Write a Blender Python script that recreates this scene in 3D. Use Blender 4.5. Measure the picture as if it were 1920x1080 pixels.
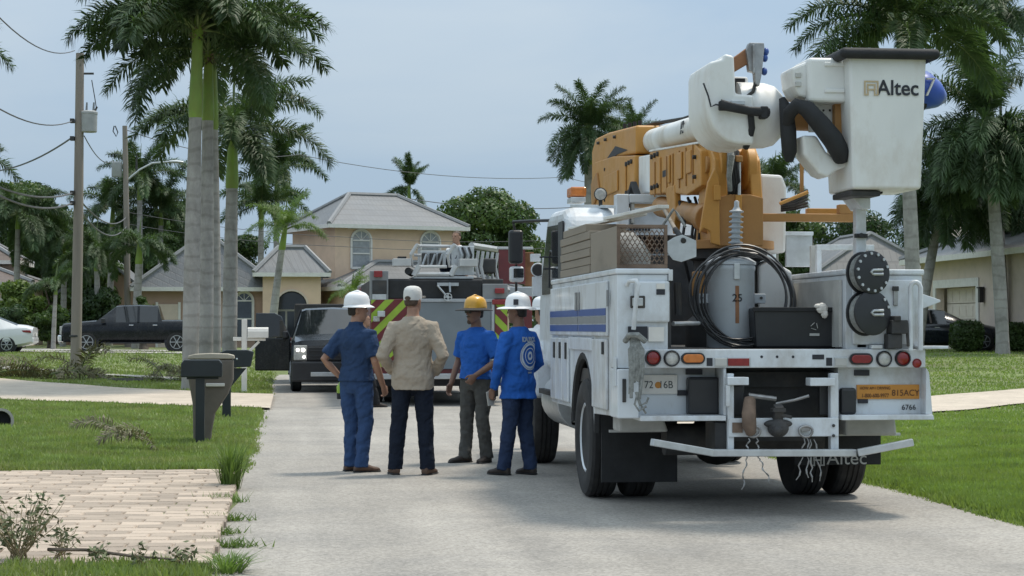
import bpy, bmesh, math, random
import numpy as np
from mathutils import Vector, Matrix, noise as mnoise
R = math.radians
PI = math.pi
sc = bpy.context.scene
COL = sc.collection
for _o in list(bpy.data.objects):
    bpy.data.objects.remove(_o)
# ------------------------------------------------------------------ camera
CAM_H = 1.45
FPX = 3600.0                       # focal length in pixels of the 1920 wide photograph
YAW = math.atan((960 - 545) / FPX)  # road runs along +Y, camera turned to the right of it
PIT = math.atan((615 - 540) / FPX)
cam = bpy.data.cameras.new('camera')
cam.sensor_width = 36
cam.lens = FPX / 1920 * 36
cam.clip_end = 4000
camo = bpy.data.objects.new('camera', cam)
COL.objects.link(camo)
camo.location = (0, 0, CAM_H)
camo.rotation_euler = (R(90) + PIT, 0, -YAW)
sc.camera = camo
# ------------------------------------------------------------------ sky, sun, exposure
SUN_EL, SUN_AZ = R(66), R(58)      # azimuth from +Y (down the road) towards +X (right)
w = bpy.data.worlds.new('World')
sc.world = w
w.use_nodes = True
nt = w.node_tree
bg = nt.nodes['Background']
sky = nt.nodes.new('ShaderNodeTexSky')
sky.sky_type = 'NISHITA'
sky.sun_disc = False
sky.sun_elevation = SUN_EL
sky.sun_rotation = SUN_AZ
sky.air_density = 1.0
sky.dust_density = 1.2
sky.ozone_density = 1.5
tc = nt.nodes.new('ShaderNodeTexCoord')
mp = nt.nodes.new('ShaderNodeMapping')
mp.inputs['Scale'].default_value = (1.2, 1.2, 4.2)
nz = nt.nodes.new('ShaderNodeTexNoise')
nz.inputs['Scale'].default_value = 2.4
nz.inputs['Detail'].default_value = 7
nz.inputs['Roughness'].default_value = .52
nz.inputs['Distortion'].default_value = .4
rp = nt.nodes.new('ShaderNodeValToRGB')
rp.color_ramp.elements[0].position = .40
rp.color_ramp.elements[0].color = (2.35, 3.2, 4.25, 1)
rp.color_ramp.elements[1].position = .66
rp.color_ramp.elements[1].color = (3.0, 3.7, 4.45, 1)
mx = nt.nodes.new('ShaderNodeMixRGB')
mx.inputs[0].default_value = .88   # a sheet of thin high cloud, thicker and paler in places
nt.links.new(tc.outputs['Generated'], mp.inputs['Vector'])
nt.links.new(mp.outputs[0], nz.inputs['Vector'])
nt.links.new(nz.outputs['Fac'], rp.inputs[0])
# an overcast dome grows brighter and whiter towards the zenith (CIE overcast sky)
sp = nt.nodes.new('ShaderNodeSeparateXYZ')
nt.links.new(tc.outputs['Generated'], sp.inputs[0])
zr = nt.nodes.new('ShaderNodeValToRGB')
zr.color_ramp.elements[0].position = 0
zr.color_ramp.elements[0].color = (.333, .333, .333, 1)
zr.color_ramp.elements[1].position = 1
zr.color_ramp.elements[1].color = (1.12, 1.0, .86, 1)
nt.links.new(sp.outputs['Z'], zr.inputs[0])
ml = nt.nodes.new('ShaderNodeVectorMath')
ml.operation = 'MULTIPLY'
nt.links.new(rp.outputs[0], ml.inputs[0])
nt.links.new(zr.outputs[0], ml.inputs[1])
m3 = nt.nodes.new('ShaderNodeVectorMath')
m3.operation = 'SCALE'
m3.inputs['Scale'].default_value = 3.0
nt.links.new(ml.outputs[0], m3.inputs[0])
nt.links.new(m3.outputs[0], mx.inputs[2])
nt.links.new(sky.outputs[0], mx.inputs[1])
nt.links.new(mx.outputs[0], bg.inputs['Color'])
bg.inputs['Strength'].default_value = .1
sun = bpy.data.lights.new('sun', 'SUN')
sun.energy = 2.3
sun.angle = R(9)
sun.color = (1.0, .92, .80)
suno = bpy.data.objects.new('sun', sun)
COL.objects.link(suno)
sd = Vector((math.cos(SUN_EL) * math.sin(SUN_AZ), math.cos(SUN_EL) * math.cos(SUN_AZ), math.sin(SUN_EL)))
suno.rotation_euler = sd.to_track_quat('Z', 'Y').to_euler()
sc.view_settings.view_transform = 'Standard'
sc.view_settings.look = 'None'
sc.view_settings.gamma = 1
sc.view_settings.exposure = 0.45
sc.render.engine = 'CYCLES'
sc.cycles.use_denoising = True
sc.cycles.max_bounces = 6
sc.cycles.diffuse_bounces = 3
sc.cycles.glossy_bounces = 3
sc.cycles.transmission_bounces = 4
sc.cycles.transparent_max_bounces = 8
# ------------------------------------------------------------------ geometry helpers
_F = Vector((math.sin(YAW) * math.cos(PIT), math.cos(YAW) * math.cos(PIT), math.sin(PIT)))
_R = Vector((math.cos(YAW), -math.sin(YAW), 0))
_U = _R.cross(_F)


def ray(px, py):
    return _F + _R * ((px - 960) / FPX) + _U * ((540 - py) / FPX)


def at(px, py, Y):
    """world point seen at photograph pixel (px, py) on the plane y = Y"""
    d = ray(px, py)
    return Vector((0, 0, CAM_H)) + d * (Y / d.y)


def sstep(a, b, x):
    t = min(1, max(0, (x - a) / (b - a)))
    return t * t * (3 - 2 * t)


RL, RR = -.45, 5.36


def terr(x, y):
    """height of the lawns beside the road"""
    l = .46 * sstep(1.5, 9, -x) * sstep(36, 78, y)
    r = .62 * sstep(6.5, 13, x) * sstep(30, 60, y)
    far = .45 * sstep(52, 75, y)
    v = max(l, r, far) + .025 + .012 * math.sin(x * 1.7 + y * .6) * math.sin(y * .9 - x * .4)
    return v


def gp(px, py):
    """ground point under a pixel"""
    d = ray(px, py)
    z = 0
    for _ in range(12):
        t = (z - CAM_H) / d.z
        p = Vector((0, 0, CAM_H)) + d * t
        z = terr(p.x, p.y) if not (RL < p.x < RR and p.y < 55) else 0
    p.z = z
    return p


class MB:
    def __init__(s):
        s.v = []
        s.f = []
        s.m = []
        s.cur = 0

    def add(s, vs, fs):
        n = len(s.v)
        s.v += [tuple(v) for v in vs]
        s.f += [tuple(i + n for i in f) for f in fs]
        s.m += [s.cur] * len(fs)
        return s

    def box(s, x0, x1, y0, y1, z0, z1, mat=None):
        vs = [(x, y, z) for x in (x0, x1) for y in (y0, y1) for z in (z0, z1)]
        if mat is not None:
            vs = [mat @ Vector(v) for v in vs]
        return s.add(vs, [(0, 1, 3, 2), (4, 6, 7, 5), (0, 4, 5, 1), (2, 3, 7, 6), (0, 2, 6, 4), (1, 5, 7, 3)])

    def obox(s, c, half, ax=None):
        """box at centre c with half sizes, ax = 3 axis vectors"""
        c = Vector(c)
        ax = ax or (Vector((1, 0, 0)), Vector((0, 1, 0)), Vector((0, 0, 1)))
        vs = [c + ax[0] * (sx * half[0]) + ax[1] * (sy * half[1]) + ax[2] * (sz * half[2]) for sx in (-1, 1) for sy in (-1, 1) for sz in (-1, 1)]
        return s.add(vs, [(0, 1, 3, 2), (4, 6, 7, 5), (0, 4, 5, 1), (2, 3, 7, 6), (0, 2, 6, 4), (1, 5, 7, 3)])

    def beam(s, a, b, wd, ht, up=(0, 0, 1)):
        a = Vector(a)
        b = Vector(b)
        t = (b - a)
        L = t.length
        t.normalize()
        sd_ = t.cross(Vector(up))
        if sd_.length < 1e-4:
            sd_ = t.cross(Vector((0, 1, 0)))
        sd_.normalize()
        u = sd_.cross(t)
        return s.obox((a + b) / 2, (L / 2, wd / 2, ht / 2), (t, sd_, u))

    def tube(s, pts, r, n=10, caps=True, ell=None):
        pts = [Vector(p) for p in pts]
        rs = r if hasattr(r, '__len__') else [r] * len(pts)
        base = len(s.v)
        vs = []
        nrm = None
        for i, p in enumerate(pts):
            t = (pts[min(i + 1, len(pts) - 1)] - pts[max(i - 1, 0)])
            if t.length < 1e-9:
                t = Vector((0, 0, 1))
            t.normalize()
            if nrm is None:
                a = Vector((0, 0, 1)) if abs(t.z) < .9 else Vector((1, 0, 0))
                nrm = t.cross(a).normalized()
            nrm = (nrm - t * nrm.dot(t))
            if nrm.length < 1e-6:
                nrm = t.orthogonal()
            nrm.normalize()
            b = t.cross(nrm)
            for k in range(n):
                a = 2 * PI * k / n
                vs.append(p + nrm * (math.cos(a) * rs[i]) + b * (math.sin(a) * rs[i] * (ell or 1)))
        fs = []
        for i in range(len(pts) - 1):
            for k in range(n):
                k2 = (k + 1) % n
                fs.append((i * n + k, i * n + k2, (i + 1) * n + k2, (i + 1) * n + k))
        if caps:
            fs.append(tuple(range(n - 1, -1, -1)))
            m = (len(pts) - 1) * n
            fs.append(tuple(m + k for k in range(n)))
        return s.add(vs, fs)

    def cyl(s, a, b, r0, r1=None, n=16):
        return s.tube([a, b], [r0, r0 if r1 is None else r1], n)

    def lathe(s, prof, c=(0, 0, 0), axis=(0, 0, 1), n=24, closed=False):
        """profile of (radius, height) turned round axis"""
        c = Vector(c)
        q = Vector((0, 0, 1)).rotation_difference(Vector(axis).normalized())
        vs = []
        for (r, h) in prof:
            for k in range(n):
                a = 2 * PI * k / n
                vs.append(c + q @ Vector((r * math.cos(a), r * math.sin(a), h)))
        fs = []
        m = len(prof)
        for i in range(m if closed else m - 1):
            j = (i + 1) % m
            for k in range(n):
                k2 = (k + 1) % n
                fs.append((i * n + k, i * n + k2, j * n + k2, j * n + k))
        if not closed:
            if prof[0][0] > 1e-4:
                fs.append(tuple(range(n - 1, -1, -1)))
            if prof[-1][0] > 1e-4:
                fs.append(tuple((m - 1) * n + k for k in range(n)))
        return s.add(vs, fs)

    def prism(s, poly, o, u, v, w_, t0, t1):
        """polygon of (a, b) in the plane o + a u + b v, pulled along w_ from t0 to t1"""
        o, u, v, w_ = Vector(o), Vector(u), Vector(v), Vector(w_)
        n = len(poly)
        vs = [o + u * a + v * b + w_ * t0 for a, b in poly] + [o + u * a + v * b + w_ * t1 for a, b in poly]
        fs = [tuple(range(n - 1, -1, -1)), tuple(range(n, 2 * n))]
        fs += [(i, (i + 1) % n, n + (i + 1) % n, n + i) for i in range(n)]
        return s.add(vs, fs)

    def ball(s, c, rx, ry=None, rz=None, n=14, m=9, rot=None):
        ry = rx if ry is None else ry
        rz = rx if rz is None else rz
        c = Vector(c)
        vs = [Vector((0, 0, -rz))]
        for i in range(1, m):
            ph = PI * i / m - PI / 2
            for k in range(n):
                a = 2 * PI * k / n
                vs.append(Vector((rx * math.cos(ph) * math.cos(a), ry * math.cos(ph) * math.sin(a), rz * math.sin(ph))))
        vs.append(Vector((0, 0, rz)))
        fs = [(0, 1 + (k + 1) % n, 1 + k) for k in range(n)]
        for i in range(m - 2):
            for k in range(n):
                fs.append((1 + i * n + k, 1 + i * n + (k + 1) % n, 1 + (i + 1) * n + (k + 1) % n, 1 + (i + 1) * n + k))
        t = len(vs) - 1
        fs += [(1 + (m - 2) * n + k, 1 + (m - 2) * n + (k + 1) % n, t) for k in range(n)]
        if rot is not None:
            vs = [rot @ v for v in vs]
        return s.add([c + v for v in vs], fs)

    def rings(s, rg, n=16):
        """loft through rings (centre, rx, ry, xaxis, yaxis)"""
        vs = []
        for (c, rx, ry, ux, uy) in rg:
            c, ux, uy = Vector(c), Vector(ux), Vector(uy)
            for k in range(n):
                a = 2 * PI * k / n
                vs.append(c + ux * (rx * math.cos(a)) + uy * (ry * math.sin(a)))
        fs = []
        for i in range(len(rg) - 1):
            for k in range(n):
                k2 = (k + 1) % n
                fs.append((i * n + k, i * n + k2, (i + 1) * n + k2, (i + 1) * n + k))
        fs.append(tuple(range(n - 1, -1, -1)))
        m = (len(rg) - 1) * n
        fs.append(tuple(m + k for k in range(n)))
        return s.add(vs, fs)

    def mesh(s, name):
        me = bpy.data.meshes.new(name)
        me.from_pydata(s.v, [], s.f)
        if any(s.m):
            me.polygons.foreach_set('material_index', s.m)
        return me

    def build(s, name, mat, parent=None, smooth=None, bevel=0, seg=2, local=False, angle=35):
        if parent is not None and not local:
            o = root_of(parent).location
            s.v = [(a - o.x, b - o.y, c - o.z) for a, b, c in s.v]
        me = s.mesh(name)
        bm = bmesh.new()
        bm.from_mesh(me)
        bmesh.ops.recalc_face_normals(bm, faces=bm.faces)
        bm.to_mesh(me)
        bm.free()
        for mm in (mat if isinstance(mat, (list, tuple)) else [mat]):
            me.materials.append(mm)
        ob = bpy.data.objects.new(name, me)
        COL.objects.link(ob)
        if parent is not None:
            ob.parent = parent
        if smooth:
            shade(me, smooth if smooth is not True else 40)
        if bevel:
            b = ob.modifiers.new('bevel', 'BEVEL')
            b.width = bevel
            b.segments = seg
            b.limit_method = 'ANGLE'
            b.angle_limit = R(angle)
        return ob


def shade(me, deg=40):
    me.polygons.foreach_set('use_smooth', [True] * len(me.polygons))
    try:
        me.set_sharp_from_angle(angle=R(deg))
    except Exception:
        pass


def root_of(o):
    while o.parent is not None:
        o = o.parent
    return o


def tag(o, label, cat, group=None):
    o['label'] = label
    o['category'] = cat
    if group:
        o['group'] = group
    return o


def thing(name, label, cat, loc=(0, 0, 0), rz=0, group=None):
    o = bpy.data.objects.new(name, None)
    COL.objects.link(o)
    o.empty_display_size = .1
    o.location = loc
    o.rotation_euler = (0, 0, rz)
    return tag(o, label, cat, group)


def struct(o, kind='structure'):
    o['kind'] = kind
    return o


def copy_tree(o, parent=None):
    c = o.copy()
    COL.objects.link(c)
    c.parent = parent
    for ch in o.children:
        copy_tree(ch, c)
    return c


def npmesh(name, verts, faces, mat, parent=None, smooth=False):
    """large meshes from numpy arrays; faces (n, k)"""
    me = bpy.data.meshes.new(name)
    verts = np.asarray(verts, dtype=np.float32)
    faces = np.asarray(faces, dtype=np.int32)
    n, k = faces.shape
    me.vertices.add(len(verts))
    me.vertices.foreach_set('co', verts.ravel())
    me.loops.add(n * k)
    me.loops.foreach_set('vertex_index', faces.ravel())
    me.polygons.add(n)
    me.polygons.foreach_set('loop_start', np.arange(0, n * k, k, dtype=np.int32))
    me.update(calc_edges=True)
    me.validate()
    for mm in (mat if isinstance(mat, (list, tuple)) else [mat]):
        me.materials.append(mm)
    if smooth:
        me.polygons.foreach_set('use_smooth', [True] * n)
    ob = bpy.data.objects.new(name, me)
    COL.objects.link(ob)
    if parent is not None:
        ob.parent = parent
    return ob


def text(name, s, size, loc, mat, parent, rx=R(90), rz=0, bold=0, depth=.001, sx=1, align='CENTER', shear=0):
    """flat lettering standing in the xz plane (read from -y)"""
    cu = bpy.data.curves.new(name, 'FONT')
    cu.body = s
    cu.size = size
    cu.align_x = align
    cu.align_y = 'CENTER'
    cu.extrude = depth
    cu.offset = bold
    cu.shear = shear
    t = bpy.data.objects.new(name, cu)
    COL.objects.link(t)
    bpy.context.view_layer.update()
    me = bpy.data.meshes.new_from_object(t.evaluated_get(bpy.context.evaluated_depsgraph_get()))
    bpy.data.objects.remove(t)
    me.materials.clear()
    me.materials.append(mat)
    ob = bpy.data.objects.new(name, me)
    COL.objects.link(ob)
    ob.parent = parent
    o = root_of(parent).location if parent is not None else Vector((0, 0, 0))
    ob.location = Vector(loc) - o
    ob.rotation_euler = (rx, 0, rz)
    ob.scale = (sx, 1, 1)
    return ob


# ------------------------------------------------------------------ materials
MATS = {}


def mat(name, col, rough=.6, metal=0.0, var=.12, scale=5, bump=0.0, bscale=60, spec=.5, coat=0.0,
        dirt=None, dirt_amt=.35, dirt_scale=3, stretch=None, rnd=0.0, trans=0.0, emit=None, alpha=1.0, bdist=.02, detail=5, back=None):
    if name in MATS:
        return MATS[name]
    m = bpy.data.materials.new(name)
    m.use_nodes = True
    t = m.node_tree
    N = t.nodes
    L = t.links
    b = N['Principled BSDF']
    b.inputs['Roughness'].default_value = rough
    b.inputs['Metallic'].default_value = metal
    b.inputs['Specular IOR Level'].default_value = spec
    b.inputs['Coat Weight'].default_value = coat
    b.inputs['Coat Roughness'].default_value = .08
    if trans:
        b.inputs['Transmission Weight'].default_value = trans
    if alpha < 1:
        b.inputs['Alpha'].default_value = alpha
    if emit:
        b.inputs['Emission Color'].default_value = (*emit[:3], 1)
        b.inputs['Emission Strength'].default_value = emit[3]
    tcn = N.new('ShaderNodeTexCoord')
    src = tcn.outputs['Object']
    if stretch:
        mpn = N.new('ShaderNodeMapping')
        mpn.inputs['Scale'].default_value = stretch
        L.new(src, mpn.inputs['Vector'])
        src = mpn.outputs[0]
    n1 = N.new('ShaderNodeTexNoise')
    n1.inputs['Scale'].default_value = scale
    n1.inputs['Detail'].default_value = detail
    n1.inputs['Roughness'].default_value = .6
    L.new(src, n1.inputs['Vector'])
    r1 = N.new('ShaderNodeValToRGB')
    c0 = [max(0, c * (1 - var)) for c in col]
    c1 = [min(1, c * (1 + var)) for c in col]
    if back:
        c1 = back
    r1.color_ramp.elements[0].position = .32
    r1.color_ramp.elements[0].color = (*c0, 1)
    r1.color_ramp.elements[1].position = .68
    r1.color_ramp.elements[1].color = (*c1, 1)
    L.new(n1.outputs['Fac'], r1.inputs[0])
    out = r1.outputs[0]
    if rnd:
        oi = N.new('ShaderNodeObjectInfo')
        mr = N.new('ShaderNodeMapRange')
        mr.inputs[3].default_value = 1 - rnd
        mr.inputs[4].default_value = 1 + rnd
        L.new(oi.outputs['Random'], mr.inputs[0])
        mm = N.new('ShaderNodeMixRGB')
        mm.blend_type = 'MULTIPLY'
        mm.inputs[0].default_value = 1
        L.new(out, mm.inputs[1])
        L.new(mr.outputs[0], mm.inputs[2])
        out = mm.outputs[0]
    if dirt:
        n2 = N.new('ShaderNodeTexNoise')
        n2.inputs['Scale'].default_value = dirt_scale
        n2.inputs['Detail'].default_value = 8
        n2.inputs['Roughness'].default_value = .68
        L.new(src, n2.inputs['Vector'])
        r2 = N.new('ShaderNodeValToRGB')
        r2.color_ramp.elements[0].position = .46
        r2.color_ramp.elements[0].color = (0, 0, 0, 1)
        r2.color_ramp.elements[1].position = .72
        r2.color_ramp.elements[1].color = (dirt_amt, dirt_amt, dirt_amt, 1)
        L.new(n2.outputs['Fac'], r2.inputs[0])
        m2 = N.new('ShaderNodeMixRGB')
        m2.inputs[2].default_value = (*dirt, 1)
        L.new(r2.outputs[0], m2.inputs[0])
        L.new(out, m2.inputs[1])
        out = m2.outputs[0]
        ra = N.new('ShaderNodeMapRange')
        ra.inputs[3].default_value = rough
        ra.inputs[4].default_value = min(1, rough + .45)
        L.new(r2.outputs[0], ra.inputs[0])
        L.new(ra.outputs[0], b.inputs['Roughness'])
    L.new(out, b.inputs['Base Color'])
    if bump:
        n3 = N.new('ShaderNodeTexNoise')
        n3.inputs['Scale'].default_value = bscale
        n3.inputs['Detail'].default_value = 4
        L.new(src, n3.inputs['Vector'])
        bp = N.new('ShaderNodeBump')
        bp.inputs['Strength'].default_value = bump
        bp.inputs['Distance'].default_value = bdist
        L.new(n3.outputs['Fac'], bp.inputs['Height'])
        L.new(bp.outputs[0], b.inputs['Normal'])
    MATS[name] = m
    return m


def leafmat(name, col, var=.35, trans=.25, rnd=.15, rough=.5, **kw):
    """thin foliage: diffuse and gloss plus light passing through"""
    if name in MATS:
        return MATS[name]
    m = mat(name, col, rough=rough, var=var, scale=1.3, rnd=rnd, spec=.35, **kw)
    t = m.node_tree
    N, L = t.nodes, t.links
    b = N['Principled BSDF']
    o = N['Material Output']
    tr = N.new('ShaderNodeBsdfTranslucent')
    tr.inputs['Color'].default_value = (min(1, col[0] * 1.8), min(1, col[1] * 1.9), col[2] * 1.0, 1)
    mxs = N.new('ShaderNodeMixShader')
    mxs.inputs[0].default_value = trans
    L.new(b.outputs[0], mxs.inputs[1])
    L.new(tr.outputs[0], mxs.inputs[2])
    L.new(mxs.outputs[0], o.inputs['Surface'])
    return m
# ------------------------------------------------------------------ ground, road, driveways
random.seed(4)
rng = np.random.default_rng(7)
m_soil = mat('lawn_soil', (.13, .165, .055), rough=.95, var=.45, scale=1.1, bump=.6, bscale=30, dirt=(.17, .15, .09), dirt_amt=.55, dirt_scale=.6)
m_asph = mat('weathered_asphalt', (.318, .296, .265), rough=.88, var=.10, scale=.55, bump=.45, bscale=170, dirt=(.20, .195, .188), dirt_amt=.6, dirt_scale=.7, bdist=.012, detail=12)
m_conc = mat('drive_concrete', (.50, .43, .35), rough=.85, var=.12, scale=1.4, bump=.3, bscale=90, dirt=(.32, .28, .22), dirt_amt=.5)
m_walk = mat('walk_concrete', (.40, .38, .35), rough=.88, var=.12, scale=2, bump=.3, bscale=80, dirt=(.25, .24, .2), dirt_amt=.5)
m_sand = mat('joint_sand', (.37, .305, .245), rough=.95, var=.25, scale=9, bump=.3)
m_paver = mat('tan_paver', (.41, .335, .268), rough=.85, var=.16, scale=3.5, bump=.35, bscale=120, rnd=.3, dirt=(.30, .25, .20), dirt_amt=.5, dirt_scale=2.2)

# asphalt grain and cracks: add a speckle of light and dark stones
def speckle(m, scale, amt):
    t = m.node_tree
    N, L = t.nodes, t.links
    b = N['Principled BSDF']
    src = b.inputs['Base Color'].links[0].from_socket
    v = N.new('ShaderNodeTexVoronoi')
    v.inputs['Scale'].default_value = scale
    tcn = [n for n in N if n.type == 'TEX_COORD'][0]
    L.new(tcn.outputs['Object'], v.inputs['Vector'])
    mr = N.new('ShaderNodeMapRange')
    mr.inputs[3].default_value = 1 - amt
    mr.inputs[4].default_value = 1 + amt
    sep = N.new('ShaderNodeSeparateColor')
    L.new(v.outputs['Color'], sep.inputs[0])
    L.new(sep.outputs[0], mr.inputs[0])
    mm = N.new('ShaderNodeMixRGB')
    mm.blend_type = 'MULTIPLY'
    mm.inputs[0].default_value = 1
    L.new(src, mm.inputs[1])
    L.new(mr.outputs[0], mm.inputs[2])
    L.new(mm.outputs[0], b.inputs['Base Color'])


speckle(m_asph, 55, .22)


def wear(m):
    """long pale tyre tracks and a few hairline cracks"""
    t = m.node_tree
    N, L = t.nodes, t.links
    b = N['Principled BSDF']
    tcn = [n for n in N if n.type == 'TEX_COORD'][0]
    src = b.inputs['Base Color'].links[0].from_socket
    mpn = N.new('ShaderNodeMapping')
    mpn.inputs['Scale'].default_value = (1.1, .07, 1)
    L.new(tcn.outputs['Object'], mpn.inputs['Vector'])
    n1 = N.new('ShaderNodeTexNoise')
    n1.inputs['Scale'].default_value = 1.6
    n1.inputs['Detail'].default_value = 4
    L.new(mpn.outputs[0], n1.inputs['Vector'])
    mr = N.new('ShaderNodeMapRange')
    mr.inputs[1].default_value = .3
    mr.inputs[2].default_value = .7
    mr.inputs[3].default_value = .86
    mr.inputs[4].default_value = 1.12
    L.new(n1.outputs['Fac'], mr.inputs[0])
    n2 = N.new('ShaderNodeTexNoise')
    n2.inputs['Scale'].default_value = 1.5
    n2.inputs['Detail'].default_value = 6
    L.new(tcn.outputs['Object'], n2.inputs['Vector'])
    ad = N.new('ShaderNodeMixRGB')
    ad.inputs[0].default_value = .12
    L.new(tcn.outputs['Object'], ad.inputs[1])
    L.new(n2.outputs['Color'], ad.inputs[2])
    vo = N.new('ShaderNodeTexVoronoi')
    vo.feature = 'DISTANCE_TO_EDGE'
    vo.inputs['Scale'].default_value = .42
    L.new(ad.outputs[0], vo.inputs['Vector'])
    cr = N.new('ShaderNodeMapRange')
    cr.inputs[1].default_value = .0
    cr.inputs[2].default_value = .008
    cr.inputs[3].default_value = .93
    cr.inputs[4].default_value = 1.0
    L.new(vo.outputs['Distance'], cr.inputs[0])
    mu = N.new('ShaderNodeMath')
    mu.operation = 'MULTIPLY'
    L.new(mr.outputs[0], mu.inputs[0])
    L.new(cr.outputs[0], mu.inputs[1])
    mm = N.new('ShaderNodeMixRGB')
    mm.blend_type = 'MULTIPLY'
    mm.inputs[0].default_value = 1
    L.new(src, mm.inputs[1])
    L.new(mu.outputs[0], mm.inputs[2])
    L.new(mm.outputs[0], b.inputs['Base Color'])


wear(m_asph)
speckle(m_conc, 30, .07)


def sheet(name, xs, ys, zf, m):
    X, Y = np.meshgrid(xs, ys)
    Z = np.array([[zf(x, y) for x in xs] for y in ys])
    vs = np.stack([X.ravel(), Y.ravel(), Z.ravel()], 1)
    nx, ny = len(xs), len(ys)
    i = np.arange(nx * ny).reshape(ny, nx)
    fs = np.stack([i[:-1, :-1].ravel(), i[:-1, 1:].ravel(), i[1:, 1:].ravel(), i[1:, :-1].ravel()], 1)
    return struct(npmesh(name, vs, fs, m, smooth=True))


def in_road(x, y):
    e = .07 * mnoise.noise((x * .3, y * .55, 0)) + .03 * mnoise.noise((0, y * 2.3, 3))
    return RL + e < x < RR + e * 1.5 and y < 60


def ground_z(x, y):
    if RL - .02 < x < RR + .02 and y < 60:
        return -.06
    return terr(x, y)


xs = np.unique(np.concatenate([np.linspace(-14, RL - .25, 40), np.linspace(RL - .25, RL + .15, 9), np.linspace(RL + .15, RR - .15, 8), np.linspace(RR - .15, RR + .3, 9),
                               np.linspace(RR + .3, 30, 50), np.array([-700, -250, -120, -70, -40, -25, -18, 36, 45, 60, 90, 150, 300, 700])]))
ys = np.unique(np.concatenate([np.linspace(0, 60, 150), np.linspace(60, 130, 50), np.array([-20, -8, 150, 180, 240, 350, 600, 1000, 2000])]))


def lawn_z(x, y):
    """lawn with a ragged edge dipping under the asphalt"""
    if y > 60:
        return terr(x, y)
    e = .1 * mnoise.noise((1.3, y * .45, 0)) + .05 * mnoise.noise((0, y * 2.1, 3))
    dl = (RL + e) - x
    dr = x - (RR + e)
    d = max(dl, dr)
    return -.05 + (terr(x, y) + .05) * sstep(-.12, .14, d)


LAWN = sheet('lawn', xs, ys, lawn_z, m_soil)
sheet('road', np.linspace(RL - .3, RR + .35, 24), np.linspace(0, 62, 120), lambda x, y: .006 * mnoise.noise((x * .8, y * .4, 1)) - .0006 * (x - 2.4) ** 2, m_asph)


def patch(name, c, nx, ny, dz, m):
    """four ground corners (counter-clockwise) draped over the lawn"""
    vs = []
    for j in range(ny + 1):
        for i in range(nx + 1):
            u, v = i / nx, j / ny
            p = (c[0] * (1 - u) + c[1] * u) * (1 - v) + (c[3] * (1 - u) + c[2] * u) * v
            vs.append((p.x, p.y, max(terr(p.x, p.y), 0) + dz))
    fs = [(j * (nx + 1) + i, j * (nx + 1) + i + 1, (j + 1) * (nx + 1) + i + 1, (j + 1) * (nx + 1) + i) for j in range(ny) for i in range(nx)]
    return struct(npmesh(name, vs, fs, m, smooth=True))


def V2(x, y):
    return Vector((x, y, 0))


# the concrete drive behind the mailboxes, crossing to the left
patch('driveway', [V2(-14, 46.5), V2(-.35, 34.2), V2(-.35, 41.2), V2(-14, 59.0)], 40, 12, .022, m_conc)
# walk running along the lots further back
a0, a1, b0, b1 = gp(-80, 690), gp(345, 697), gp(345, 690), gp(-80, 682)
patch('sidewalk', [a0, a1, b0, b1], 30, 3, .05, m_walk)
# short drives of the far lots, where the white car and the pickup stand
patch('driveway', [gp(-150, 659), gp(345, 664), gp(345, 658), gp(-150, 653)], 24, 3, .025, m_walk)
# the pale drive on the right
_A, _B, _C, _D = gp(1735, 776), gp(1960, 754), gp(1960, 727), gp(1735, 745)
_ka = (_A.x - RR + .1) / (_B.x - _A.x)
_kd = (_D.x - RR + .1) / (_C.x - _D.x)
DRV2 = [_A + (_A - _B) * _ka, _B + (_B - _A) * .6, _C + (_C - _D) * .6, _D + (_D - _C) * _kd]
patch('driveway', DRV2, 40, 12, .03, m_conc)
DRV2 = [(v_.x, v_.y) for v_ in DRV2]

# the paved drive nearest the camera: bricks laid singly
DX0, DX1, DY0, DY1 = -6.2, -.48, 11.75, 19.45
base = MB()
base.box(DX0, DX1, DY0, DY1, -.05, .034)
drive = struct(base.build('paved_driveway', m_sand))
PW, PD, GAP = .30, .20, .005
pm = MB()
pm.box(-PW / 2 + GAP, PW / 2 - GAP, -PD / 2 + GAP, PD / 2 - GAP, -.03, .008)
pme = None
pavers = []
ny = int((DY1 - DY0) / PD)
for j in range(ny):
    y = DY0 + (j + .5) * PD
    off = (j % 2) * PW / 2 + random.uniform(-.03, .03)
    x = DX1 - PW / 2 - .01
    k = 0
    x = DX1 - off - PW / 2
    if off > .08:
        pavers.append((DX1 - off / 2, y, off / PW))
    while x > DX0 + PW / 2:
        pavers.append((x, y, 1.0))
        x -= PW


def seen(x, y):
    d = Vector((x, y, .04 - CAM_H))
    t = d.dot(_F)
    return -.27 < d.dot(_R) / t < .27


vis = sorted([p for p in pavers if seen(p[0], p[1])], key=lambda p: p[1])
one = vis[:300]
rest = vis[300:] + [p for p in pavers if not seen(p[0], p[1])]
protos = []
for k in range(4):
    q = MB()
    bx, by = PW / 2 - GAP, PD / 2 - GAP
    e = .012
    j_ = lambda: random.uniform(-.004, .004)
    top = [(-bx + e + j_(), -by + e + j_(), .012), (bx - e + j_(), -by + e + j_(), .012), (bx - e + j_(), by - e + j_(), .012), (-bx + e + j_(), by - e + j_(), .012)]
    mid = [(-bx, -by, .002), (bx, -by, .002), (bx, by, .002), (-bx, by, .002)]
    bot = [(a, b, -.04) for a, b, _ in mid]
    q.add(top + mid + bot, [(0, 1, 2, 3), (4, 5, 1, 0), (5, 6, 2, 1), (6, 7, 3, 2), (7, 4, 0, 3), (8, 9, 5, 4), (9, 10, 6, 5), (10, 11, 7, 6), (11, 8, 4, 7)])
    me_ = q.mesh('paver')
    me_.materials.append(m_paver)
    protos.append(me_)
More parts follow.
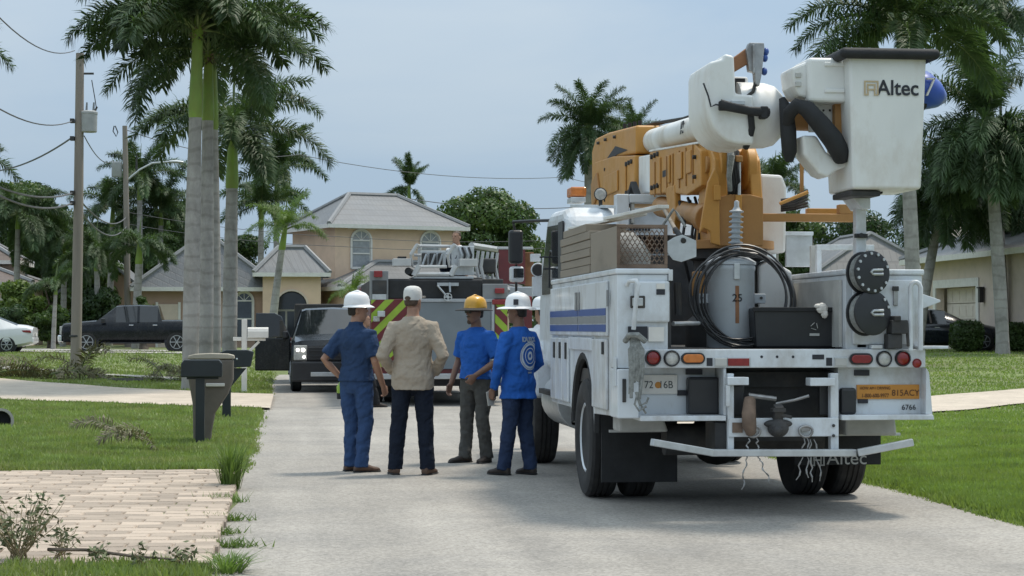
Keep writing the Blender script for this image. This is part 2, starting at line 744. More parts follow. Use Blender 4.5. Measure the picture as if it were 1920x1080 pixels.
for (x, y, s_) in one:
    o = bpy.data.objects.new('paver', random.choice(protos))
    COL.objects.link(o)
    o.parent = drive
    o.location = (x, y, .036 + random.uniform(-.003, .004))
    o.rotation_euler = (random.gauss(0, .006), random.gauss(0, .006), random.gauss(0, .012))
    o.scale = (s_, 1, 1)
q = MB()
for (x, y, s_) in rest:
    z = .036 + random.uniform(-.003, .004)
    q.box(x - (PW / 2 - GAP) * s_, x + (PW / 2 - GAP) * s_, y - PD / 2 + GAP, y + PD / 2 - GAP, z - .04, z + .012)
o = q.build('paver_field', m_paver, drive)
struct(o, 'stuff')

# ------------------------------------------------------------------ grass
m_grass = leafmat('grass_blade', (.185, .245, .075), var=.55, trans=.25, rnd=0, dirt=(.30, .25, .13), dirt_amt=.7, dirt_scale=.9)
m_grass2 = leafmat('grass_blade_far_side', (.18, .25, .065), var=.5, trans=.3, rnd=0, dirt=(.27, .26, .10), dirt_amt=.5, dirt_scale=.6)
m_dry = mat('dry_stalk', (.30, .24, .14), rough=.9, var=.3, scale=4)


def in_quad(x, y, q):
    s_ = np.ones(len(x), bool)
    for i in range(4):
        a, b = q[i], q[(i + 1) % 4]
        s_ &= (b[0] - a[0]) * (y - a[1]) - (b[1] - a[1]) * (x - a[0]) >= 0
    return s_


DRV1 = [(-14, 46.5), (-.35, 34.2), (-.35, 41.2), (-14, 59.0)]


WALK = [(p_.x, p_.y) for p_ in (a0, a1, b0, b1)]


def blades(name, n, ymin, ymax, side, m, hmul=1.0):
    # scattered so that the picture is covered evenly: depth drawn evenly in the photograph's rows
    v = rng.uniform(1 / ymax, 1 / ymin, n)
    y = 1 / v
    if side < 0:
        x = rng.uniform(-.30, RL / y.max(), n) * 0
        lo = -.23 * y - .8
        x = lo + (RL + .10 - lo) * rng.random(n)
    else:
        hi = .44 * y + 1.0
        x = (RR - .10) + (hi - RR + .10) * rng.random(n)
    keep = ~((x > DX0) & (x < RL + .3) & (y > DY0) & (y < DY1)) & ~in_quad(x, y, DRV1) & ~in_quad(x, y, DRV2) & ~in_quad(x, y, WALK)
    x, y = x[keep], y[keep]
    edge = np.array([mnoise.noise((a * .9, b * .9, 5)) for a, b in zip(x, y)])
    dl = np.where(side < 0, (RL + .1 * edge) - x, x - (RR + .1 * edge))
    thin = (side > 0) | (y > 12.3) | (rng.random(len(x)) < .22)
    keep = thin & (dl > rng.uniform(-.10, .06, len(x))) & (edge > -.62)
    x, y, edge = x[keep], y[keep], edge[keep]
    n = len(x)
    z = np.array([lawn_z(a, b) for a, b in zip(x, y)])
    h = (.035 + .035 * rng.random(n) + .035 * np.clip(edge, 0, 1)) * hmul
    wd = (.006 + .0004 * y) * (0.7 + .6 * rng.random(n))
    a = rng.uniform(0, 2 * PI, n)
    lean = h * rng.uniform(.1, .9, n)
    la = rng.uniform(0, 2 * PI, n)
    b0 = np.stack([x - np.cos(a) * wd, y - np.sin(a) * wd, z - .01], 1)
    b1 = np.stack([x + np.cos(a) * wd, y + np.sin(a) * wd, z - .01], 1)
    tp = np.stack([x + np.cos(la) * lean, y + np.sin(la) * lean, z + h], 1)
    vs = np.stack([b0, b1, tp], 1).reshape(-1, 3)
    fs = np.arange(3 * n).reshape(-1, 3)
    return struct(npmesh(name, vs, fs, m), 'stuff')


g = blades('grass', 240000, 11, 82, -1, m_grass)
tag(g, 'mown green grass of the verge left of the road', 'grass')
g = blades('grass', 180000, 12, 70, 1, m_grass2, .8)
tag(g, 'bright green lawn grass right of the road', 'grass')


def tuft(x, y, z, n, h, spread, m, name='grass_tuft', label=None, wd=.006):
    q = MB()
    for i in range(n):
        a = random.uniform(0, 2 * PI)
        r0 = spread * .35 * random.random()
        hh = h * random.uniform(.45, 1.05)
        ln = spread * random.uniform(.2, 1.1)
        p0 = Vector((r0 * math.cos(a), r0 * math.sin(a), -.02))
        b = a + random.uniform(-.6, .6)
        side = Vector((-math.sin(b), math.cos(b), 0)) * wd
        p1 = p0 + Vector((math.cos(b) * ln * .35, math.sin(b) * ln * .35, hh * .65))
        p2 = p0 + Vector((math.cos(b) * ln, math.sin(b) * ln, hh))
        q.add([p0 - side, p0 + side, p1 + side * .8, p1 - side * .8, p2], [(0, 1, 2, 3), (3, 2, 4)])
    o = q.build(name, m, local=True)
    o.location = (x, y, z)
    return o


m_tall = leafmat('tall_grass', (.10, .16, .04), var=.5, trans=.3)
p = gp(432, 912)
tag(tuft(p.x, p.y, 0.02, 170, .46, .26, m_tall), 'tall clump of grass where the paved drive meets the road', 'grass clump')
p = gp(424, 1072)
tag(tuft(p.x, p.y, 0.0, 120, .15, .26, m_tall), 'low green grass clump at the bottom edge of the picture by the road', 'grass clump')
edges = [(420, 935, 60, .10), (425, 968, 60, .08), (418, 995, 60, .07), (430, 1025, 70, .08), (405, 1045, 60, .07)]
for k, (px, py, n, h) in enumerate(edges):
    p = gp(px, py)
    q = MB()
    for i in range(n * 2):
        x, y = p.x + random.gauss(0, .10), p.y + random.gauss(0, .05)
        a = random.uniform(0, 2 * PI)
        hh = h * random.uniform(.4, 1)
        sdv = Vector((math.cos(a), math.sin(a), 0)) * .007
        p0 = Vector((x, y, .0))
        q.add([p0 - sdv, p0 + sdv, p0 + Vector((random.gauss(0, .05), random.gauss(0, .05), hh))], [(0, 1, 2)])
    o = q.build('weed_patch', m_tall)
    tag(o, ['thin weeds in the road joint just below the tall grass clump', 'second weed patch below the tall grass clump', 'third weed patch below the tall grass clump, the thinnest',
            'fourth weed patch below the tall grass clump', 'weed patch left of the low green clump at the bottom'][k], 'weeds', 'weeds along the edge of the paved drive')
# ------------------------------------------------------------------ houses
def ribmat(name, col, scale, ang=0.0, dirt=(.2, .2, .19)):
    m = mat(name, col, rough=.45, var=.10, scale=.8, dirt=dirt, dirt_amt=.3, dirt_scale=.5)
    t = m.node_tree
    N, L = t.nodes, t.links
    b = N['Principled BSDF']
    tcn = [n for n in N if n.type == 'TEX_COORD'][0]
    br = N.new('ShaderNodeTexBrick')
    br.inputs['Scale'].default_value = scale
    br.inputs['Mortar Size'].default_value = .03
    br.inputs['Color1'].default_value = (1, 1, 1, 1)
    br.inputs['Color2'].default_value = (.93, .93, .93, 1)
    br.inputs['Mortar'].default_value = (.80, .80, .80, 1)
    br.inputs['Brick Width'].default_value = .5
    br.inputs['Row Height'].default_value = .34
    mpn = N.new('ShaderNodeMapping')
    mpn.inputs['Rotation'].default_value = (R(52), 0, ang)
    L.new(tcn.outputs['Object'], mpn.inputs['Vector'])
    L.new(mpn.outputs[0], br.inputs['Vector'])
    src = b.inputs['Base Color'].links[0].from_socket
    mm = N.new('ShaderNodeMixRGB')
    mm.blend_type = 'MULTIPLY'
    mm.inputs[0].default_value = 1
    L.new(src, mm.inputs[1])
    L.new(br.outputs['Color'], mm.inputs[2])
    L.new(mm.outputs[0], b.inputs['Base Color'])
    bp = N.new('ShaderNodeBump')
    bp.inputs['Strength'].default_value = .4
    bp.inputs['Distance'].default_value = .04
    L.new(br.outputs['Fac'], bp.inputs['Height'])
    bp.invert = True
    L.new(bp.outputs[0], b.inputs['Normal'])
    return m


m_roof = ribmat('grey_tile_roof', (.155, .16, .167), 2.2)
m_roofb = ribmat('brown_tile_roof', (.13, .09, .07), 2.0)
m_roofs = ribmat('slate_roof', (.14, .14, .138), 1.4)
m_ridge = mat('roof_ridge', (.22, .225, .23), rough=.6, var=.1)
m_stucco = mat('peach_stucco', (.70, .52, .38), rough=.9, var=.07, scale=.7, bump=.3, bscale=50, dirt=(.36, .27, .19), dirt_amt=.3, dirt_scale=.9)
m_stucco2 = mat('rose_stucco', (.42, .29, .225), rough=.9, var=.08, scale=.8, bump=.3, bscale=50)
m_cream = mat('cream_stucco', (.66, .55, .46), rough=.9, var=.06, scale=.8, bump=.3, bscale=50, dirt=(.4, .35, .3), dirt_amt=.3)
m_trim = mat('white_trim', (.72, .70, .66), rough=.6, var=.05, dirt=(.45, .42, .38), dirt_amt=.3)
m_glass = mat('window_glass', (.035, .045, .055), rough=.06, var=.4, scale=1.2, spec=.8)
m_curt = mat('window_blind', (.30, .32, .34), rough=.25, var=.2, scale=5, spec=.6)
m_gdoor = mat('garage_door', (.68, .60, .53), rough=.6, var=.04, dirt=(.42, .37, .31), dirt_amt=.3)
m_dark = mat('dark_metal', (.02, .02, .022), rough=.5, var=.2)


def hip(name, root, x0, x1, y0, y1, z0, z1, m, over=.45, ridge=None, th=.16, fascia=True, tf=None):
    """hip roof over a rectangle; ridge inset along the longer side. tf maps local points"""
    X0, X1, Y0, Y1 = x0 - over, x1 + over, y0 - over, y1 + over
    W, D = X1 - X0, Y1 - Y0
    ins = min(W, D) / 2 if ridge is None else ridge
    ym = (Y0 + Y1) / 2
    xm = (X0 + X1) / 2
    if W >= D:
        ra, rb = (X0 + ins, ym, z1), (X1 - ins, ym, z1)
    else:
        ra, rb = (xm, Y0 + ins, z1), (xm, Y1 - ins, z1)
    c = [(X0, Y0, z0), (X1, Y0, z0), (X1, Y1, z0), (X0, Y1, z0)]
    q = MB()
    if W >= D:
        q.add(c + [ra, rb], [(0, 1, 5, 4), (1, 2, 5), (2, 3, 4, 5), (3, 0, 4), (3, 2, 1, 0)])
        hips = [(c[0], ra), (c[3], ra), (c[1], rb), (c[2], rb), (ra, rb)]
    else:
        q.add(c + [ra, rb], [(0, 1, 4), (1, 2, 5, 4), (2, 3, 5), (3, 0, 4, 5), (3, 2, 1, 0)])
        hips = [(c[0], ra), (c[1], ra), (c[2], rb), (c[3], rb), (ra, rb)]
    o = q.build('roof', m, root, local=True)
    h = MB()
    for a, b in hips:
        a, b = Vector(a), Vector(b)
        h.tube([a + Vector((0, 0, .02)), b + Vector((0, 0, .02))], .13, 6)
    h.build('ridge_cap', m_ridge, o, local=True)
    if fascia:
        g_ = MB()
        for i in range(4):
            a, b = Vector(c[i]), Vector(c[(i + 1) % 4])
            g_.beam(a - Vector((0, 0, .10)), b - Vector((0, 0, .10)), .1, .2)
        g_.build('fascia', m_trim, o, local=True)
    return o


def arch_pts(w_, h, n=10, r=None):
    """window outline with a round top: width w_, total height h"""
    pts = [(-w_ / 2, 0), (w_ / 2, 0)]
    for k in range(n + 1):
        a = PI * k / n
        pts.append((w_ / 2 * math.cos(a), h - w_ / 2 + w_ / 2 * math.sin(a)))
    return pts


def window(root, o, u, nrm, w_, h, arch=True, bars=True, hood=False, glass=None, frame=.09, mull=False):
    """window at o (bottom middle), u along the wall, nrm out of the wall (local axes)"""
    o, u, nrm = Vector(o), Vector(u).normalized(), Vector(nrm).normalized()
    v = Vector((0, 0, 1))
    outer = arch_pts(w_ + 2 * frame, h + 2 * frame) if arch else [(-w_ / 2 - frame, 0), (w_ / 2 + frame, 0), (w_ / 2 + frame, h + 2 * frame), (-w_ / 2 - frame, h + 2 * frame)]
    inner = arch_pts(w_, h) if arch else [(-w_ / 2, 0), (w_ / 2, 0), (w_ / 2, h), (-w_ / 2, h)]
    f = MB()
    f.prism([(a, b - frame) for a, b in outer], o, u, v, nrm, .0, .02)
    win = f.build('window', m_trim, root, local=True)
    # raised surround
    n = len(outer)
    s_ = MB()
    for i in range(n):
        a, b = outer[i], outer[(i + 1) % n]
        pa, pb = o + u * a[0] + v * (a[1] - frame) + nrm * .05, o + u * b[0] + v * (b[1] - frame) + nrm * .05
        s_.beam(pa, pb, .09, .09, up=nrm)
    s_.build('frame', m_trim, win, local=True)
    g_ = MB()
    g_.prism(inner, o, u, v, nrm, .021, .03)
    g_.build('pane', glass or m_curt, win, local=True)
    if bars:
        hh = h - w_ / 2 if arch else h
        b_ = MB()
        b_.obox(o + v * hh * .5 + nrm * .045, (w_ / 2, .03, .035), (u, nrm, v))
        if arch:
            b_.build('glazing_bar', m_trim, win, local=True)
            b_ = MB()
            b_.obox(o + v * hh + nrm * .045, (w_ / 2, .03, .035), (u, nrm, v))
        if mull:
            b_.obox(o + v * hh / 2 + nrm * .045, (.03, .03, hh / 2), (u, nrm, v))
        if arch:
            for k in (1, 2, 3):
                a = PI * k / 4
                c_, e_ = o + v * hh + nrm * .04, o + v * hh + u * (math.cos(a) * w_ / 2) + v * (math.sin(a) * w_ / 2) + nrm * .04
                b_.beam(c_, e_, .03, .03, up=nrm)
        b_.build('glazing_bar', m_trim, win, local=True)
    if hood:
        b_ = MB()
        b_.obox(o + v * (h + .22) + nrm * .1, (w_ / 2 + .28, .12, .1), (u, nrm, v))
        b_.build('shutter_box', m_trim, win, local=True)
    return win


# ---- the peach house: two storey block turned 20 degrees, low wings in front and left
HB = Vector((at(628, 600, 100).x, 100, .45))
TH = R(20)
h1 = thing('house', 'peach two storey house with grey tiled hip roof behind the fire engine', 'house', HB, TH)
q = MB()
q.box(0, 6.9, 0, 6.4, -.5, 6.35)
q.build('wall', m_stucco, h1, local=True)
o = hip('roof', h1, 0, 6.9, 0, 6.4, 6.38, 8.2, m_roof, over=.55, ridge=2.6)
window(h1, (1.45, 0, 4.2), (1, 0, 0), (0, -1, 0), .95, 1.85, hood=True)
window(h1, (5.4, 0, 4.2), (1, 0, 0), (0, -1, 0), .95, 1.85, hood=True)
# band of trim at the corners
q = MB()
q.box(6.72, 6.93, -.04, .2, 3.9, 6.3)
q.build('corner_trim', m_cream, h1, local=True)
# low wing in front
q = MB()
q.box(-.7, 8.5, -3.2, -.02, -.5, 3.05)
q.build('wall', m_stucco, h1, local=True)
hip('roof', h1, -.7, 8.5, -3.2, 2.6, 3.08, 4.45, m_roof, over=.5)

# ---- entrance and left wing, square to the view
h2 = h1
ENT = at(547, 600, 97)
HM = Matrix.Rotation(-TH, 4, 'Z')


class LocalMB(MB):
    """collects in world axes, built into the turned house"""
    def build(s, name, mat_, parent=None, **k):
        s.v = [tuple(HM @ (Vector(v) - HB)) for v in s.v]
        k['local'] = True
        return MB.build(s, name, mat_, parent, **k)


def wl(p):
    return HM @ (Vector(p) - HB)


def dirl(p):
    return HM.to_3x3() @ Vector(p)


def hipw(root, x0, x1, y0, y1, z0, z1, m, over=.4, ridge=None):
    e = bpy.data.objects
    o = hip('roof', root, x0, x1, y0, y1, z0, z1, m, over=over, ridge=ridge)
    for ob in [o] + list(o.children):
        me = ob.data
        for v in me.vertices:
            v.co = wl(v.co)
    return o


ex = ENT.x
ey = 97
q = LocalMB()
# portico wall with an arched opening: built as piers plus an arch band
aw, ah, zb = 1.62, 3.05, .3
ow = 2.9
zt = 4.2
n = 14
pts = [(aw / 2 * 1.0 * math.cos(PI * k / n), ah - aw / 2 + aw / 2 * math.sin(PI * k / n)) for k in range(n + 1)]
for d0, d1 in ((0, .35),):
    q.box(ex - ow / 2, ex - aw / 2, ey + d0, ey + d1, -.1, zt)
    q.box(ex + aw / 2, ex + ow / 2, ey + d0, ey + d1, -.1, zt)
    for k in range(n):
        (xa, za), (xb, zb_) = pts[k], pts[k + 1]
        vs = []
        for yy in (ey + d0, ey + d1):
            vs += [(ex + xa, yy, .3 + za), (ex + xb, yy, .3 + zb_), (ex + xb, yy, zt), (ex + xa, yy, zt)]
        q.add(vs, [(0, 1, 2, 3), (7, 6, 5, 4), (0, 4, 5, 1), (3, 2, 6, 7)])
q.box(ex - ow / 2, ex - ow / 2 + .2, ey + .351, ey + 3.5, -.1, zt)
q.box(ex + ow / 2 - .2, ex + ow / 2, ey + .351, ey + 3.5, -.1, zt)
q.build('entrance_wall', m_stucco, h1)
q = LocalMB()
for k in range(n):
    (xa, za), (xb, zb_) = pts[k], pts[k + 1]
    q.beam((ex + xa, ey - .03, .3 + za), (ex + xb, ey - .03, .3 + zb_), .1, .16, up=(0, 1, 0))
q.beam((ex - aw / 2, ey - .03, .0), (ex - aw / 2, ey - .03, .3 + ah - aw / 2), .1, .16, up=(0, 1, 0))
q.beam((ex + aw / 2, ey - .03, .0), (ex + aw / 2, ey - .03, .3 + ah - aw / 2), .1, .16, up=(0, 1, 0))
q.build('arch_trim', m_cream, h1)
q = LocalMB()
q.box(ex - 1.2, ex + 1.2, ey + 1.5, ey + 1.6, 0, 4.1)
q.build('entrance_glazing', m_glass, h1)
q = LocalMB()
for zz in (2.35,):
    q.box(ex - .9, ex + .9, ey + 1.42, ey + 1.49, zz - .05, zz + .05)
for xx in (-.28, .42):
    q.box(ex + xx - .05, ex + xx + .05, ey + 1.42, ey + 1.49, 0, 2.3)
q.build('door_frame', m_trim, h1)
hipw(h1, ex - ow / 2 - .1, ex + ow / 2 + .1, ey, ey + 2.3, zt + .02, 5.55, m_roof, over=.35, ridge=1.25)
# left wing: long roof over garage and windows
wx0, wx1 = at(266, 500, 98).x, at(506, 500, 98).x
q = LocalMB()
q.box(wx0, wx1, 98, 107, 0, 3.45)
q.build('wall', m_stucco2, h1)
hipw(h1, wx0, wx1, 98, 107, 3.5, 6.3, m_roof, over=.5, ridge=1.6)
window(h1, wl((at(458, 500, 98).x, 98, 1.0)), dirl((1, 0, 0)), dirl((0, -1, 0)), .75, 2.2, glass=m_glass, hood=True)
q = LocalMB()
gd0, gd1 = at(297, 560, 98).x, at(334, 560, 98).x
q.box(gd0, gd1, 97.93, 97.99, .2, 2.65)
q.build('garage_door', m_cream, h1)
for xx in (gd0 - .07, gd1 + .07):
    q = LocalMB()
    q.box(xx - .06, xx + .06, 97.9, 97.992, .2, 2.75)
    q.build('door_frame', m_trim, h1)

# ---- rose coloured neighbour behind the poles
h3 = thing('house', 'low rose coloured gabled house half hidden by palms behind the black pickup', 'house', (at(205, 600, 112).x, 112, .45))
x0, x1 = at(118, 500, 112).x, at(268, 500, 112).x
xm = (x0 + x1) / 2
q = MB()
q.prism([(x0, .2), (x1, .2), (x1, 3.6), (xm, 5.4), (x0, 3.6)], (0, 0, 0), (1, 0, 0), (0, 0, 1), (0, 1, 0), 112, 122)
q.build('wall', m_stucco2, h3)
q = MB()
for sx in (-1, 1):
    xe = x0 - .5 if sx < 0 else x1 + .5
    ze = 3.6 - .45
    q.add([(xe, 111.5, ze), (xm, 111.5, 5.5), (xm, 122.5, 5.5), (xe, 122.5, ze), (xe, 111.5, ze + .18), (xm, 111.5, 5.68), (xm, 122.5, 5.68), (xe, 122.5, ze + .18)],
          [(0, 1, 2, 3), (4, 5, 6, 7), (0, 1, 5, 4), (2, 3, 7, 6), (0, 3, 7, 4)])
q.build('roof', m_roof, h3)
window(h3, Vector((xm + 1.2, 112, 1.0)) - h3.location, (1, 0, 0), (0, -1, 0), 1.0, 1.5, arch=False, glass=m_glass)

# ---- brown roofed house at the left edge
p = at(0, 600, 105)
h4 = thing('house', 'brown tiled hip roofed house cut off by the left edge behind white car', 'house', (p.x, 105, .5))
q = MB()
q.box(p.x - 9, at(45, 500, 105).x, 105, 113, .2, 3.9)
q.box(p.x - 9, at(28, 500, 108).x, 108, 112, 3.9, 4.9)
q.build('wall', m_cream, h4)
o = hip('roof', h4, -9, at(45, 500, 105).x - p.x, 0, 8, 3.4, 5.0, m_roofb, over=.55)
o = hip('roof', h4, -9, at(20, 500, 108).x - p.x, 3, 8, 4.65, 6.4, m_roofb, over=.5)
window(h4, Vector((at(5, 500, 105).x, 105, 1.6)) - h4.location, (1, 0, 0), (0, -1, 0), .9, 1.3, arch=False, glass=m_glass)

# ---- cream house on the right: garage wall runs along the road
GX = 24.3
h5 = thing('house', 'cream stucco house with wide garage door on the right behind palm and hedges', 'house', (GX, 66, .55))
q = MB()
y0, y1, zd = 66.1, 70.4, 2.95
q.box(GX, GX + .3, 58, y0, .2, 4.1)
q.box(GX, GX + .3, y1, 72.2, .2, 4.1)
q.box(GX, GX + .3, y0, y1, zd, 4.1)
q.box(GX + .301, GX + 8, 58, 58.3, .2, 4.1)
q.box(GX + .301, GX + 8, 71.9, 72.2, .2, 4.1)
q.build('wall', m_cream, h5)
q = MB()
nrow = 4
for k in range(nrow):
    za = .6 + (zd - .6) * k / nrow
    zc = .6 + (zd - .6) * (k + 1) / nrow
    q.box(GX + .42, GX + .5, y0, y1, za + .012, zc - .012)
    for j in range(6):
        ya = y0 + (y1 - y0) * j / 6 + .09
        q.box(GX + .405, GX + .42, ya, ya + (y1 - y0) / 6 - .18, za + .1, zc - .1)
q.build('garage_door', m_gdoor, h5)
q = MB()
q.box(GX - .05, GX - .002, y1 + .0, y1 + .28, .5, zd + .3)
q.box(GX - .05, GX - .002, y0 - .28, y0, .5, zd + .3)
q.box(GX - .05, GX - .002, y0, y1, zd, zd + .3)
q.build('door_surround', m_trim, h5)
o = hip('roof', h5, 0, 9, -8, 6.3, 3.55, 5.6, m_roofs, over=.6)
for yy in (y1 + .9, y0 - .75):
    q = MB()
    q.box(GX - .2, GX - .05, yy - .09, yy + .09, 2.35, 2.85)
    q.box(GX - .24, GX - .04, yy - .12, yy + .12, 2.85, 2.9)
    q.build('wall_lamp', m_dark, h5)
# upper storey set back
q = MB()
q.box(GX + 1.6, GX + 9, 57, 73.2, 4.15, 7.7)
q.build('upper_wall', m_cream, h5)
window(h5, Vector((GX + 1.6, 70.2, 5.05)) - h5.location, (0, 1, 0), (-1, 0, 0), 1.5, 1.9, arch=False, glass=m_glass, mull=True)
window(h5, Vector((GX + 1.6, 62.5, 5.05)) - h5.location, (0, 1, 0), (-1, 0, 0), 1.5, 1.9, arch=False, glass=m_glass, mull=True)
q = MB()
q.box(GX + 1.2, GX + 1.58, 68.6, 71.8, 4.75, 4.9)
q.build('sill', m_trim, h5)
hip('roof', h5, 1.6, 9, -9, 7.2, 7.15, 9.2, m_roofs, over=.6)

# ---- slate roofed house beyond it
p = at(1660, 600, 98)
h6 = thing('house', 'low house with large mottled grey roof seen under the bucket', 'house', (p.x, 98, .5))
xa, xb = at(1500, 500, 98).x - p.x, at(1800, 500, 98).x - p.x
q = MB()
q.box(xa, xb, 0, 9, -.4, 3.3)
q.build('wall', m_cream, h6, local=True)
hip('roof', h6, xa, xb, 0, 9, 3.05, 6.0, m_roofs, over=.5, ridge=2.2)
# ------------------------------------------------------------------ palms and trees
random.seed(11)
m_frond = leafmat('palm_frond', (.058, .098, .040), var=.45, trans=.22, rnd=.25, rough=.55)
m_frondy = leafmat('young_palm_frond', (.10, .16, .035), var=.4, trans=.3, rnd=.2)
m_rachis = mat('palm_rachis', (.13, .17, .06), rough=.6, var=.2)
m_shaft = mat('palm_crownshaft', (.17, .27, .035), rough=.42, var=.35, scale=1.6, stretch=(1, 1, .35), dirt=(.22, .15, .07), dirt_amt=.6, dirt_scale=1.3)
m_deadf = mat('dead_palm_fibre', (.16, .115, .075), rough=.95, var=.4, scale=6)
m_bark = mat('tree_bark', (.12, .095, .075), rough=.95, var=.35, scale=6, bump=.6, bscale=20)


def palmtrunkmat():
    m = mat('royal_palm_trunk', (.36, .345, .32), rough=.9, var=.22, scale=2.2, bump=.35, bscale=22, dirt=(.13, .12, .11), dirt_amt=.75, dirt_scale=1.5, stretch=(1, 1, .55))
    t = m.node_tree
    N, L = t.nodes, t.links
    b = N['Principled BSDF']
    src = b.inputs['Base Color'].links[0].from_socket
    tcn = [n for n in N if n.type == 'TEX_COORD'][0]
    wv = N.new('ShaderNodeTexWave')
    wv.bands_direction = 'Z'
    wv.inputs['Scale'].default_value = .9
    wv.inputs['Distortion'].default_value = 6
    wv.inputs['Detail'].default_value = 3
    wv.inputs['Detail Scale'].default_value = 1.2
    L.new(tcn.outputs['Object'], wv.inputs['Vector'])
    rp_ = N.new('ShaderNodeValToRGB')
    rp_.color_ramp.elements[0].position = .03
    rp_.color_ramp.elements[0].color = (.62, .6, .58, 1)
    rp_.color_ramp.elements[1].position = .2
    L.new(wv.outputs['Fac'], rp_.inputs[0])
    mm = N.new('ShaderNodeMixRGB')
    mm.blend_type = 'MULTIPLY'
    mm.inputs[0].default_value = .45
    L.new(src, mm.inputs[1])
    L.new(rp_.outputs[0], mm.inputs[2])
    L.new(mm.outputs[0], b.inputs['Base Color'])
    return m


m_trunk = palmtrunkmat()


def frond_mesh(seed, a0, a1, L=3.2, nl=170, leaf=.62, plum=.55, m=None, wd=.022, gap0=.13):
    """one pinnate frond along +x, rising at a0 degrees and bending to a1 at the tip"""
    rd = random.Random(seed)
    n = 16
    pts = [Vector((0, 0, 0))]
    tans = []
    bend = rd.uniform(-.10, .10)
    for i in range(n):
        s_ = i / n
        a = R(a0 + (a1 - a0) * s_ ** 1.15)
        t = Vector((math.cos(a), bend * s_, math.sin(a))).normalized()
        tans.append(t)
        pts.append(pts[-1] + t * (L / n))
    tans.append(tans[-1])
    q = MB()
    q.tube(pts, [.035 * (1 - .85 * i / n) for i in range(n + 1)], 5)
    nr = len(q.f)
    q.cur = 1
    for k in range(nl):
        s_ = gap0 + (1 - gap0) * (k + rd.random()) / nl
        f = s_ * n
        i = min(n - 1, int(f))
        p = pts[i].lerp(pts[i + 1], f - i)
        t = tans[i]
        up = Vector((0, 1, 0)).cross(t) * -1
        if up.z < 0 and abs(t.z) < .9:
            up = -up
        for sd_ in (-1, 1):
            out = Vector((0, sd_, 0))
            el = rd.gauss(.15, plum)
            fw = rd.uniform(.25, .6) + .5 * s_ ** 3
            d = (out * math.cos(el) + up * math.sin(el) + t * fw).normalized()
            ll = leaf * (.35 + .65 * math.sin(PI * min(1, .18 + .75 * s_)) ** .7) * rd.uniform(.8, 1.1)
            p1 = p + d * (ll * .55)
            d2 = (d + Vector((0, 0, -rd.uniform(.35, .95)))).normalized()
            p2 = p1 + d2 * (ll * .45)
            wv = d.cross(up)
            if wv.length < .1:
                wv = t
            wv = wv.normalized() * wd * rd.uniform(.8, 1.25)
            q.add([p - wv * .5, p + wv * .5, p1 + wv, p1 - wv, p2], [(0, 1, 2, 3), (3, 2, 4)])
    me = q.mesh('frond')
    me.materials.append(m_rachis)
    me.materials.append(m or m_frond)
    return me


CLS = [(82, 30), (66, -12), (48, -40), (30, -58), (12, -72), (-8, -82), (-35, -86)]
FR = [[frond_mesh(i * 10 + j, *c) for j in range(3)] for i, c in enumerate(CLS)]
FRY = [[frond_mesh(200 + i * 10 + j, *c, m=m_frondy, nl=80) for j in range(2)] for i, c in enumerate(CLS)]
# heavy skirted crown for the near right palm: long hanging leaflets
FRH = [[frond_mesh(400 + i * 10 + j, *c, nl=150, leaf=.7, plum=.7, L=3.0) for j in range(2)] for i, c in enumerate(CLS)]


def trunk_prof(r, h, seed=0, taper=.8, bulge=.12):
    rd = random.Random(seed)
    pr = []
    n = max(12, int(h / .28))
    for i in range(n + 1):
        s_ = i / n
        rr = r * (1 - (1 - taper) * s_) * (1 + bulge * math.sin(PI * min(1, s_ * 1.1)))
        if s_ < .06:
            rr *= 1 + (.06 - s_) * 4
        z = h * s_
        pr += [(rr * 1.0, z), (rr * 1.008, z + .03), (rr * .994, z + .06)]
    return pr


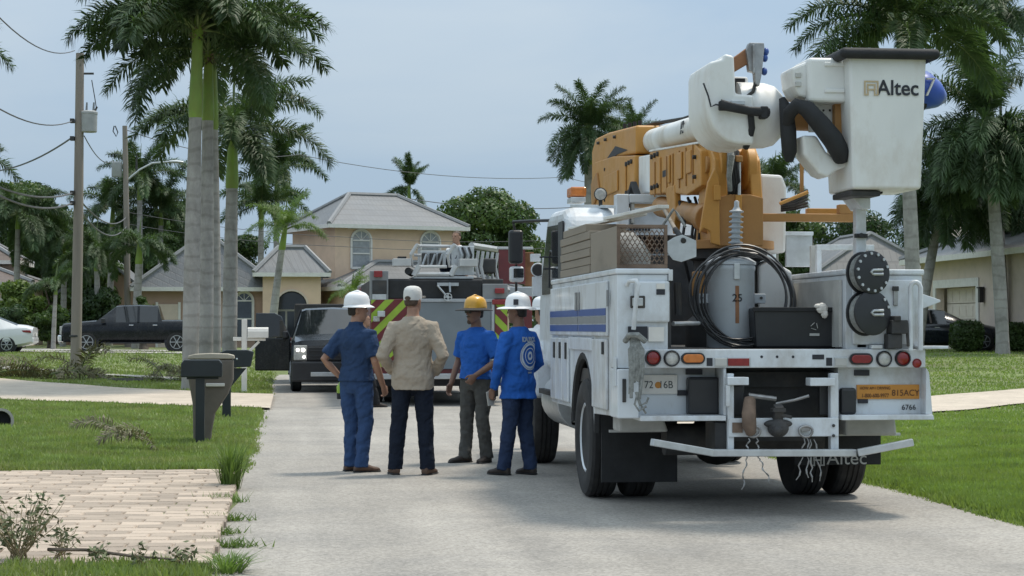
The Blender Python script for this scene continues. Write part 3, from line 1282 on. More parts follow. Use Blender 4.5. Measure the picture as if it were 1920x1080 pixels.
def palm(label, x, y, zb, hc, r=.2, fl=1.0, n=17, shaft=1.5, seed=0, lean=(0, 0), classes=None, fronds=None, name='royal_palm', group=None, skirt=False, trunk_top=None, shaft_r=.62, spear=True, wind=0.0):
    """zb ground, hc height of the crown's centre above the ground, shaft length of the green crownshaft"""
    rd = random.Random(seed)
    t = thing(name, label, 'palm tree', (x, y, zb), 0, group)
    ht = hc - shaft
    lx, ly = lean

    def ax(z):
        s_ = z / hc
        return Vector((lx * s_ ** 1.4, ly * s_ ** 1.4, 0))
    q = MB()
    q.lathe(trunk_prof(r, ht, seed), n=18)
    q.v = [tuple(Vector(v) + ax(v[2])) for v in q.v]
    q.v = [(v[0], v[1], v[2] - .15 if v[2] < .2 else v[2]) for v in q.v]
    q.build('trunk', m_trunk, t, smooth=60, local=True)
    if shaft > .05:
        q = MB()
        rt = r * .80
        pr = [(rt * .97, 0), (rt * 1.12, shaft * .06), (rt * 1.13, shaft * .18), (rt * 1.0, shaft * .4), (rt * .85, shaft * .7), (rt * shaft_r * 1.1, shaft), (rt * .4, shaft * 1.12)]
        q.lathe(pr, n=18)
        q.v = [tuple(Vector((v[0], v[1], v[2] + ht)) + ax(ht + v[2])) for v in q.v]
        q.build('crownshaft', m_shaft, t, smooth=60, local=True)
    if shaft > 1.2 and r > .16:
        q = MB()
        for i in range(60):
            a = rd.uniform(0, 2 * PI)
            z0 = hc + rd.uniform(-.30, -.02)
            p0 = ax(z0) + Vector((math.cos(a) * r * .5, math.sin(a) * r * .5, z0))
            d = Vector((math.cos(a) * .7, math.sin(a) * .7, rd.uniform(-1, .5))).normalized() * rd.uniform(.08, .24)
            wv = Vector((-math.sin(a), math.cos(a), 0)) * .03
            q.add([p0 - wv, p0 + wv, p0 + d], [(0, 1, 2)])
        struct(q.build('dry_sheath', m_deadf, t, local=True), 'stuff')
    if skirt:
        q = MB()
        for i in range(170):
            a = rd.uniform(0, 2 * PI)
            z0 = ht + rd.uniform(-.3, .35)
            p0 = ax(z0) + Vector((math.cos(a) * r * .7, math.sin(a) * r * .7, z0))
            d = Vector((math.cos(a), math.sin(a), rd.uniform(-1.2, .3))).normalized() * rd.uniform(.2, .6)
            wv = Vector((-math.sin(a), math.cos(a), 0)) * .025
            q.add([p0 - wv, p0 + wv, p0 + d], [(0, 1, 2)])
        q.build('flower_stalk', m_deadf, t, local=True)
    top = ax(hc) + Vector((0, 0, hc))
    cl = classes or [0, 1, 1, 2, 2, 2, 3, 3, 3, 4, 4, 4, 5]
    fr = fronds or FR
    for i in range(n):
        c = cl[i % len(cl)]
        o = bpy.data.objects.new('frond', rd.choice(fr[c]))
        COL.objects.link(o)
        o.parent = t
        az = 2.39996 * i + rd.uniform(-.3, .3)
        if wind:
            az = az + wind * math.sin(az) * .5
        o.location = top + Vector((math.cos(az) * .06, math.sin(az) * .06, rd.uniform(-.12, .05)))
        o.rotation_euler = (rd.gauss(0, .12), rd.gauss(0, .08), az)
        s_ = fl * rd.uniform(.88, 1.1)
        o.scale = (s_, s_, s_)
    if spear:
        q = MB()
        q.tube([top, top + Vector((.02, 0, fl * 1.2)), top + Vector((.08, .02, fl * 2.1))], [.03, .04, .008], 6)
        q.build('spear_leaf', m_rachis, t, local=True)
    return t


def palm_px(label, px_base, py_base, px_top, py_top, Y, **k):
    """palm placed by its base and its crown centre at depth Y"""
    b = at(px_base, 615, Y)
    zb = terr(b.x, Y)
    c = at(px_top, py_top, Y)
    return palm(label, b.x, Y, zb - .03, c.z - zb, lean=(c.x - b.x, 0), **k)


G1 = 'royal palms by the mailboxes'
palm_px('nearest royal palm, thick grey trunk with green crownshaft behind the mailboxes', 357, 700, 371, 48, 45, r=.185, fl=.95, n=26, shaft=2.15, seed=3, group=G1,
        classes=[2, 3, 1, 3, 2, 4, 1, 3, 2, 3, 1], shaft_r=.8)
palm_px('royal palm with peeling brown crownshaft just right of the nearest one', 386, 690, 391, 95, 47, r=.17, fl=.95, n=17, shaft=1.7, seed=8, group=G1, shaft_r=.6)
palm_px('slender royal palm half hidden behind the peeling one', 404, 690, 398, 70, 50, r=.15, fl=.95, n=16, shaft=2.4, seed=9, group=G1, shaft_r=.6)
palm_px('royal palm beside the white mailbox, yellow green crownshaft and wide low fronds', 430, 680, 437, 236, 54, r=.20, fl=.92, n=16, shaft=1.75, seed=21, group=G1, shaft_r=.66,
        classes=[2, 3, 4, 1, 3, 2, 4, 3, 1, 2, 4], skirt=False)

GB = 'background palms'
palm_px('palm whose frond tips enter at the upper left edge', -165, 640, -160, 100, 62, r=.2, fl=1.05, n=14, shaft=1.4, seed=31, group=GB)
palm_px('palm with frond tips at the left edge above the brown roof', -120, 640, -112, 300, 78, r=.2, fl=1.0, n=13, shaft=1.3, seed=32, group=GB)
palm_px('palm behind the far transformer pole, small crown', 262, 640, 262, 330, 104, r=.17, fl=.85, n=15, shaft=1.3, seed=33, group=GB)
palm_px('palm with drooping fronds left of the rose coloured house', 205, 640, 212, 385, 108, r=.17, fl=.9, n=15, shaft=1.2, seed=34, group=GB)
palm_px('palm standing before the rose gable between the two poles', 255, 640, 262, 455, 92, r=.2, fl=.62, n=13, shaft=1.0, seed=35, group=GB, classes=[2, 3, 4, 5, 3, 4])
palm_px('tall dark palm behind the left end of the peach roof', 517, 640, 520, 318, 125, r=.2, fl=1.15, n=18, shaft=1.4, seed=36, group=GB)
palm_px('second dark palm left of the peach roof, lower crown', 488, 640, 490, 385, 118, r=.2, fl=1.0, n=17, shaft=1.3, seed=37, group=GB)
palm_px('light green palm in front of the arched entrance', 508, 640, 535, 425, 84, r=.17, fl=.62, n=17, shaft=1.0, seed=38, group=GB, fronds=FRY, classes=[0, 1, 2, 2, 3, 3, 1, 4])
palm_px('slim palm top between the peach roof and the round tree', 768, 640, 767, 350, 140, r=.18, fl=.8, n=16, shaft=1.2, seed=39, group=GB, classes=[0, 0, 1, 1, 5, 6, 4, 0])
palm_px('tall dark palm behind the boom elbow', 1108, 640, 1105, 240, 62, r=.22, fl=.56, n=34, shaft=1.2, seed=40, group=GB, classes=[0, 1, 5, 6, 4, 1, 3, 6, 5, 2])
palm_px('palm top showing above the white boom', 1192, 640, 1188, 262, 72, r=.2, fl=.5, n=18, shaft=1.2, seed=41, group=GB, classes=[0, 1, 2, 3, 1, 4, 5])
palm_px('palm tree showing between the boom tip and the bucket', 1452, 640, 1452, 345, 85, r=.2, fl=.75, n=16, shaft=1.2, seed=42, group=GB)
palm_px('royal palm whose pale trunk stands right of the bucket', 1716, 690, 1688, 48, 50, r=.19, fl=1.05, n=18, shaft=1.5, seed=51, group='royal palms on the right lawn', classes=[3, 2, 4, 3, 4, 2, 3, 1, 4, 3])
palm_px('royal palm with brown flower stalks at the upper right', 1882, 650, 1838, 28, 63, r=.2, fl=1.05, n=18, shaft=2.0, seed=52, group='royal palms on the right lawn', skirt=True, classes=[3, 2, 4, 3, 4, 2, 3, 1, 4])
palm_px('bushy palm with hanging skirt of fronds before the cream garage', 1880, 610, 1850, 225, 58, r=.20, fl=.98, n=44, shaft=.9, seed=53, group='royal palms on the right lawn', fronds=FRH, classes=[6, 6, 5, 1, 6, 5, 4, 6, 0, 5, 6])
palm_px('palm at the right edge with hanging fronds', 1952, 640, 1945, 330, 66, r=.2, fl=1.0, n=28, shaft=.9, seed=54, group='royal palms on the right lawn', fronds=FRH, classes=[6, 5, 4, 1, 5, 3, 6, 2])
palm_px('shorter bushy palm left of the garage, fronds hanging to the roof edge', 1722, 640, 1778, 335, 62, r=.17, fl=.85, n=40, shaft=.8, seed=57, group='royal palms on the right lawn', fronds=FRH, classes=[6, 5, 4, 1, 5, 3, 6, 2, 6])
palm_px('small palm in front of the peach wing, right of the white helmet', 662, 640, 660, 545, 80, r=.1, fl=.38, n=12, shaft=.4, seed=55, group=GB, fronds=FRY, classes=[1, 2, 3, 0, 4])

# ---- broadleaf trees
m_leafd = leafmat('dark_leaf', (.036, .066, .024), var=.5, trans=.2, rnd=.1)
m_leafm = leafmat('mid_leaf', (.062, .105, .03), var=.5, trans=.22, rnd=.12)
m_leafy = leafmat('bright_leaf', (.10, .15, .035), var=.5, trans=.28, rnd=.12)


def leaf_cloud(blobs, n, size, seed):
    """quads on and inside a set of ellipsoid clumps"""
    r_ = np.random.default_rng(seed)
    wts = np.array([b[3] * b[4] for b in blobs], float)
    wts /= wts.sum()
    idx = r_.choice(len(blobs), n, p=wts)
    B = np.array(blobs)[idx]
    d = r_.normal(size=(n, 3))
    d /= np.linalg.norm(d, axis=1)[:, None]
    rad = r_.uniform(.5, 1.08, n) ** .6
    c = B[:, :3] + d * np.stack([B[:, 3], B[:, 3], B[:, 4]], 1) * rad[:, None]
    nrm = d + r_.normal(scale=.6, size=(n, 3))
    nrm /= np.linalg.norm(nrm, axis=1)[:, None]
    a = np.cross(nrm, r_.normal(size=(n, 3)))
    a /= np.linalg.norm(a, axis=1)[:, None]
    b = np.cross(nrm, a)
    s_ = size * r_.uniform(.6, 1.3, n)[:, None]
    v = np.stack([c - a * s_, c + b * s_ * .5, c + a * s_, c - b * s_ * .5], 1).reshape(-1, 3)
    f = np.arange(4 * n).reshape(-1, 4)
    return v, f


def tree(label, x, y, zb, h, rx, trunk_h, seed, n=11900, leaf=.12, m=None, name='broadleaf_tree', cat='tree', group=None, nb=16, flat=.7, trunk_r=.22):
    rd = random.Random(seed)
    t = thing(name, label, cat, (x, y, zb), 0, group)
    cz = trunk_h + (h - trunk_h) * .5
    rz = (h - trunk_h) * .5
    blobs = []
    for i in range(nb):
        a = rd.uniform(0, 2 * PI)
        e = rd.uniform(-.9, 1)
        rr = math.sqrt(max(0, 1 - e * e)) * rd.uniform(.45, .8)
        s_ = rx * rd.uniform(.26, .42)
        blobs.append((math.cos(a) * rr * rx, math.sin(a) * rr * rx, cz + e * rz * .68, s_, s_ * flat))
    blobs.append((0, 0, cz, rx * .55, rz * .6))
    q = MB()
    q.tube([(0, 0, -.2), (.05, 0, trunk_h * .5), (0, .05, trunk_h), (0, 0, cz)], [trunk_r * 1.3, trunk_r, trunk_r * .8, trunk_r * .3], 9)
    for b in blobs[:8]:
        q.tube([(0, 0, trunk_h * .9), (b[0] * .5, b[1] * .5, (trunk_h + b[2]) / 2), b[:3]], [trunk_r * .5, trunk_r * .3, trunk_r * .1], 6)
    q.build('trunk', m_bark, t, smooth=60, local=True)
    v, f = leaf_cloud(blobs, n, leaf, seed)
    npmesh('crown', v, f, m or m_leafm, t)
    return t


def tree_px(label, px, py_top, Y, half_w_px, trunk_h=1.5, **k):
    b = at(px, 615, Y)
    zb = terr(b.x, Y)
    return tree(label, b.x, Y, zb, at(px, py_top, Y).z - zb, half_w_px * Y / FPX, trunk_h, **k)


tree_px('big round dark green tree behind the fire engine', 908, 330, 112, 112, 1.5, seed=2, n=28900, leaf=.135, m=m_leafm, nb=34)
tree_px('dark bushy tree right behind the utility cab', 1010, 440, 125, 70, 1.0, seed=3, n=10200, leaf=.135, m=m_leafd)
GT = 'trees along the left background'
tree_px('dense tree rising above the brown roof at the left edge', 30, 315, 122, 120, 1.2, seed=5, n=20400, leaf=.135, m=m_leafm, group=GT, nb=24)
tree_px('dark tree behind the near wooden pole', 140, 415, 130, 110, 1.0, seed=6, n=18700, leaf=.135, m=m_leafd, group=GT, nb=24)
tree_px('dark tree filling the gap between the two wooden poles', 190, 390, 140, 80, 1.0, seed=16, n=13600, leaf=.135, m=m_leafd, group=GT, nb=20)
tree_px('blue grey conifer like tree left of the thick palm trunk', 318, 330, 135, 62, .8, seed=7, n=15300, leaf=.135, m=m_leafd, group=GT, nb=22)
tree_px('slim dark tree top between left tree and near pole', 118, 338, 118, 18, 1.0, seed=8, n=4250, leaf=.12, m=m_leafd, group=GT, nb=10)
tree_px('yellow green shrub tree beside the brown roof', 38, 500, 96, 45, .5, seed=9, n=8500, leaf=.11, m=m_leafy, group=GT)
tree_px('dark green bush behind the front of the black pickup', 185, 530, 96, 60, .3, seed=10, n=10200, leaf=.11, m=m_leafd, group=GT)
tree_px('green bush between white car and black pickup', 95, 565, 92, 38, .2, seed=12, n=8500, leaf=.1, m=m_leafm, group=GT)
tree_px('dark tree behind the trunks left of the peach house', 440, 400, 140, 75, 1.0, seed=13, n=13600, leaf=.135, m=m_leafd, group=GT, nb=20)
tree_px('tall dense tree left of the near pole', 70, 318, 126, 85, 1.0, seed=17, n=18700, leaf=.135, m=m_leafd, group=GT, nb=24)
tree_px('broad dark tree behind the far pole', 255, 372, 132, 85, 1.0, seed=18, n=18700, leaf=.135, m=m_leafd, group=GT, nb=24)
tree_px('grey green tree right of the far pole', 345, 345, 128, 60, 1.0, seed=19, n=13600, leaf=.135, m=m_leafm, group=GT, nb=20)
tree_px('low bush right of the rose gable', 268, 545, 90, 30, .2, seed=20, n=6800, leaf=.1, m=m_leafm, group=GT)
tree_px('low bush at the left edge beside the white car', 20, 560, 90, 40, .2, seed=27, n=8500, leaf=.1, m=m_leafd, group=GT)
palm_px('short palm with arching fronds behind the white car', 100, 640, 105, 535, 88, r=.1, fl=.5, n=14, shaft=.4, seed=71, group=GB, classes=[1, 2, 3, 0, 4])
tree_px('tall dark tree rising over the brown roof', 105, 352, 120, 45, 1.0, seed=72, n=9000, leaf=.135, m=m_leafd, group=GT, nb=20)
tree_px('dark tree between near pole and rose gable', 165, 440, 112, 70, .8, seed=74, n=11000, leaf=.13, m=m_leafm, group=GT, nb=22)
palm_px('palm crown between the near pole and far pole, high', 185, 640, 180, 470, 96, r=.16, fl=.75, n=16, shaft=1.0, seed=73, group=GB, classes=[1, 2, 3, 4, 5, 3])
palm_px('low bushy palm crown at the left edge above the white car', 30, 640, 34, 400, 100, r=.16, fl=.9, n=22, shaft=.8, seed=81, group=GB, classes=[1, 2, 3, 4, 5, 6, 3])
palm_px('bushy palm crown showing just left of the near pole', 118, 640, 122, 455, 102, r=.15, fl=.85, n=22, shaft=.8, seed=82, group=GB, classes=[1, 2, 3, 4, 5, 6, 3])
palm_px('bushy palm crown filling the gap right of the far pole', 300, 640, 302, 395, 106, r=.16, fl=.95, n=24, shaft=.8, seed=83, group=GB, classes=[0, 1, 2, 3, 4, 5, 6])
GR = 'trees along the right background'
tree_px('green tree seen between white box and bucket', 1490, 355, 100, 62, 1.0, seed=22, n=11900, leaf=.125, m=m_leafm, group=GR)
tree_px('dark tree under the bucket behind the grey roof', 1600, 385, 128, 115, 1.0, seed=23, n=18700, leaf=.135, m=m_leafd, group=GR, nb=24)
tree_px('dark tree behind the hanging palm on the right', 1790, 300, 105, 95, 1.0, seed=24, n=18700, leaf=.135, m=m_leafd, group=GR, nb=24)
tree_px('clipped bright hedge tree left of the cream garage', 1735, 558, 80, 32, .1, seed=25, n=7650, leaf=.09, m=m_leafy, group=GR)
tree_px('dark tree low behind the truck bed', 1330, 430, 120, 120, .6, seed=26, n=15300, leaf=.135, m=m_leafd, group=GR, nb=22)


def bush(label, px, py_base, Y, rx, h, seed, m, group=None, n=7000):
    b = at(px, 615, Y)
    zb = terr(b.x, Y)
    t = thing('clipped_bush', label, 'bush', (b.x, Y, zb), 0, group)
    r_ = np.random.default_rng(seed)
    # squarish clipped body
    d = r_.normal(size=(n, 3))
    d /= (np.abs(d) ** 4).sum(1)[:, None] ** .25
    d *= r_.uniform(.7, 1.03, n)[:, None]
    lump = np.array([mnoise.noise(Vector(a) * 2.2 + Vector((seed, 0, 0))) for a in d])
    d *= (1 + .12 * lump)[:, None]
    c = d * np.array([rx, rx, h / 2]) + np.array([0, 0, h / 2 + .05])
    nrm = d + r_.normal(scale=.7, size=(n, 3))
    a = np.cross(nrm, r_.normal(size=(n, 3)))
    a /= np.linalg.norm(a, axis=1)[:, None]
    bb = np.cross(nrm, a)
    bb /= np.linalg.norm(bb, axis=1)[:, None]
    s_ = .05 * r_.uniform(.6, 1.4, n)[:, None]
    v = np.stack([c - a * s_, c + bb * s_ * .6, c + a * s_, c - bb * s_ * .6], 1).reshape(-1, 3)
    npmesh('foliage', v, np.arange(4 * n).reshape(-1, 4), m, t)
    q = MB()
    for k in range(4):
        q.tube([(0, 0, -.1), (random.uniform(-.2, .2), random.uniform(-.2, .2), h * .5)], [.03, .015], 5)
    q.build('stem', m_bark, t, local=True)
    return t


bush('round clipped bush in front of the dark car', 1812, 660, 62, .50, .98, 61, m_leafm, 'clipped bushes')
bush('clipped bush at the right edge by the palm trunk', 1900, 660, 62, .52, .92, 62, m_leafm, 'clipped bushes')
# far mass of growth closing the view between the houses
r_ = np.random.default_rng(5)
blobs = []
for i in range(90):
    x = -75 + i * 1.9
    blobs.append((x, 165 + r_.uniform(-8, 8), 2.2 + r_.uniform(-.5, 1.6), 3.4, 2.9))
v, f = leaf_cloud(blobs, 26000, .4, 77)
o = npmesh('far_woods', v, f, m_leafd)
struct(o, 'stuff')
tag(o, 'far belt of dark trees closing the view behind the houses', 'woods')
# ------------------------------------------------------------------ the bucket truck
random.seed(21)
m_white = mat('truck_white', (.66, .70, .74), rough=.32, var=.07, scale=2, coat=.2, dirt=(.32, .29, .25), dirt_amt=.75, dirt_scale=2.6, stretch=(1, 1, .6))
m_fiber = mat('fibreglass_white', (.73, .735, .72), rough=.45, var=.05, scale=3, dirt=(.46, .40, .32), dirt_amt=.6, dirt_scale=2.6, stretch=(1, 1, .5))
m_yel = mat('boom_yellow', (.53, .255, .05), rough=.42, var=.14, scale=2.5, dirt=(.32, .17, .05), dirt_amt=.6, dirt_scale=2.5, bump=.05, bscale=20)
m_yels = mat('boom_yellow_worn', (.40, .20, .06), rough=.5, var=.2, scale=3, dirt=(.22, .12, .05), dirt_amt=.7, dirt_scale=3)
m_black = mat('black_rubber', (.017, .018, .02), rough=.75, var=.3, scale=6, bump=.15, bscale=60)
m_tyre = mat('tyre_rubber', (.022, .022, .023), rough=.85, var=.3, scale=8, dirt=(.09, .085, .08), dirt_amt=.5)
m_blackp = mat('black_plastic', (.02, .021, .024), rough=.4, var=.2)
m_steel = mat('worn_steel', (.36, .36, .36), rough=.45, metal=.8, var=.25, scale=8, dirt=(.16, .12, .09), dirt_amt=.5)
m_galv = mat('galvanised', (.52, .54, .55), rough=.4, metal=.55, var=.12, scale=10)
m_dsteel = mat('dark_frame', (.035, .036, .038), rough=.7, var=.4, scale=5, dirt=(.12, .10, .08), dirt_amt=.5)
m_blue = mat('stripe_blue', (.025, .075, .28), rough=.4, var=.08)
m_grey = mat('stripe_grey', (.22, .23, .24), rough=.45, var=.08)
m_redl = mat('red_lens', (.22, .012, .012), rough=.18, var=.2, scale=20, spec=.7)
m_amber = mat('amber_lens', (.55, .17, .03), rough=.2, var=.2, scale=20, spec=.7)
m_clear = mat('clear_lens', (.42, .42, .40), rough=.2, var=.25, scale=30, spec=.7)
m_rope = mat('rope_grey', (.24, .25, .24), rough=.95, var=.3, scale=30, bump=.5, bscale=90)
m_cglass = mat('vehicle_glass', (.012, .015, .018), rough=.05, var=.3, spec=.9)
m_wood = mat('grey_cribbing', (.27, .235, .19), rough=.95, var=.25, scale=3, stretch=(1, .3, 1), dirt=(.14, .12, .10), dirt_amt=.5)
m_rust = mat('rusty_steel', (.17, .12, .09), rough=.85, var=.35, scale=7, dirt=(.09, .06, .045), dirt_amt=.6)
m_ink = mat('dark_ink', (.02, .022, .03), rough=.6, var=.1)
m_tan = mat('logo_tan', (.52, .40, .24), rough=.6, var=.05)
m_orange = mat('sticker_orange', (.55, .24, .04), rough=.5, var=.1)
m_xfmr = mat('transformer_grey', (.42, .46, .50), rough=.5, var=.06, scale=2, dirt=(.25, .22, .2), dirt_amt=.4)
m_rustbrown = mat('rust_stain', (.25, .12, .06), rough=.8, var=.3)
m_paint2 = mat('flap_grey', (.45, .45, .43), rough=.7, var=.15)

TX, TY = 3.7, 16.4
TR = thing('bucket_truck', 'white utility bucket truck with folded yellow boom parked on the right of the road', 'truck', (TX, TY, 0))
YR = 14.6


def X(px, Y=YR):
    return at(px, 600, Y).x


def Z(py, Y=YR):
    return at(1450, py, Y).z


def bx(q, px0, px1, py0, py1, Y0, Y1):
    return q.box(X(px0, Y0), X(px1, Y0), Y0, Y1, Z(py1, Y0), Z(py0, Y0))


def part(name, m, f, parent=None, **k):
    q = MB()
    f(q)
    k.setdefault('bevel', .008)
    return q.build(name, m, parent or TR, **k)


XL, XR_ = 2.50, 4.93
YB = 18.3
ZT = 1.865
# chassis
part('frame_rail', m_dsteel, lambda q: q.box(3.30, 3.40, 15.2, 22.3, .72, .98))
part('frame_rail', m_dsteel, lambda q: q.box(3.98, 4.08, 15.2, 22.3, .72, .98))
for yy in (15.5, 17.6, 18.8):
    part('cross_member', m_dsteel, lambda q: q.box(3.401, 3.979, yy, yy + .08, .75, .95))


def axle(q):
    q.cyl((2.75, 16.4, .51), (4.65, 16.4, .51), .075, n=14)
    q.ball((3.68, 16.4, .50), .24, .22, .24)


part('rear_axle', m_dsteel, axle, bevel=0, smooth=True)
part('front_axle', m_dsteel, lambda q: q.cyl((2.7, 20.6, .5), (4.7, 20.6, .5), .07, n=12), bevel=0, smooth=True)


def wheel(x, y, wd, side, dual=False):
    """x = outer face, side -1 left / +1 right"""
    z = .508
    c = x - side * wd / 2
    tr = MB()
    pr = []
    hw = wd / 2
    for (r, h) in [(.29, -hw * .72), (.34, -hw * .98), (.43, -hw), (.485, -hw * .9), (.505, -hw * .72), (.508, -hw * .4), (.498, -hw * .38), (.498, -hw * .30), (.508, -hw * .28), (.508, -.01), (.498, -.009), (.498, .009), (.508, .01),
                   (.508, hw * .28), (.498, hw * .30), (.498, hw * .38), (.508, hw * .4), (.505, hw * .72), (.485, hw * .9), (.43, hw), (.34, hw * .98), (.29, hw * .72)]:
        pr.append((r, h))
    tr.lathe(pr, (c, y, z), (1, 0, 0), 40)
    w_ = thing_part('wheel', TR)
    tr.build('tyre', m_tyre, w_, smooth=35)
    rm = MB()
    s_ = side
    rm.lathe([(.30, -hw * .7), (.305, 0), (.30, hw * .78), (.285, hw * .82), (.27, hw * .70), (.25, hw * .2 if not dual else -hw * .2), (.16, hw * .1 if not dual else -hw * .3), (.13, hw * .45 if not dual else hw * .1), (.06, hw * .5 if not dual else hw * .15), (.0, hw * .5 if not dual else hw * .15)],
             (c, y, z), (s_, 0, 0), 32)
    rm.build('rim', m_white, w_, smooth=35)
    return w_


def thing_part(name, parent):
    o = bpy.data.objects.new(name, None)
    COL.objects.link(o)
    o.parent = parent
    o.empty_display_size = .1
    return o


wheel(2.50, 16.4, .26, -1, True)
wheel(2.83, 16.4, .26, -1)
wheel(4.90, 16.4, .26, 1, True)
wheel(4.57, 16.4, .26, 1)
wheel(2.55, 20.6, .28, -1)
wheel(4.88, 20.6, .28, 1)


# cabinets down both sides, with wheel arches
def side_prof():
    pts = [(14.9, .76), (14.9, 1.14), (14.62, 1.14), (14.62, ZT), (YB, ZT), (YB, .74), (17.08, .74)]
    n = 14
    for k in range(n + 1):
        a = PI * k / n
        pts.append((16.4 + .64 * math.cos(a), .60 + .64 * math.sin(a)))
    pts += [(15.76, .74)]
    return pts


for (a, b) in ((XL, 2.90), (4.31, XR_)):
    q = MB()
    q.prism(side_prof(), (0, 0, 0), (0, 1, 0), (0, 0, 1), (1, 0, 0), a, b)
    cab_side = q.build('side_cabinet', m_white, TR, bevel=.012)
    q = MB()
    q.box(a - .015, b + .015, 14.6, YB + .01, ZT + .002, ZT + .045)
    q.build('cabinet_top', m_white, cab_side, bevel=.012)
    # black flare round the arch
    xs_ = a - .02 if a == XL else b + .02
    q = MB()
    pts = [(xs_ + (.06 if a == XL else -.06), 16.4 + .62 * math.cos(PI * k / 16), .60 + .62 * math.sin(PI * k / 16)) for k in range(17)]
    pts = [(pts[0][0], pts[0][1], .74)] + pts + [(pts[0][0], pts[-1][1], .74)]
    q.tube(pts, .045, 8)
    q.build('arch_flare', m_black, cab_side, smooth=True)
    q = MB()
    q.box(a + .04, b - .04, 15.72, 17.1, .66, 1.2)
# left side doors
doors = [(14.98, 16.42, 1.635, 1.82), (16.46, 18.22, 1.635, 1.82), (14.98, 16.42, 1.42, 1.63), (16.46, 18.22, 1.42, 1.63)]
# tall upper doors cover both rows: build as two panels with raised lips
for (y0, y1) in ((14.98, 16.42), (16.46, 18.24)):
    d_ = part('cabinet_door', m_white, lambda q: q.box(XL - .028, XL - .001, y0, y1, 1.385, 1.825), bevel=.01)
    for (z0, z1, mm) in ((1.55, 1.607, m_blue), (1.486, 1.545, m_grey), (1.42, 1.478, m_blue)):
        part('stripe', mm, lambda q: q.box(XL - .032, XL - .0285, y0 + .004, y1 - .004, z0, z1), d_, bevel=0)
    ym = y0 + .12 if y0 < 15 else y1 - 1.55
    part('latch', m_steel, lambda q: q.box(XL - .045, XL - .0285, (16.34 if y0 < 15 else 16.5), (16.39 if y0 < 15 else 16.55), 1.60, 1.76), d_, bevel=.004)
for (y0, y1) in ((17.12, 17.48), (17.50, 17.86), (17.88, 18.25)):
    d_ = part('cabinet_door', m_white, lambda q: q.box(XL - .026, XL - .001, y0, y1, .78, 1.36), bevel=.01)
    part('latch', m_dsteel, lambda q: q.box(XL - .04, XL - .0265, y0 + .04, y0 + .10, 1.17, 1.32), d_, bevel=.004)
d_ = part('cabinet_door', m_white, lambda q: q.box(XL - .026, XL - .001, 15.0, 15.72, .80, 1.36), bevel=.01)
part('latch', m_dsteel, lambda q: q.box(XL - .04, XL - .0265, 15.08, 15.14, 1.24, 1.34), d_, bevel=.004)
part('cabinet_door', m_white, lambda q: q.box(XL - .026, XL - .001, 15.76, 17.06, 1.26, 1.37), bevel=.008)
part('hinge', m_grey, lambda q: q.box(XL - .03, XL - .02, 14.9, 14.95, 1.62, 1.75), bevel=.003)

# rear of the left cabinet
rd_ = part('rear_door', m_white, lambda q: bx(q, 1190, 1256, 528, 604, 14.585, 14.615), bevel=.012)
part('paddle_latch', m_dsteel, lambda q: bx(q, 1182, 1210, 555, 578, 14.575, 14.59), rd_, bevel=.01)
part('latch_plate', m_galv, lambda q: bx(q, 1186, 1206, 559, 574, 14.565, 14.58), rd_, bevel=.006)
part('warning_label', m_ink, lambda q: bx(q, 1231, 1247, 543, 553, 14.578, 14.584), rd_, bevel=0)
part('warning_label', m_trim, lambda q: bx(q, 1231, 1247, 532, 542, 14.578, 14.584), rd_, bevel=0)
part('warning_label', m_ink, lambda q: bx(q, 1178, 1214, 612, 638, 14.6, 14.618), bevel=0)
part('paper_label', m_trim, lambda q: bx(q, 1216, 1245, 613, 640, 14.6, 14.618), bevel=0)
part('corner_post', m_white, lambda q: q.box(XL - .005, 2.66, 14.56, 14.897, .755, 1.135), bevel=.01)
part('recess_panel', m_white, lambda q: q.box(XL - .012, XL - .0055, 14.6, 14.72, 1.0, 1.22), bevel=.004)
part('oval_slot', m_dsteel, lambda q: q.box(XL + .03, XL + .06, 14.548, 14.559, .88, 1.06), bevel=.012, seg=3)
# rear rail with lamps
rail = part('rear_rail', m_white, lambda q: q.box(2.70, 4.93, 14.54, 14.7, 1.142, 1.286), bevel=.008)


def disc(name, px, py, r, m, Y, parent, rim=m_blackp, d=.03):
    c = at(px, py, Y)
    q = MB()
    q.lathe([(r * 1.22, 0), (r * 1.22, d * .6), (r * 1.08, d), (r, d), (r, d * .5)], c, (0, -1, 0), 24)
    o = q.build(name, rim, parent, smooth=35)
    q = MB()
    q.lathe([(r, 0), (r, d * .55), (r * .7, d * .8), (r * .3, d * .9), (0, d * .92)], c, (0, -1, 0), 24)
    q.build('lens', m, o, smooth=60)
    return o


YL = 14.54
disc('tail_lamp', 1224, 671, .052, m_redl, YL, rail)
disc('tail_lamp', 1259, 672, .052, m_clear, YL, rail)
disc('tail_lamp', 1657, 673, .052, m_clear, YL, rail)
disc('tail_lamp', 1692, 672, .052, m_redl, YL, rail)


def oval(px, py, m):
    c = at(px, py, YL)
    def pill(w_, h):
        pts = []
        for k in range(9):
            a = -PI / 2 + PI * k / 8
            pts.append((w_ - h + h * math.cos(a), h * math.sin(a)))
        for k in range(9):
            a = PI / 2 + PI * k / 8
            pts.append((-w_ + h + h * math.cos(a), h * math.sin(a)))
        return pts
    q = MB()
    q.prism(pill(.095, .045), c, (1, 0, 0), (0, 0, 1), (0, -1, 0), 0, .018)
    o = q.build('marker_lamp', m_blackp, rail, bevel=.004)
    q = MB()
    q.prism(pill(.08, .032), c, (1, 0, 0), (0, 0, 1), (0, -1, 0), .0185, .03)
    q.build('lens', m, o, bevel=.008)


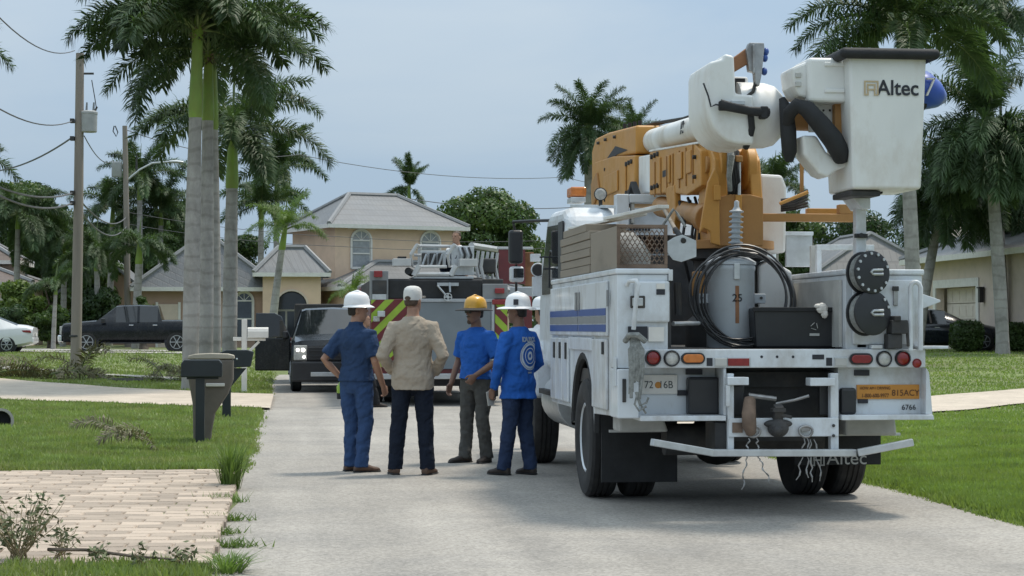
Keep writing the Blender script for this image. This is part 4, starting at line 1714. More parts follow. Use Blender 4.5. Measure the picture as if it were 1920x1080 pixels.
oval(1299, 672, m_amber)
oval(1614, 673, m_redl)
disc('reflector', 1719, 681, .03, m_redl, YL, rail, rim=m_redl, d=.015)
for (px, w_, m) in ((1352, 22, m_paint2), (1385, 40, m_redl), (1577, 22, m_paint2)):
    part('marker_lamp', m_galv, lambda q: bx(q, px - w_ / 2 - 2, px + w_ / 2 + 2, 670, 688, YL - .012, YL - .001), rail, bevel=.003)
    part('marker_lamp', m, lambda q: bx(q, px - w_ / 2, px + w_ / 2, 672, 686, YL - .02, YL - .0125), rail, bevel=.003)
for px in (1428, 1457, 1487):
    part('bolt_hole', m_ink, lambda q: q.cyl(at(px, 669, YL - .003), at(px, 669, YL), .011, n=10), rail, bevel=0)
part('slot', m_ink, lambda q: bx(q, 1523, 1545, 665, 674, YL - .004, YL - .0005), rail, bevel=0)
for px in (1331, 1555):
    part('reflective_tape', m_ink, lambda q: bx(q, px - 6, px + 5, 671, 686, YL - .004, YL - .0005), rail, bevel=0)

# lower left bay
part('bay_back', m_white, lambda q: q.box(2.70, 3.32, 14.84, 14.88, .745, 1.14), bevel=0)
part('bay_ledge', m_white, lambda q: q.box(2.665, 3.335, 14.52, 14.84, .735, .775), bevel=.006)
part('bay_side', m_white, lambda q: q.box(3.323, 3.345, 14.56, 14.9, .776, 1.14), bevel=.003)
part('black_box', m_blackp, lambda q: bx(q, 1291, 1349, 707, 778, 14.72, 14.839), bevel=.02)
part('slot', m_ink, lambda q: bx(q, 1287, 1317, 692, 702, 14.80, 14.839), bevel=0)
part('slot', m_ink, lambda q: bx(q, 1270, 1288, 731, 741, 14.82, 14.839), bevel=0)
pl = part('licence_plate', m_trim, lambda q: bx(q, 1200, 1270, 702, 738, 14.815, 14.835), bevel=.004)
text('plate_number', '72  16B', .082, at(1235, 722, 14.812), m_paint2, pl, bold=0, sx=.9)
MATS['plate_ink'] = mat('plate_ink', (.06, .075, .08), rough=.6)
pl.children[0].data.materials.clear()
pl.children[0].data.materials.append(MATS['plate_ink'])
part('plate_orange', m_orange, lambda q: q.lathe([(.026, 0), (.02, .003), (0, .003)], at(1234, 722, 14.813), (0, -1, 0), 12), pl, bevel=0)
# lower right bay
part('bay_back', m_white, lambda q: q.box(4.26, 4.94, 14.66, 14.70, .776, 1.14), bevel=0)
part('bay_ledge', m_white, lambda q: q.prism([(4.245, .735), (4.985, .735), (4.975, .775), (4.245, .775)], (0, 0, 0), (1, 0, 0), (0, 0, 1), (0, 1, 0), 14.50, 14.84), bevel=.006)
part('bay_side', m_white, lambda q: q.prism([(4.925, .776), (4.98, .776), (4.955, 1.10), (4.93, 1.141)], (0, 0, 0), (1, 0, 0), (0, 0, 1), (0, 1, 0), 14.53, 14.9), bevel=.004)
part('black_box', m_blackp, lambda q: bx(q, 1577, 1606, 728, 778, 14.58, 14.659), bevel=.02)
part('slot', m_ink, lambda q: bx(q, 1603, 1630, 694, 705, 14.63, 14.659), bevel=0)
part('slot', m_ink, lambda q: bx(q, 1609, 1627, 749, 757, 14.64, 14.659), bevel=0)
st = part('sticker', m_orange, lambda q: bx(q, 1606, 1723, 722, 749, 14.648, 14.659), bevel=0)
text('lettering', '815ACY', .068, at(1698, 737, 14.645), mat('sticker_ink', (.10, .04, .015), rough=.6), st, bold=0, sx=.95)
text('lettering', '1-800-600-9977', .044, at(1641, 742, 14.645), mat('sticker_ink', (.10, .04, .015), rough=.6), st, bold=0, sx=.78)
text('lettering', 'HOW AM I DRIVING', .032, at(1641, 728, 14.645), mat('sticker_ink', (.10, .04, .015), rough=.6), st, bold=0, sx=.85)
text('lettering', '6766', .058, at(1704, 764, 14.655), m_ink, TR, bold=0)

# centre opening: posts, plate, hitch
post = lambda px0, px1, y0=695, y1=848: part('hitch_post', m_white, lambda q: bx(q, px0, px1, y0, y1, 14.52, 14.6), bevel=.006)
post(1364, 1376, 700)
post(1557, 1572, 700)
part('post_cap', m_white, lambda q: bx(q, 1364, 1404, 707, 722, 14.46, 14.6), bevel=.006)
part('post_cap', m_white, lambda q: bx(q, 1519, 1566, 709, 724, 14.46, 14.6), bevel=.006)
part('guard_bar', m_white, lambda q: bx(q, 1361, 1369, 722, 762, 14.47, 14.52), bevel=.006)
part('dark_panel', m_dsteel, lambda q: q.box(3.36, 4.24, 15.0, 15.05, .55, 1.14), bevel=0)
part('dark_panel', m_blackp, lambda q: bx(q, 1372, 1396, 722, 780, 14.62, 14.66), bevel=.01)
part('dark_panel', m_blackp, lambda q: bx(q, 1536, 1556, 722, 780, 14.62, 14.66), bevel=.01)
hp = part('hitch_plate', m_white, lambda q: bx(q, 1366, 1572, 784, 819, 14.5, 14.56), bevel=.006)
part('plate_window', m_rust, lambda q: bx(q, 1373, 1392, 792, 811, 14.49, 14.499), hp, bevel=0)
for py in (798, 817):
    part('bolt', m_dsteel, lambda q: q.cyl(at(1563, py, 14.485), at(1563, py, 14.52), .013, n=8), hp, bevel=0)


def pintle(q):
    c = at(1459, 802, 14.46)
    q.ball(c, .085, .07, .075)
    q.ball(c + Vector((0, .0, .03)), .115, .05, .035)
    q.beam(c + Vector((0, .02, .06)), c + Vector((0, -.02, .17)), .07, .07, up=(0, 1, 0))
    q.beam(c + Vector((.02, -.02, .10)), c + Vector((.10, -.03, .08)), .025, .025)
    q.box(c.x - .05, c.x + .05, c.y - .05, c.y + .05, c.z + .12, c.z + .15)
    q.ball(c + Vector((-.02, -.05, -.02)), .04)


part('pintle_hook', m_dsteel, pintle, bevel=.004)


def handle(q):
    q.tube([at(1455, 757, 14.6), at(1490, 750, 14.55), at(1517, 742, 14.5)], .012, 8)
    q.tube([at(1403, 741, 14.6), at(1455, 748, 14.6)], .02, 8)


part('hitch_lever', m_steel, handle, bevel=0, smooth=True)
# worn strap bundle
sb = part('strap_bundle', m_rust, lambda q: q.tube([at(1406, 748, 14.50), at(1404, 775, 14.44), at(1405, 800, 14.44), at(1408, 812, 14.47)], [.045, .055, .055, .04], 10), bevel=0, smooth=True)


def dring(px):
    c = at(px, 806, 14.46)
    pts = [c + Vector((.052 * math.cos(a), 0, -.005 + (.05 if math.sin(a) < 0 else .035) * math.sin(a))) for a in [2 * PI * k / 16 for k in range(17)]]
    q = MB()
    q.tube(pts, .011, 8)
    q.box(c.x - .035, c.x + .035, c.y - .0, c.y + .04, c.z - .01, c.z + .03)
    return q.build('tow_ring', m_steel, TR, smooth=40)


dring(1413)
dring(1511)


def chain(px0, py0, px1, py1, Y, sway):
    a, b = at(px0, py0, Y), at(px1, py1, Y)
    pts = [a.lerp(b, k / 9) + Vector((.012 * math.sin(k * sway), .006 * math.cos(k * 2.1), 0)) for k in range(10)]
    q = MB()
    for i in range(9):
        q.tube([pts[i], pts[i + 1]], .007 if i % 2 else .0045, 5)
    q.build('safety_chain', m_steel, TR)


for (a, b, c, d, s_) in ((1404, 822, 1398, 862, 1.7), (1398, 862, 1392, 918, 1.1), (1419, 822, 1424, 862, 2.2), (1424, 862, 1446, 908, 1.3),
                         (1508, 822, 1496, 900, 1.9), (1514, 822, 1514, 896, 1.5), (1519, 824, 1522, 904, 2.4), (1526, 824, 1540, 902, 1.2)):
    chain(a, b, c, d, 14.45, s_)


# bent step bar along the bottom
def bar(name, p0, p1):
    return part(name, m_galv, lambda q: q.beam(p0, p1, .07, .055), bevel=.006)


pA, pB, pC, pD = at(1222, 829, 14.32), at(1332, 849, 14.46), at(1604, 849, 14.46), at(1712, 829, 14.32)
bar('step_bar', pB, pC)
bar('step_bar', pA, pB + Vector((.0, -.06, .004)))
bar('step_bar', pC + Vector((0, -.06, .004)), pD)
part('bar_bracket', m_dsteel, lambda q: bx(q, 1340, 1362, 792, 843, 14.56, 14.9), bevel=.004)
# mud flaps and their brackets
fl = part('mud_flap', m_black, lambda q: q.box(2.56, 3.20, 15.74, 15.765, .17, .80), bevel=.004)
fr_ = part('mud_flap', m_black, lambda q: q.box(4.16, 4.90, 15.60, 15.625, .31, .80), bevel=.004)
lg = at(1582, 860, 15.59)
tx = text('lettering', 'Altec', .155, (at(1588, 860, 15.59).x, 15.59, at(1582, 860, 15.59).z), m_paint2, fr_, bold=0, sx=1.05)


def altec_logo(cx, cz, y, s_, m, parent):
    """square bracket emblem: three nested arches standing on two feet"""
    q = MB()
    t_ = s_ * .10
    def bar_(x0, x1, z0, z1):
        q.box(cx + x0 * s_, cx + x1 * s_, y - .003, y, cz + z0 * s_, cz + z1 * s_)
    for w_, z1 in ((.5, .5), (.30, .28)):
        bar_(-w_, w_, z1 - .10, z1)
        bar_(-w_, -w_ + .10, -.5 if w_ > .4 else -.15, z1 - .101)
        bar_(w_ - .10, w_, -.5 if w_ > .4 else -.15, z1 - .101)
    bar_(-.199, .199, -.15, -.05)
    bar_(-.399, -.18, -.5, -.41)
    bar_(.18, .399, -.5, -.41)
    bar_(-.28, -.19, -.40, -.16)
    bar_(.19, .28, -.40, -.16)
    return q.build('emblem', m, parent)


altec_logo(at(1533, 860, 15.59).x, at(1535, 860, 15.59).z, 15.592, .12, m_paint2, fr_)
part('flap_bracket', m_galv, lambda q: q.box(2.58, 3.14, 15.45, 15.49, .60, .62), bevel=0)
part('flap_bracket', m_galv, lambda q: q.box(4.5, 5.02, 15.45, 15.49, .56, .58), bevel=0)
part('inner_fender', m_paint2, lambda q: q.prism([(2.60, .62), (3.0, .62), (2.95, .76), (2.60, .76)], (0, 0, 0), (1, 0, 0), (0, 0, 1), (0, 1, 0), 15.1, 15.42), bevel=.02)
part('inner_fender', m_paint2, lambda q: q.prism([(4.45, .58), (4.88, .58), (4.86, .76), (4.45, .76)], (0, 0, 0), (1, 0, 0), (0, 0, 1), (0, 1, 0), 15.1, 15.42), bevel=.02)
part('under_tray', m_dsteel, lambda q: q.box(2.55, 4.88, 14.95, 17.0, .98, 1.10), bevel=0)
part('air_tank', m_dsteel, lambda q: q.cyl((3.0, 15.3, .55), (4.3, 15.3, .55), .13, n=14), bevel=0, smooth=True)

# bed
part('bed_floor', m_dsteel, lambda q: q.box(2.903, 4.307, 14.58, YB, 1.24, 1.287), bevel=0)
part('bed_front', m_dsteel, lambda q: q.box(2.903, 4.307, 18.2, 18.28, 1.29, 2.15), bevel=0)
part('bed_divider', m_dsteel, lambda q: q.box(2.905, 2.93, 14.65, 18.1, 1.30, 1.84), bevel=0)
part('corner_upright', m_white, lambda q: bx(q, 1254, 1262, 506, 527, 14.6, 14.66), bevel=.004)
part('bed_tube', m_galv, lambda q: q.cyl(at(1262, 607, 14.75), at(1310, 606, 15.0), .018, n=8), bevel=0)
part('bed_tube', m_dsteel, lambda q: q.cyl(at(1270, 530, 15.1), at(1272, 590, 15.1), .03, n=8), bevel=0)
part('inner_panel', m_paint2, lambda q: q.box(4.282, 4.306, 14.7, 18.1, 1.30, 1.83), bevel=0)
rd2 = part('rear_door', m_white, lambda q: q.box(4.36, 4.86, 14.585, 14.615, 1.32, 1.83), bevel=.012)
part('latch', m_steel, lambda q: bx(q, 1676, 1684, 536, 573, 14.565, 14.584), rd2, bevel=.004)
part('latch', m_dsteel, lambda q: bx(q, 1674, 1686, 536, 545, 14.55, 14.566), rd2, bevel=.004)
part('step_pocket', m_white, lambda q: bx(q, 1634, 1655, 647, 654, 14.53, 14.6), bevel=.004)
vise = part('bench_vise', m_dsteel, lambda q: (bx(q, 1672, 1703, 600, 626, 14.45, 14.60), bx(q, 1665, 1692, 626, 654, 14.47, 14.58), bx(q, 1677, 1690, 592, 602, 14.44, 14.58), q.cyl(at(1700, 604, 14.5), at(1703, 650, 14.48), .012)), bevel=.008)


def grab(px0, px1, pyt, pyb, Y, m, r=.019):
    a, b = at(px0, pyb if px0 < 1500 else pyt + 35, Y), at(px1, pyb, Y)
    t0, t1 = at(px0, pyt + 10, Y), at(px1, pyt + 10, Y)
    m0, m1 = at(px0 + 7, pyt, Y), at(px1 - 7, pyt, Y)
    q = MB()
    q.tube([at(px0, pyb, Y), t0, t0.lerp(m0, .5) + Vector((-.004, 0, .006)), m0, m1, m1.lerp(t1, .5) + Vector((.004, 0, .006)), t1, at(px1, pyb, Y)], r, 10)
    return q.build('grab_handle', m, TR, smooth=50)


grab(1707, 1726, 529, 657, 14.50, m_white)
q = MB()
q.tube([at(1188, 618, 14.5), at(1193, 560, 14.48), at(1197, 534, 14.48), at(1193, 526, 14.49), at(1180, 527, 14.56), at(1176, 534, 14.6)], .018, 10)
q.build('grab_handle', m_white, TR, smooth=50)
part('side_step', m_white, lambda q: q.box(4.86, 5.1, 14.50, 14.62, 1.288, 1.31), bevel=.004)
part('side_shelf', m_white, lambda q: q.prism([(4.94, 1.60), (5.09, 1.655), (5.09, 1.67), (4.94, 1.72)], (0, 0, 0), (1, 0, 0), (0, 0, 1), (0, 1, 0), 14.65, 15.0), bevel=.004)


# rope hung on the left handle
def rope(q):
    rr = random.Random(5)
    for k in range(9):
        x0 = 1180 + k * 3.2 + rr.uniform(-1, 1)
        yb = 725 + rr.uniform(-18, 25)
        q.tube([at(1190 + rr.uniform(-6, 6), 634, 14.47), at(x0, 655, 14.43), at(x0 + rr.uniform(-2, 2), 690, 14.43), at(1190 + (k - 4) * 2.2, yb, 14.45)], .013, 6)
    q.tube([at(1172, 640, 14.5), at(1180, 628, 14.44), at(1196, 628, 14.42), at(1210, 640, 14.45)], .022, 8)
    q.tube([at(1192, 735, 14.45), at(1200, 760, 14.45), at(1212, 755, 14.45), at(1216, 745, 14.45)], .009, 6)
    q.tube([at(1196, 735, 14.45), at(1190, 758, 14.44), at(1198, 770, 14.45), at(1212, 762, 14.45)], .009, 6)
    q.tube([at(1194, 740, 14.45), at(1203, 762, 14.46), at(1211, 775, 14.48)], .009, 6)


hung = part('hanging_rope', m_rope, rope, bevel=0, smooth=True)

# bucket rest post with two wire reels
part('rest_post', m_white, lambda q: bx(q, 1606, 1625, 372, 653, 14.62, 14.71), bevel=.006)
part('rest_gusset', m_white, lambda q: q.prism([(X(1588, 14.6), Z(363, 14.6)), (X(1626, 14.6), Z(352, 14.6)), (X(1626, 14.6), Z(392, 14.6)), (X(1610, 14.6), Z(392, 14.6))], (0, 0, 0), (1, 0, 0), (0, 0, 1), (0, 1, 0), 14.5, 14.8), bevel=.006)
part('rest_pad', m_black, lambda q: q.obox(at(1618, 357, 14.65), (.16, .2, .022), (Vector((.96, 0, .26)).normalized(), Vector((0, 1, 0)), Vector((-.26, 0, .96)).normalized())), bevel=.01)
part('rest_pad', m_black, lambda q: bx(q, 1640, 1657, 343, 362, 14.45, 14.8), bevel=.01)
part('rest_bracket', m_dsteel, lambda q: (bx(q, 1604, 1628, 437, 445, 14.59, 14.619), q.cyl(at(1615, 441, 14.55), at(1615, 441, 14.6), .018)), bevel=.003)


def reel(px, py, r, bolts):
    c = at(px, py, 14.48)
    ax = Vector((.38, -1, .05)).normalized()
    q = MB()
    q.lathe([(0, 0), (r, 0), (r * 1.02, .008), (r, .016), (r * .62, .018), (r * .62, .10), (r, .102), (r * 1.02, .112), (r, .12), (r * .86, .125), (0, .125)], c - ax * -.0 + Vector((-.02, .06, 0)), ax, 36)
    o = q.build('wire_reel', m_blackp, TR, smooth=30)
    q = MB()
    q.lathe([(r * .9, .02), (r * .9, .10)], c + Vector((-.02, .06, 0)), ax, 30)
    q.build('wound_wire', m_rope, o, smooth=30)
    qx = Vector((0, 0, 1)).cross(ax).normalized()
    qz = ax.cross(qx)
    cc = c + Vector((-.02, .06, 0)) + ax * .126
    q = MB()
    q.tube([cc + qx * (.0) + qz * .016, cc + qx * .08 + qz * .016 + ax * .02], .012, 8)
    q.tube([cc + qx * (.0) - qz * .016, cc + qx * .08 - qz * .016 + ax * .02], .012, 8)
    q.tube([cc + qz * .016, cc - qx * .02, cc - qz * .016], .012, 8)
    q.build('crank', m_galv, o, smooth=40)
    for k in range(bolts):
        a = 2 * PI * k / 14 + .3
        p = cc + qx * (math.cos(a) * r * .88) + qz * (math.sin(a) * r * .88)
        q = MB()
        q.cyl(p - ax * .004, p + ax * .008, .012, n=8)
        q.build('bolt', m_galv, o)


reel(1627, 512, .165, 13)
reel(1628, 588, .172, 2)

# white tube frame further forward, crane cabinet beside the turret
part('rack_frame', m_white, lambda q: (bx(q, 1532, 1640, 458, 468, 16.8, 16.86), bx(q, 1532, 1541, 468, 522, 16.8, 16.86), bx(q, 1630, 1640, 468, 500, 16.8, 16.86), bx(q, 1541, 1630, 512, 521, 16.8, 16.86)), bevel=.004)
part('rack_panel', m_galv, lambda q: bx(q, 1474, 1524, 437, 500, 17.2, 17.24), bevel=.006)
part('rack_panel', m_white, lambda q: bx(q, 1470, 1526, 434, 441, 17.15, 17.19), bevel=.004)
part('rack_post', m_paint2, lambda q: bx(q, 1521, 1531, 460, 525, 16.9, 16.95), bevel=.004)
part('control_cabinet', m_fiber, lambda q: q.prism([(X(1425, 16.2), Z(474, 16.2)), (X(1474, 16.2), Z(474, 16.2)), (X(1476, 16.2), Z(350, 16.2)), (X(1468, 16.2), Z(328, 16.2)), (X(1425, 16.2), Z(326, 16.2))],
                                                   (0, 0, 0), (1, 0, 0), (0, 0, 1), (0, 1, 0), 16.2, 16.75), bevel=.025)

# ---- turret
part('pedestal', m_dsteel, lambda q: q.lathe([(.36, 1.288), (.36, 1.5), (.30, 1.55), (.28, 2.02), (.34, 2.04), (.34, 2.12)], (3.72, 16.15, 0), (0, 0, 1), 28), bevel=0, smooth=35)
part('turntable', m_yels, lambda q: q.lathe([(.40, 2.121), (.40, 2.19), (.3, 2.2)], (3.72, 16.15, 0), (0, 0, 1), 28), bevel=0, smooth=35)
YT = 15.75
chk = [(16.55, 2.15), (15.72, 2.15), (15.70, 2.55), (15.78, 2.86), (15.93, 2.98), (16.12, 2.98), (16.28, 2.86), (16.40, 2.6)]
for (xa, xb) in ((X(1341, YT), X(1363, YT)), (X(1407, YT), X(1428, YT))):
    part('turret_cheek', m_yel, lambda q: q.prism(chk, (0, 0, 0), (0, 1, 0), (0, 0, 1), (1, 0, 0), xa, xb), bevel=.012)
part('turret_back', m_yels, lambda q: q.prism([(X(1342, YT), Z(462, YT)), (X(1428, YT), Z(462, YT)), (X(1428, YT), Z(372, YT)), (X(1404, YT), Z(366, YT)), (X(1366, YT), Z(366, YT)), (X(1342, YT), Z(372, YT))],
                                              (0, 0, 0), (1, 0, 0), (0, 0, 1), (0, 1, 0), YT - .07, YT - .03), bevel=.008)
part('turret_wing', m_yel, lambda q: q.prism([(X(1306, YT), Z(440, YT)), (X(1314, YT), Z(430, YT)), (X(1326, YT), Z(436, YT)), (X(1328, YT), Z(458, YT)), (X(1345, YT), Z(462, YT)), (X(1343, YT), Z(335, YT)), (X(1335, YT), Z(318, YT)), (X(1322, YT), Z(345, YT))],
                                             (0, 0, 0), (1, 0, 0), (0, 0, 1), (0, 1, 0), YT - .12, YT - .08), bevel=.01)
part('turret_rib', m_yel, lambda q: bx(q, 1380, 1392, 366, 462, YT - .10, YT - .071), bevel=.006)
part('turret_block', m_yel, lambda q: bx(q, 1340, 1352, 348, 376, YT - .16, YT - .121), bevel=.006)
piv = at(1384, 305, 15.85)
part('pivot_pin', m_yels, lambda q: q.cyl((X(1335, YT), 16.0, 2.84), (X(1436, YT), 16.0, 2.84), .07, n=18), bevel=.006, smooth=40)
for (xa, xb) in ((X(1352, YT), X(1366, YT)), (X(1404, YT), X(1422, YT))):
    part('pivot_boss', m_yel, lambda q: q.cyl((xa, 15.93, 2.80), (xb, 15.93, 2.80), .19, n=28), bevel=.012, smooth=40)
part('lift_rod', m_galv, lambda q: q.cyl(at(1386, 298, 15.70), at(1386, 366, 15.66), .014, n=10), bevel=0, smooth=True)
part('rod_end', m_yels, lambda q: bx(q, 1380, 1394, 292, 304, 15.66, 15.74), bevel=.01)
part('hose_bundle', m_black, lambda q: [q.tube([at(1368 + i * 5, 284, 15.75), at(1366 + i * 5, 310, 15.66), at(1370 + i * 5, 340, 15.67), at(1368 + i * 4, 366, 15.72)], .017, 7) for i in range(4)] and None, bevel=0, smooth=True)
part('hose_sleeve', m_rope, lambda q: q.tube([at(1369, 278, 15.8), at(1371, 295, 15.63), at(1367, 330, 15.62), at(1369, 358, 15.66)], [.03, .03, .022, .02], 8), bevel=0, smooth=True)

# ---- lower boom, running forward over the cab
LB0, LB1 = 3.46, 3.86
def boom_prof():
    return [(16.05, 2.64), (16.05, 2.98), (16.5, 3.06), (19.0, 3.22), (19.0, 2.80), (16.9, 2.63)]


part('lower_boom', m_yel, lambda q: q.prism([(16.0, 2.66), (16.02, 2.96), (16.3, 3.06), (18.35, 3.16), (18.35, 2.74), (17.4, 2.70), (16.6, 2.62)], (0, 0, 0), (0, 1, 0), (0, 0, 1), (1, 0, 0), LB0, LB1), bevel=.012)
part('boom_insulator', m_fiber, lambda q: q.prism([(18.352, 2.77), (18.352, 3.14), (19.05, 3.18), (19.05, 2.80)], (0, 0, 0), (0, 1, 0), (0, 0, 1), (1, 0, 0), LB0 + .02, LB1 - .02), bevel=.015)
part('lower_boom', m_yel, lambda q: q.prism([(19.053, 2.76), (19.053, 3.19), (20.4, 3.30), (21.6, 3.34), (21.9, 3.1), (21.85, 2.82), (20.6, 2.70)], (0, 0, 0), (0, 1, 0), (0, 0, 1), (1, 0, 0), LB0 - .02, LB1), bevel=.014)
# raised pads and bolts on the boom's side
for (y0, y1, z0, z1) in ((16.35, 16.55, 2.80, 3.00), (16.75, 16.95, 2.78, 3.02), (17.3, 17.38, 2.78, 3.04), (17.75, 17.83, 2.80, 3.06), (19.5, 19.58, 2.84, 3.16), (20.0, 20.9, 2.90, 3.12)):
    xx = LB0 if y0 < 18.4 else LB0 - .02
    part('boom_pad', m_yel, lambda q: q.box(xx - .018, xx - .0005, y0, y1, z0, z1), bevel=.012)
for yy in (17.9, 18.05, 18.2, 19.2, 19.35, 19.5):
    for zz in (2.80, 3.10):
        xx = LB0 if yy < 18.4 else LB0 - .02
        part('bolt', m_dsteel, lambda q: q.cyl((xx - .02, yy, zz + (.04 if yy > 19 else 0)), (xx, yy, zz + (.04 if yy > 19 else 0)), .024, n=8), bevel=0)
part('boom_strap', m_black, lambda q: (q.beam((LB0 - .05, 19.3, 2.70), (LB0 - .05, 18.95, 2.90), .06, .05), q.beam((LB0 - .05, 18.95, 2.90), (LB0 - .05, 18.6, 2.70), .06, .05)), bevel=.01)
part('lift_cylinder', m_yels, lambda q: (q.cyl((3.55, 16.2, 2.40), (3.55, 18.2, 2.62), .10, n=18), q.cyl((3.55, 16.05, 2.38), (3.55, 16.25, 2.405), .13, n=18)), bevel=.008, smooth=40)
part('boom_tooth', m_yel, lambda q: q.prism([(17.55, 2.75), (17.1, 2.75), (17.05, 2.45), (17.15, 2.30)], (0, 0, 0), (0, 1, 0), (0, 0, 1), (1, 0, 0), LB0 - .01, LB0 + .05), bevel=.01)
# elbow at the front end
part('elbow', m_yel, lambda q: q.prism([(19.1, 3.21), (19.1, 3.50), (20.8, 3.60), (21.7, 3.62), (21.95, 3.5), (21.95, 2.8), (21.75, 2.68), (21.45, 3.25), (20.6, 3.3)], (0, 0, 0), (0, 1, 0), (0, 0, 1), (1, 0, 0), LB0 + .0, LB1 - .02), bevel=.03, seg=3)
for k in range(4):
    part('bolt', m_black, lambda q: q.cyl((LB0 + .08, 19.3 + k * .3, 3.52 + k * .02), (LB0 + .08, 19.3 + k * .3, 3.57 + k * .02), .02, n=8), bevel=0)
part('elbow_opening', m_ink, lambda q: q.prism([(21.2, 3.26), (20.2, 3.30), (19.55, 3.29), (20.3, 3.40)], (0, 0, 0), (0, 1, 0), (0, 0, 1), (1, 0, 0), LB0 - .006, LB0 + .02), bevel=0)
part('elbow_plate', m_yels, lambda q: q.prism([(21.6, 2.85), (21.75, 3.1), (21.35, 3.2), (21.2, 3.0)], (0, 0, 0), (0, 1, 0), (0, 0, 1), (1, 0, 0), LB0 - .045, LB0 - .021), bevel=.006)
for k in range(7):
    part('weld_rib', m_yels, lambda q: q.box(LB0 - .012, LB0 - .0005, 16.3 + k * .29, 16.315 + k * .29, 2.70, 3.04), bevel=.003)
part('boom_edge', m_fiber, lambda q: q.beam((LB0 + .01, 16.1, 3.035), (LB0 + .01, 18.34, 3.168), .03, .018), bevel=.004)
rh = random.Random(9)
for k in range(6):
    x_, y_ = 3.50 + k * .05, 16.6 + rh.uniform(-.2, .3)
    part('hydraulic_hose', m_black, lambda q: q.tube([(x_, y_ + .5, 2.62), (x_ - .05, y_, 2.40 + rh.uniform(-.08, .05)), (x_ - .1, y_ - .1, 2.15), (x_, y_, 1.85)], .014, 7), bevel=0, smooth=50)
for k in range(3):
    part('hydraulic_hose', m_black, lambda q: q.tube([(LB1 - .06 - k * .05, 21.0, 3.64), (LB1 - .08 - k * .05, 19.2, 3.54), (3.70 - k * .04, 17.5, 3.40), (3.66 - k * .04, 15.4, 3.30)], .011, 6), bevel=0, smooth=50)
for (y_, z_) in ((20.9, 2.86), (21.3, 2.9), (20.9, 3.2), (20.3, 3.5), (20.9, 3.53), (21.4, 3.54), (16.2, 2.75), (16.2, 2.92)):
    part('bolt', m_dsteel, lambda q: q.cyl((LB0 - .03, y_, z_), (LB0, y_, z_), .018, n=8), bevel=0)
part('decal', m_ink, lambda q: q.box(LB0 - .004, LB0 - .0005, 17.42, 17.68, 2.86, 2.92), bevel=0)
# ---- upper boom coming back
ub = part('upper_boom', m_fiber, lambda q: q.tube([(3.66, 19.3, 3.35), (3.62, 15.2, 3.16)], .125, 24), bevel=0, smooth=40)
part('boom_collar', m_dsteel, lambda q: q.lathe([(.128, 0), (.133, .005), (.133, .02), (.128, .025)], (3.625, 15.75, 3.183), (-.01, -1, -.045), 24), ub, bevel=0)
text('lettering', 'AT', .13, (3.515, 17.05, 3.26), m_ink, ub, rz=R(-90), bold=.01)

# ---- boom tip: fibreglass covers
tip0 = X(1319, 14.8)
cw = part('tip_cover', m_fiber, lambda q: q.prism([(X(1318, 14.7), Z(205, 14.7)), (X(1321, 14.7), Z(226, 14.7)), (X(1328, 14.7), Z(244, 14.7)), (X(1339, 14.7), Z(259, 14.7)), (X(1354, 14.7), Z(270, 14.7)), (X(1374, 14.7), Z(275, 14.7)), (X(1404, 14.7), Z(276, 14.7)), (X(1404, 14.7), Z(184, 14.7)), (X(1371, 14.7), Z(182, 14.7)), (X(1368, 14.7), Z(112, 14.7)), (X(1350, 14.7), Z(108, 14.7)), (X(1346, 14.7), Z(118, 14.7)), (X(1322, 14.7), Z(124, 14.7)), (X(1318, 14.7), Z(140, 14.7))],
                                               (0, 0, 0), (1, 0, 0), (0, 0, 1), (0, 1, 0), 14.52, 15.25), bevel=.05, seg=5, smooth=62)
part('tip_cover', m_fiber, lambda q: q.box(X(1372, 14.9), X(1402, 14.9), 14.85, 15.2, Z(196, 14.9), Z(146, 14.9)), bevel=.02)
part('tip_recess', m_blackp, lambda q: q.box(X(1371, 14.8), X(1398, 14.8), 14.79, 14.84, Z(188, 14.8), Z(148, 14.8)), bevel=.004)
part('tip_dome', m_fiber, lambda q: q.lathe([(0, .285), (.10, .28), (.18, .255), (.235, .20), (.258, .12), (.262, 0), (.262, -.10)], (X(1404, 14.8) + .10 - .1, 14.82, Z(217, 14.8)), (1, 0, 0), 32), bevel=0, smooth=50)
part('tip_strap', m_black, lambda q: q.tube([at(1350, 196, 14.47), at(1372, 201, 14.46), at(1405, 208, 14.46), at(1440, 211, 14.52)], [.035, .03, .028, .034], 8, ell=1.2), bevel=0, smooth=40)
part('tip_strap', m_black, lambda q: bx(q, 1350, 1366, 190, 208, 14.45, 14.5), bevel=.01)
part('tip_strap', m_black, lambda q: bx(q, 1428, 1442, 199, 222, 14.47, 14.56), bevel=.01)
part('tip_strap', m_black, lambda q: q.tube([at(1407, 210, 14.50), at(1410, 240, 14.51), at(1405, 262, 14.56), at(1398, 277, 14.62)], .026, 8), bevel=0, smooth=40)
part('cable', m_ink, lambda q: q.tube([at(1319, 156, 14.5), at(1328, 180, 14.49), at(1333, 200, 14.5), at(1342, 196, 14.48), at(1350, 197, 14.47)], .007, 6), bevel=0, smooth=40)
part('hinge_bar', m_galv, lambda q: bx(q, 1372, 1398, 189, 197, 14.49, 14.519), bevel=.004)
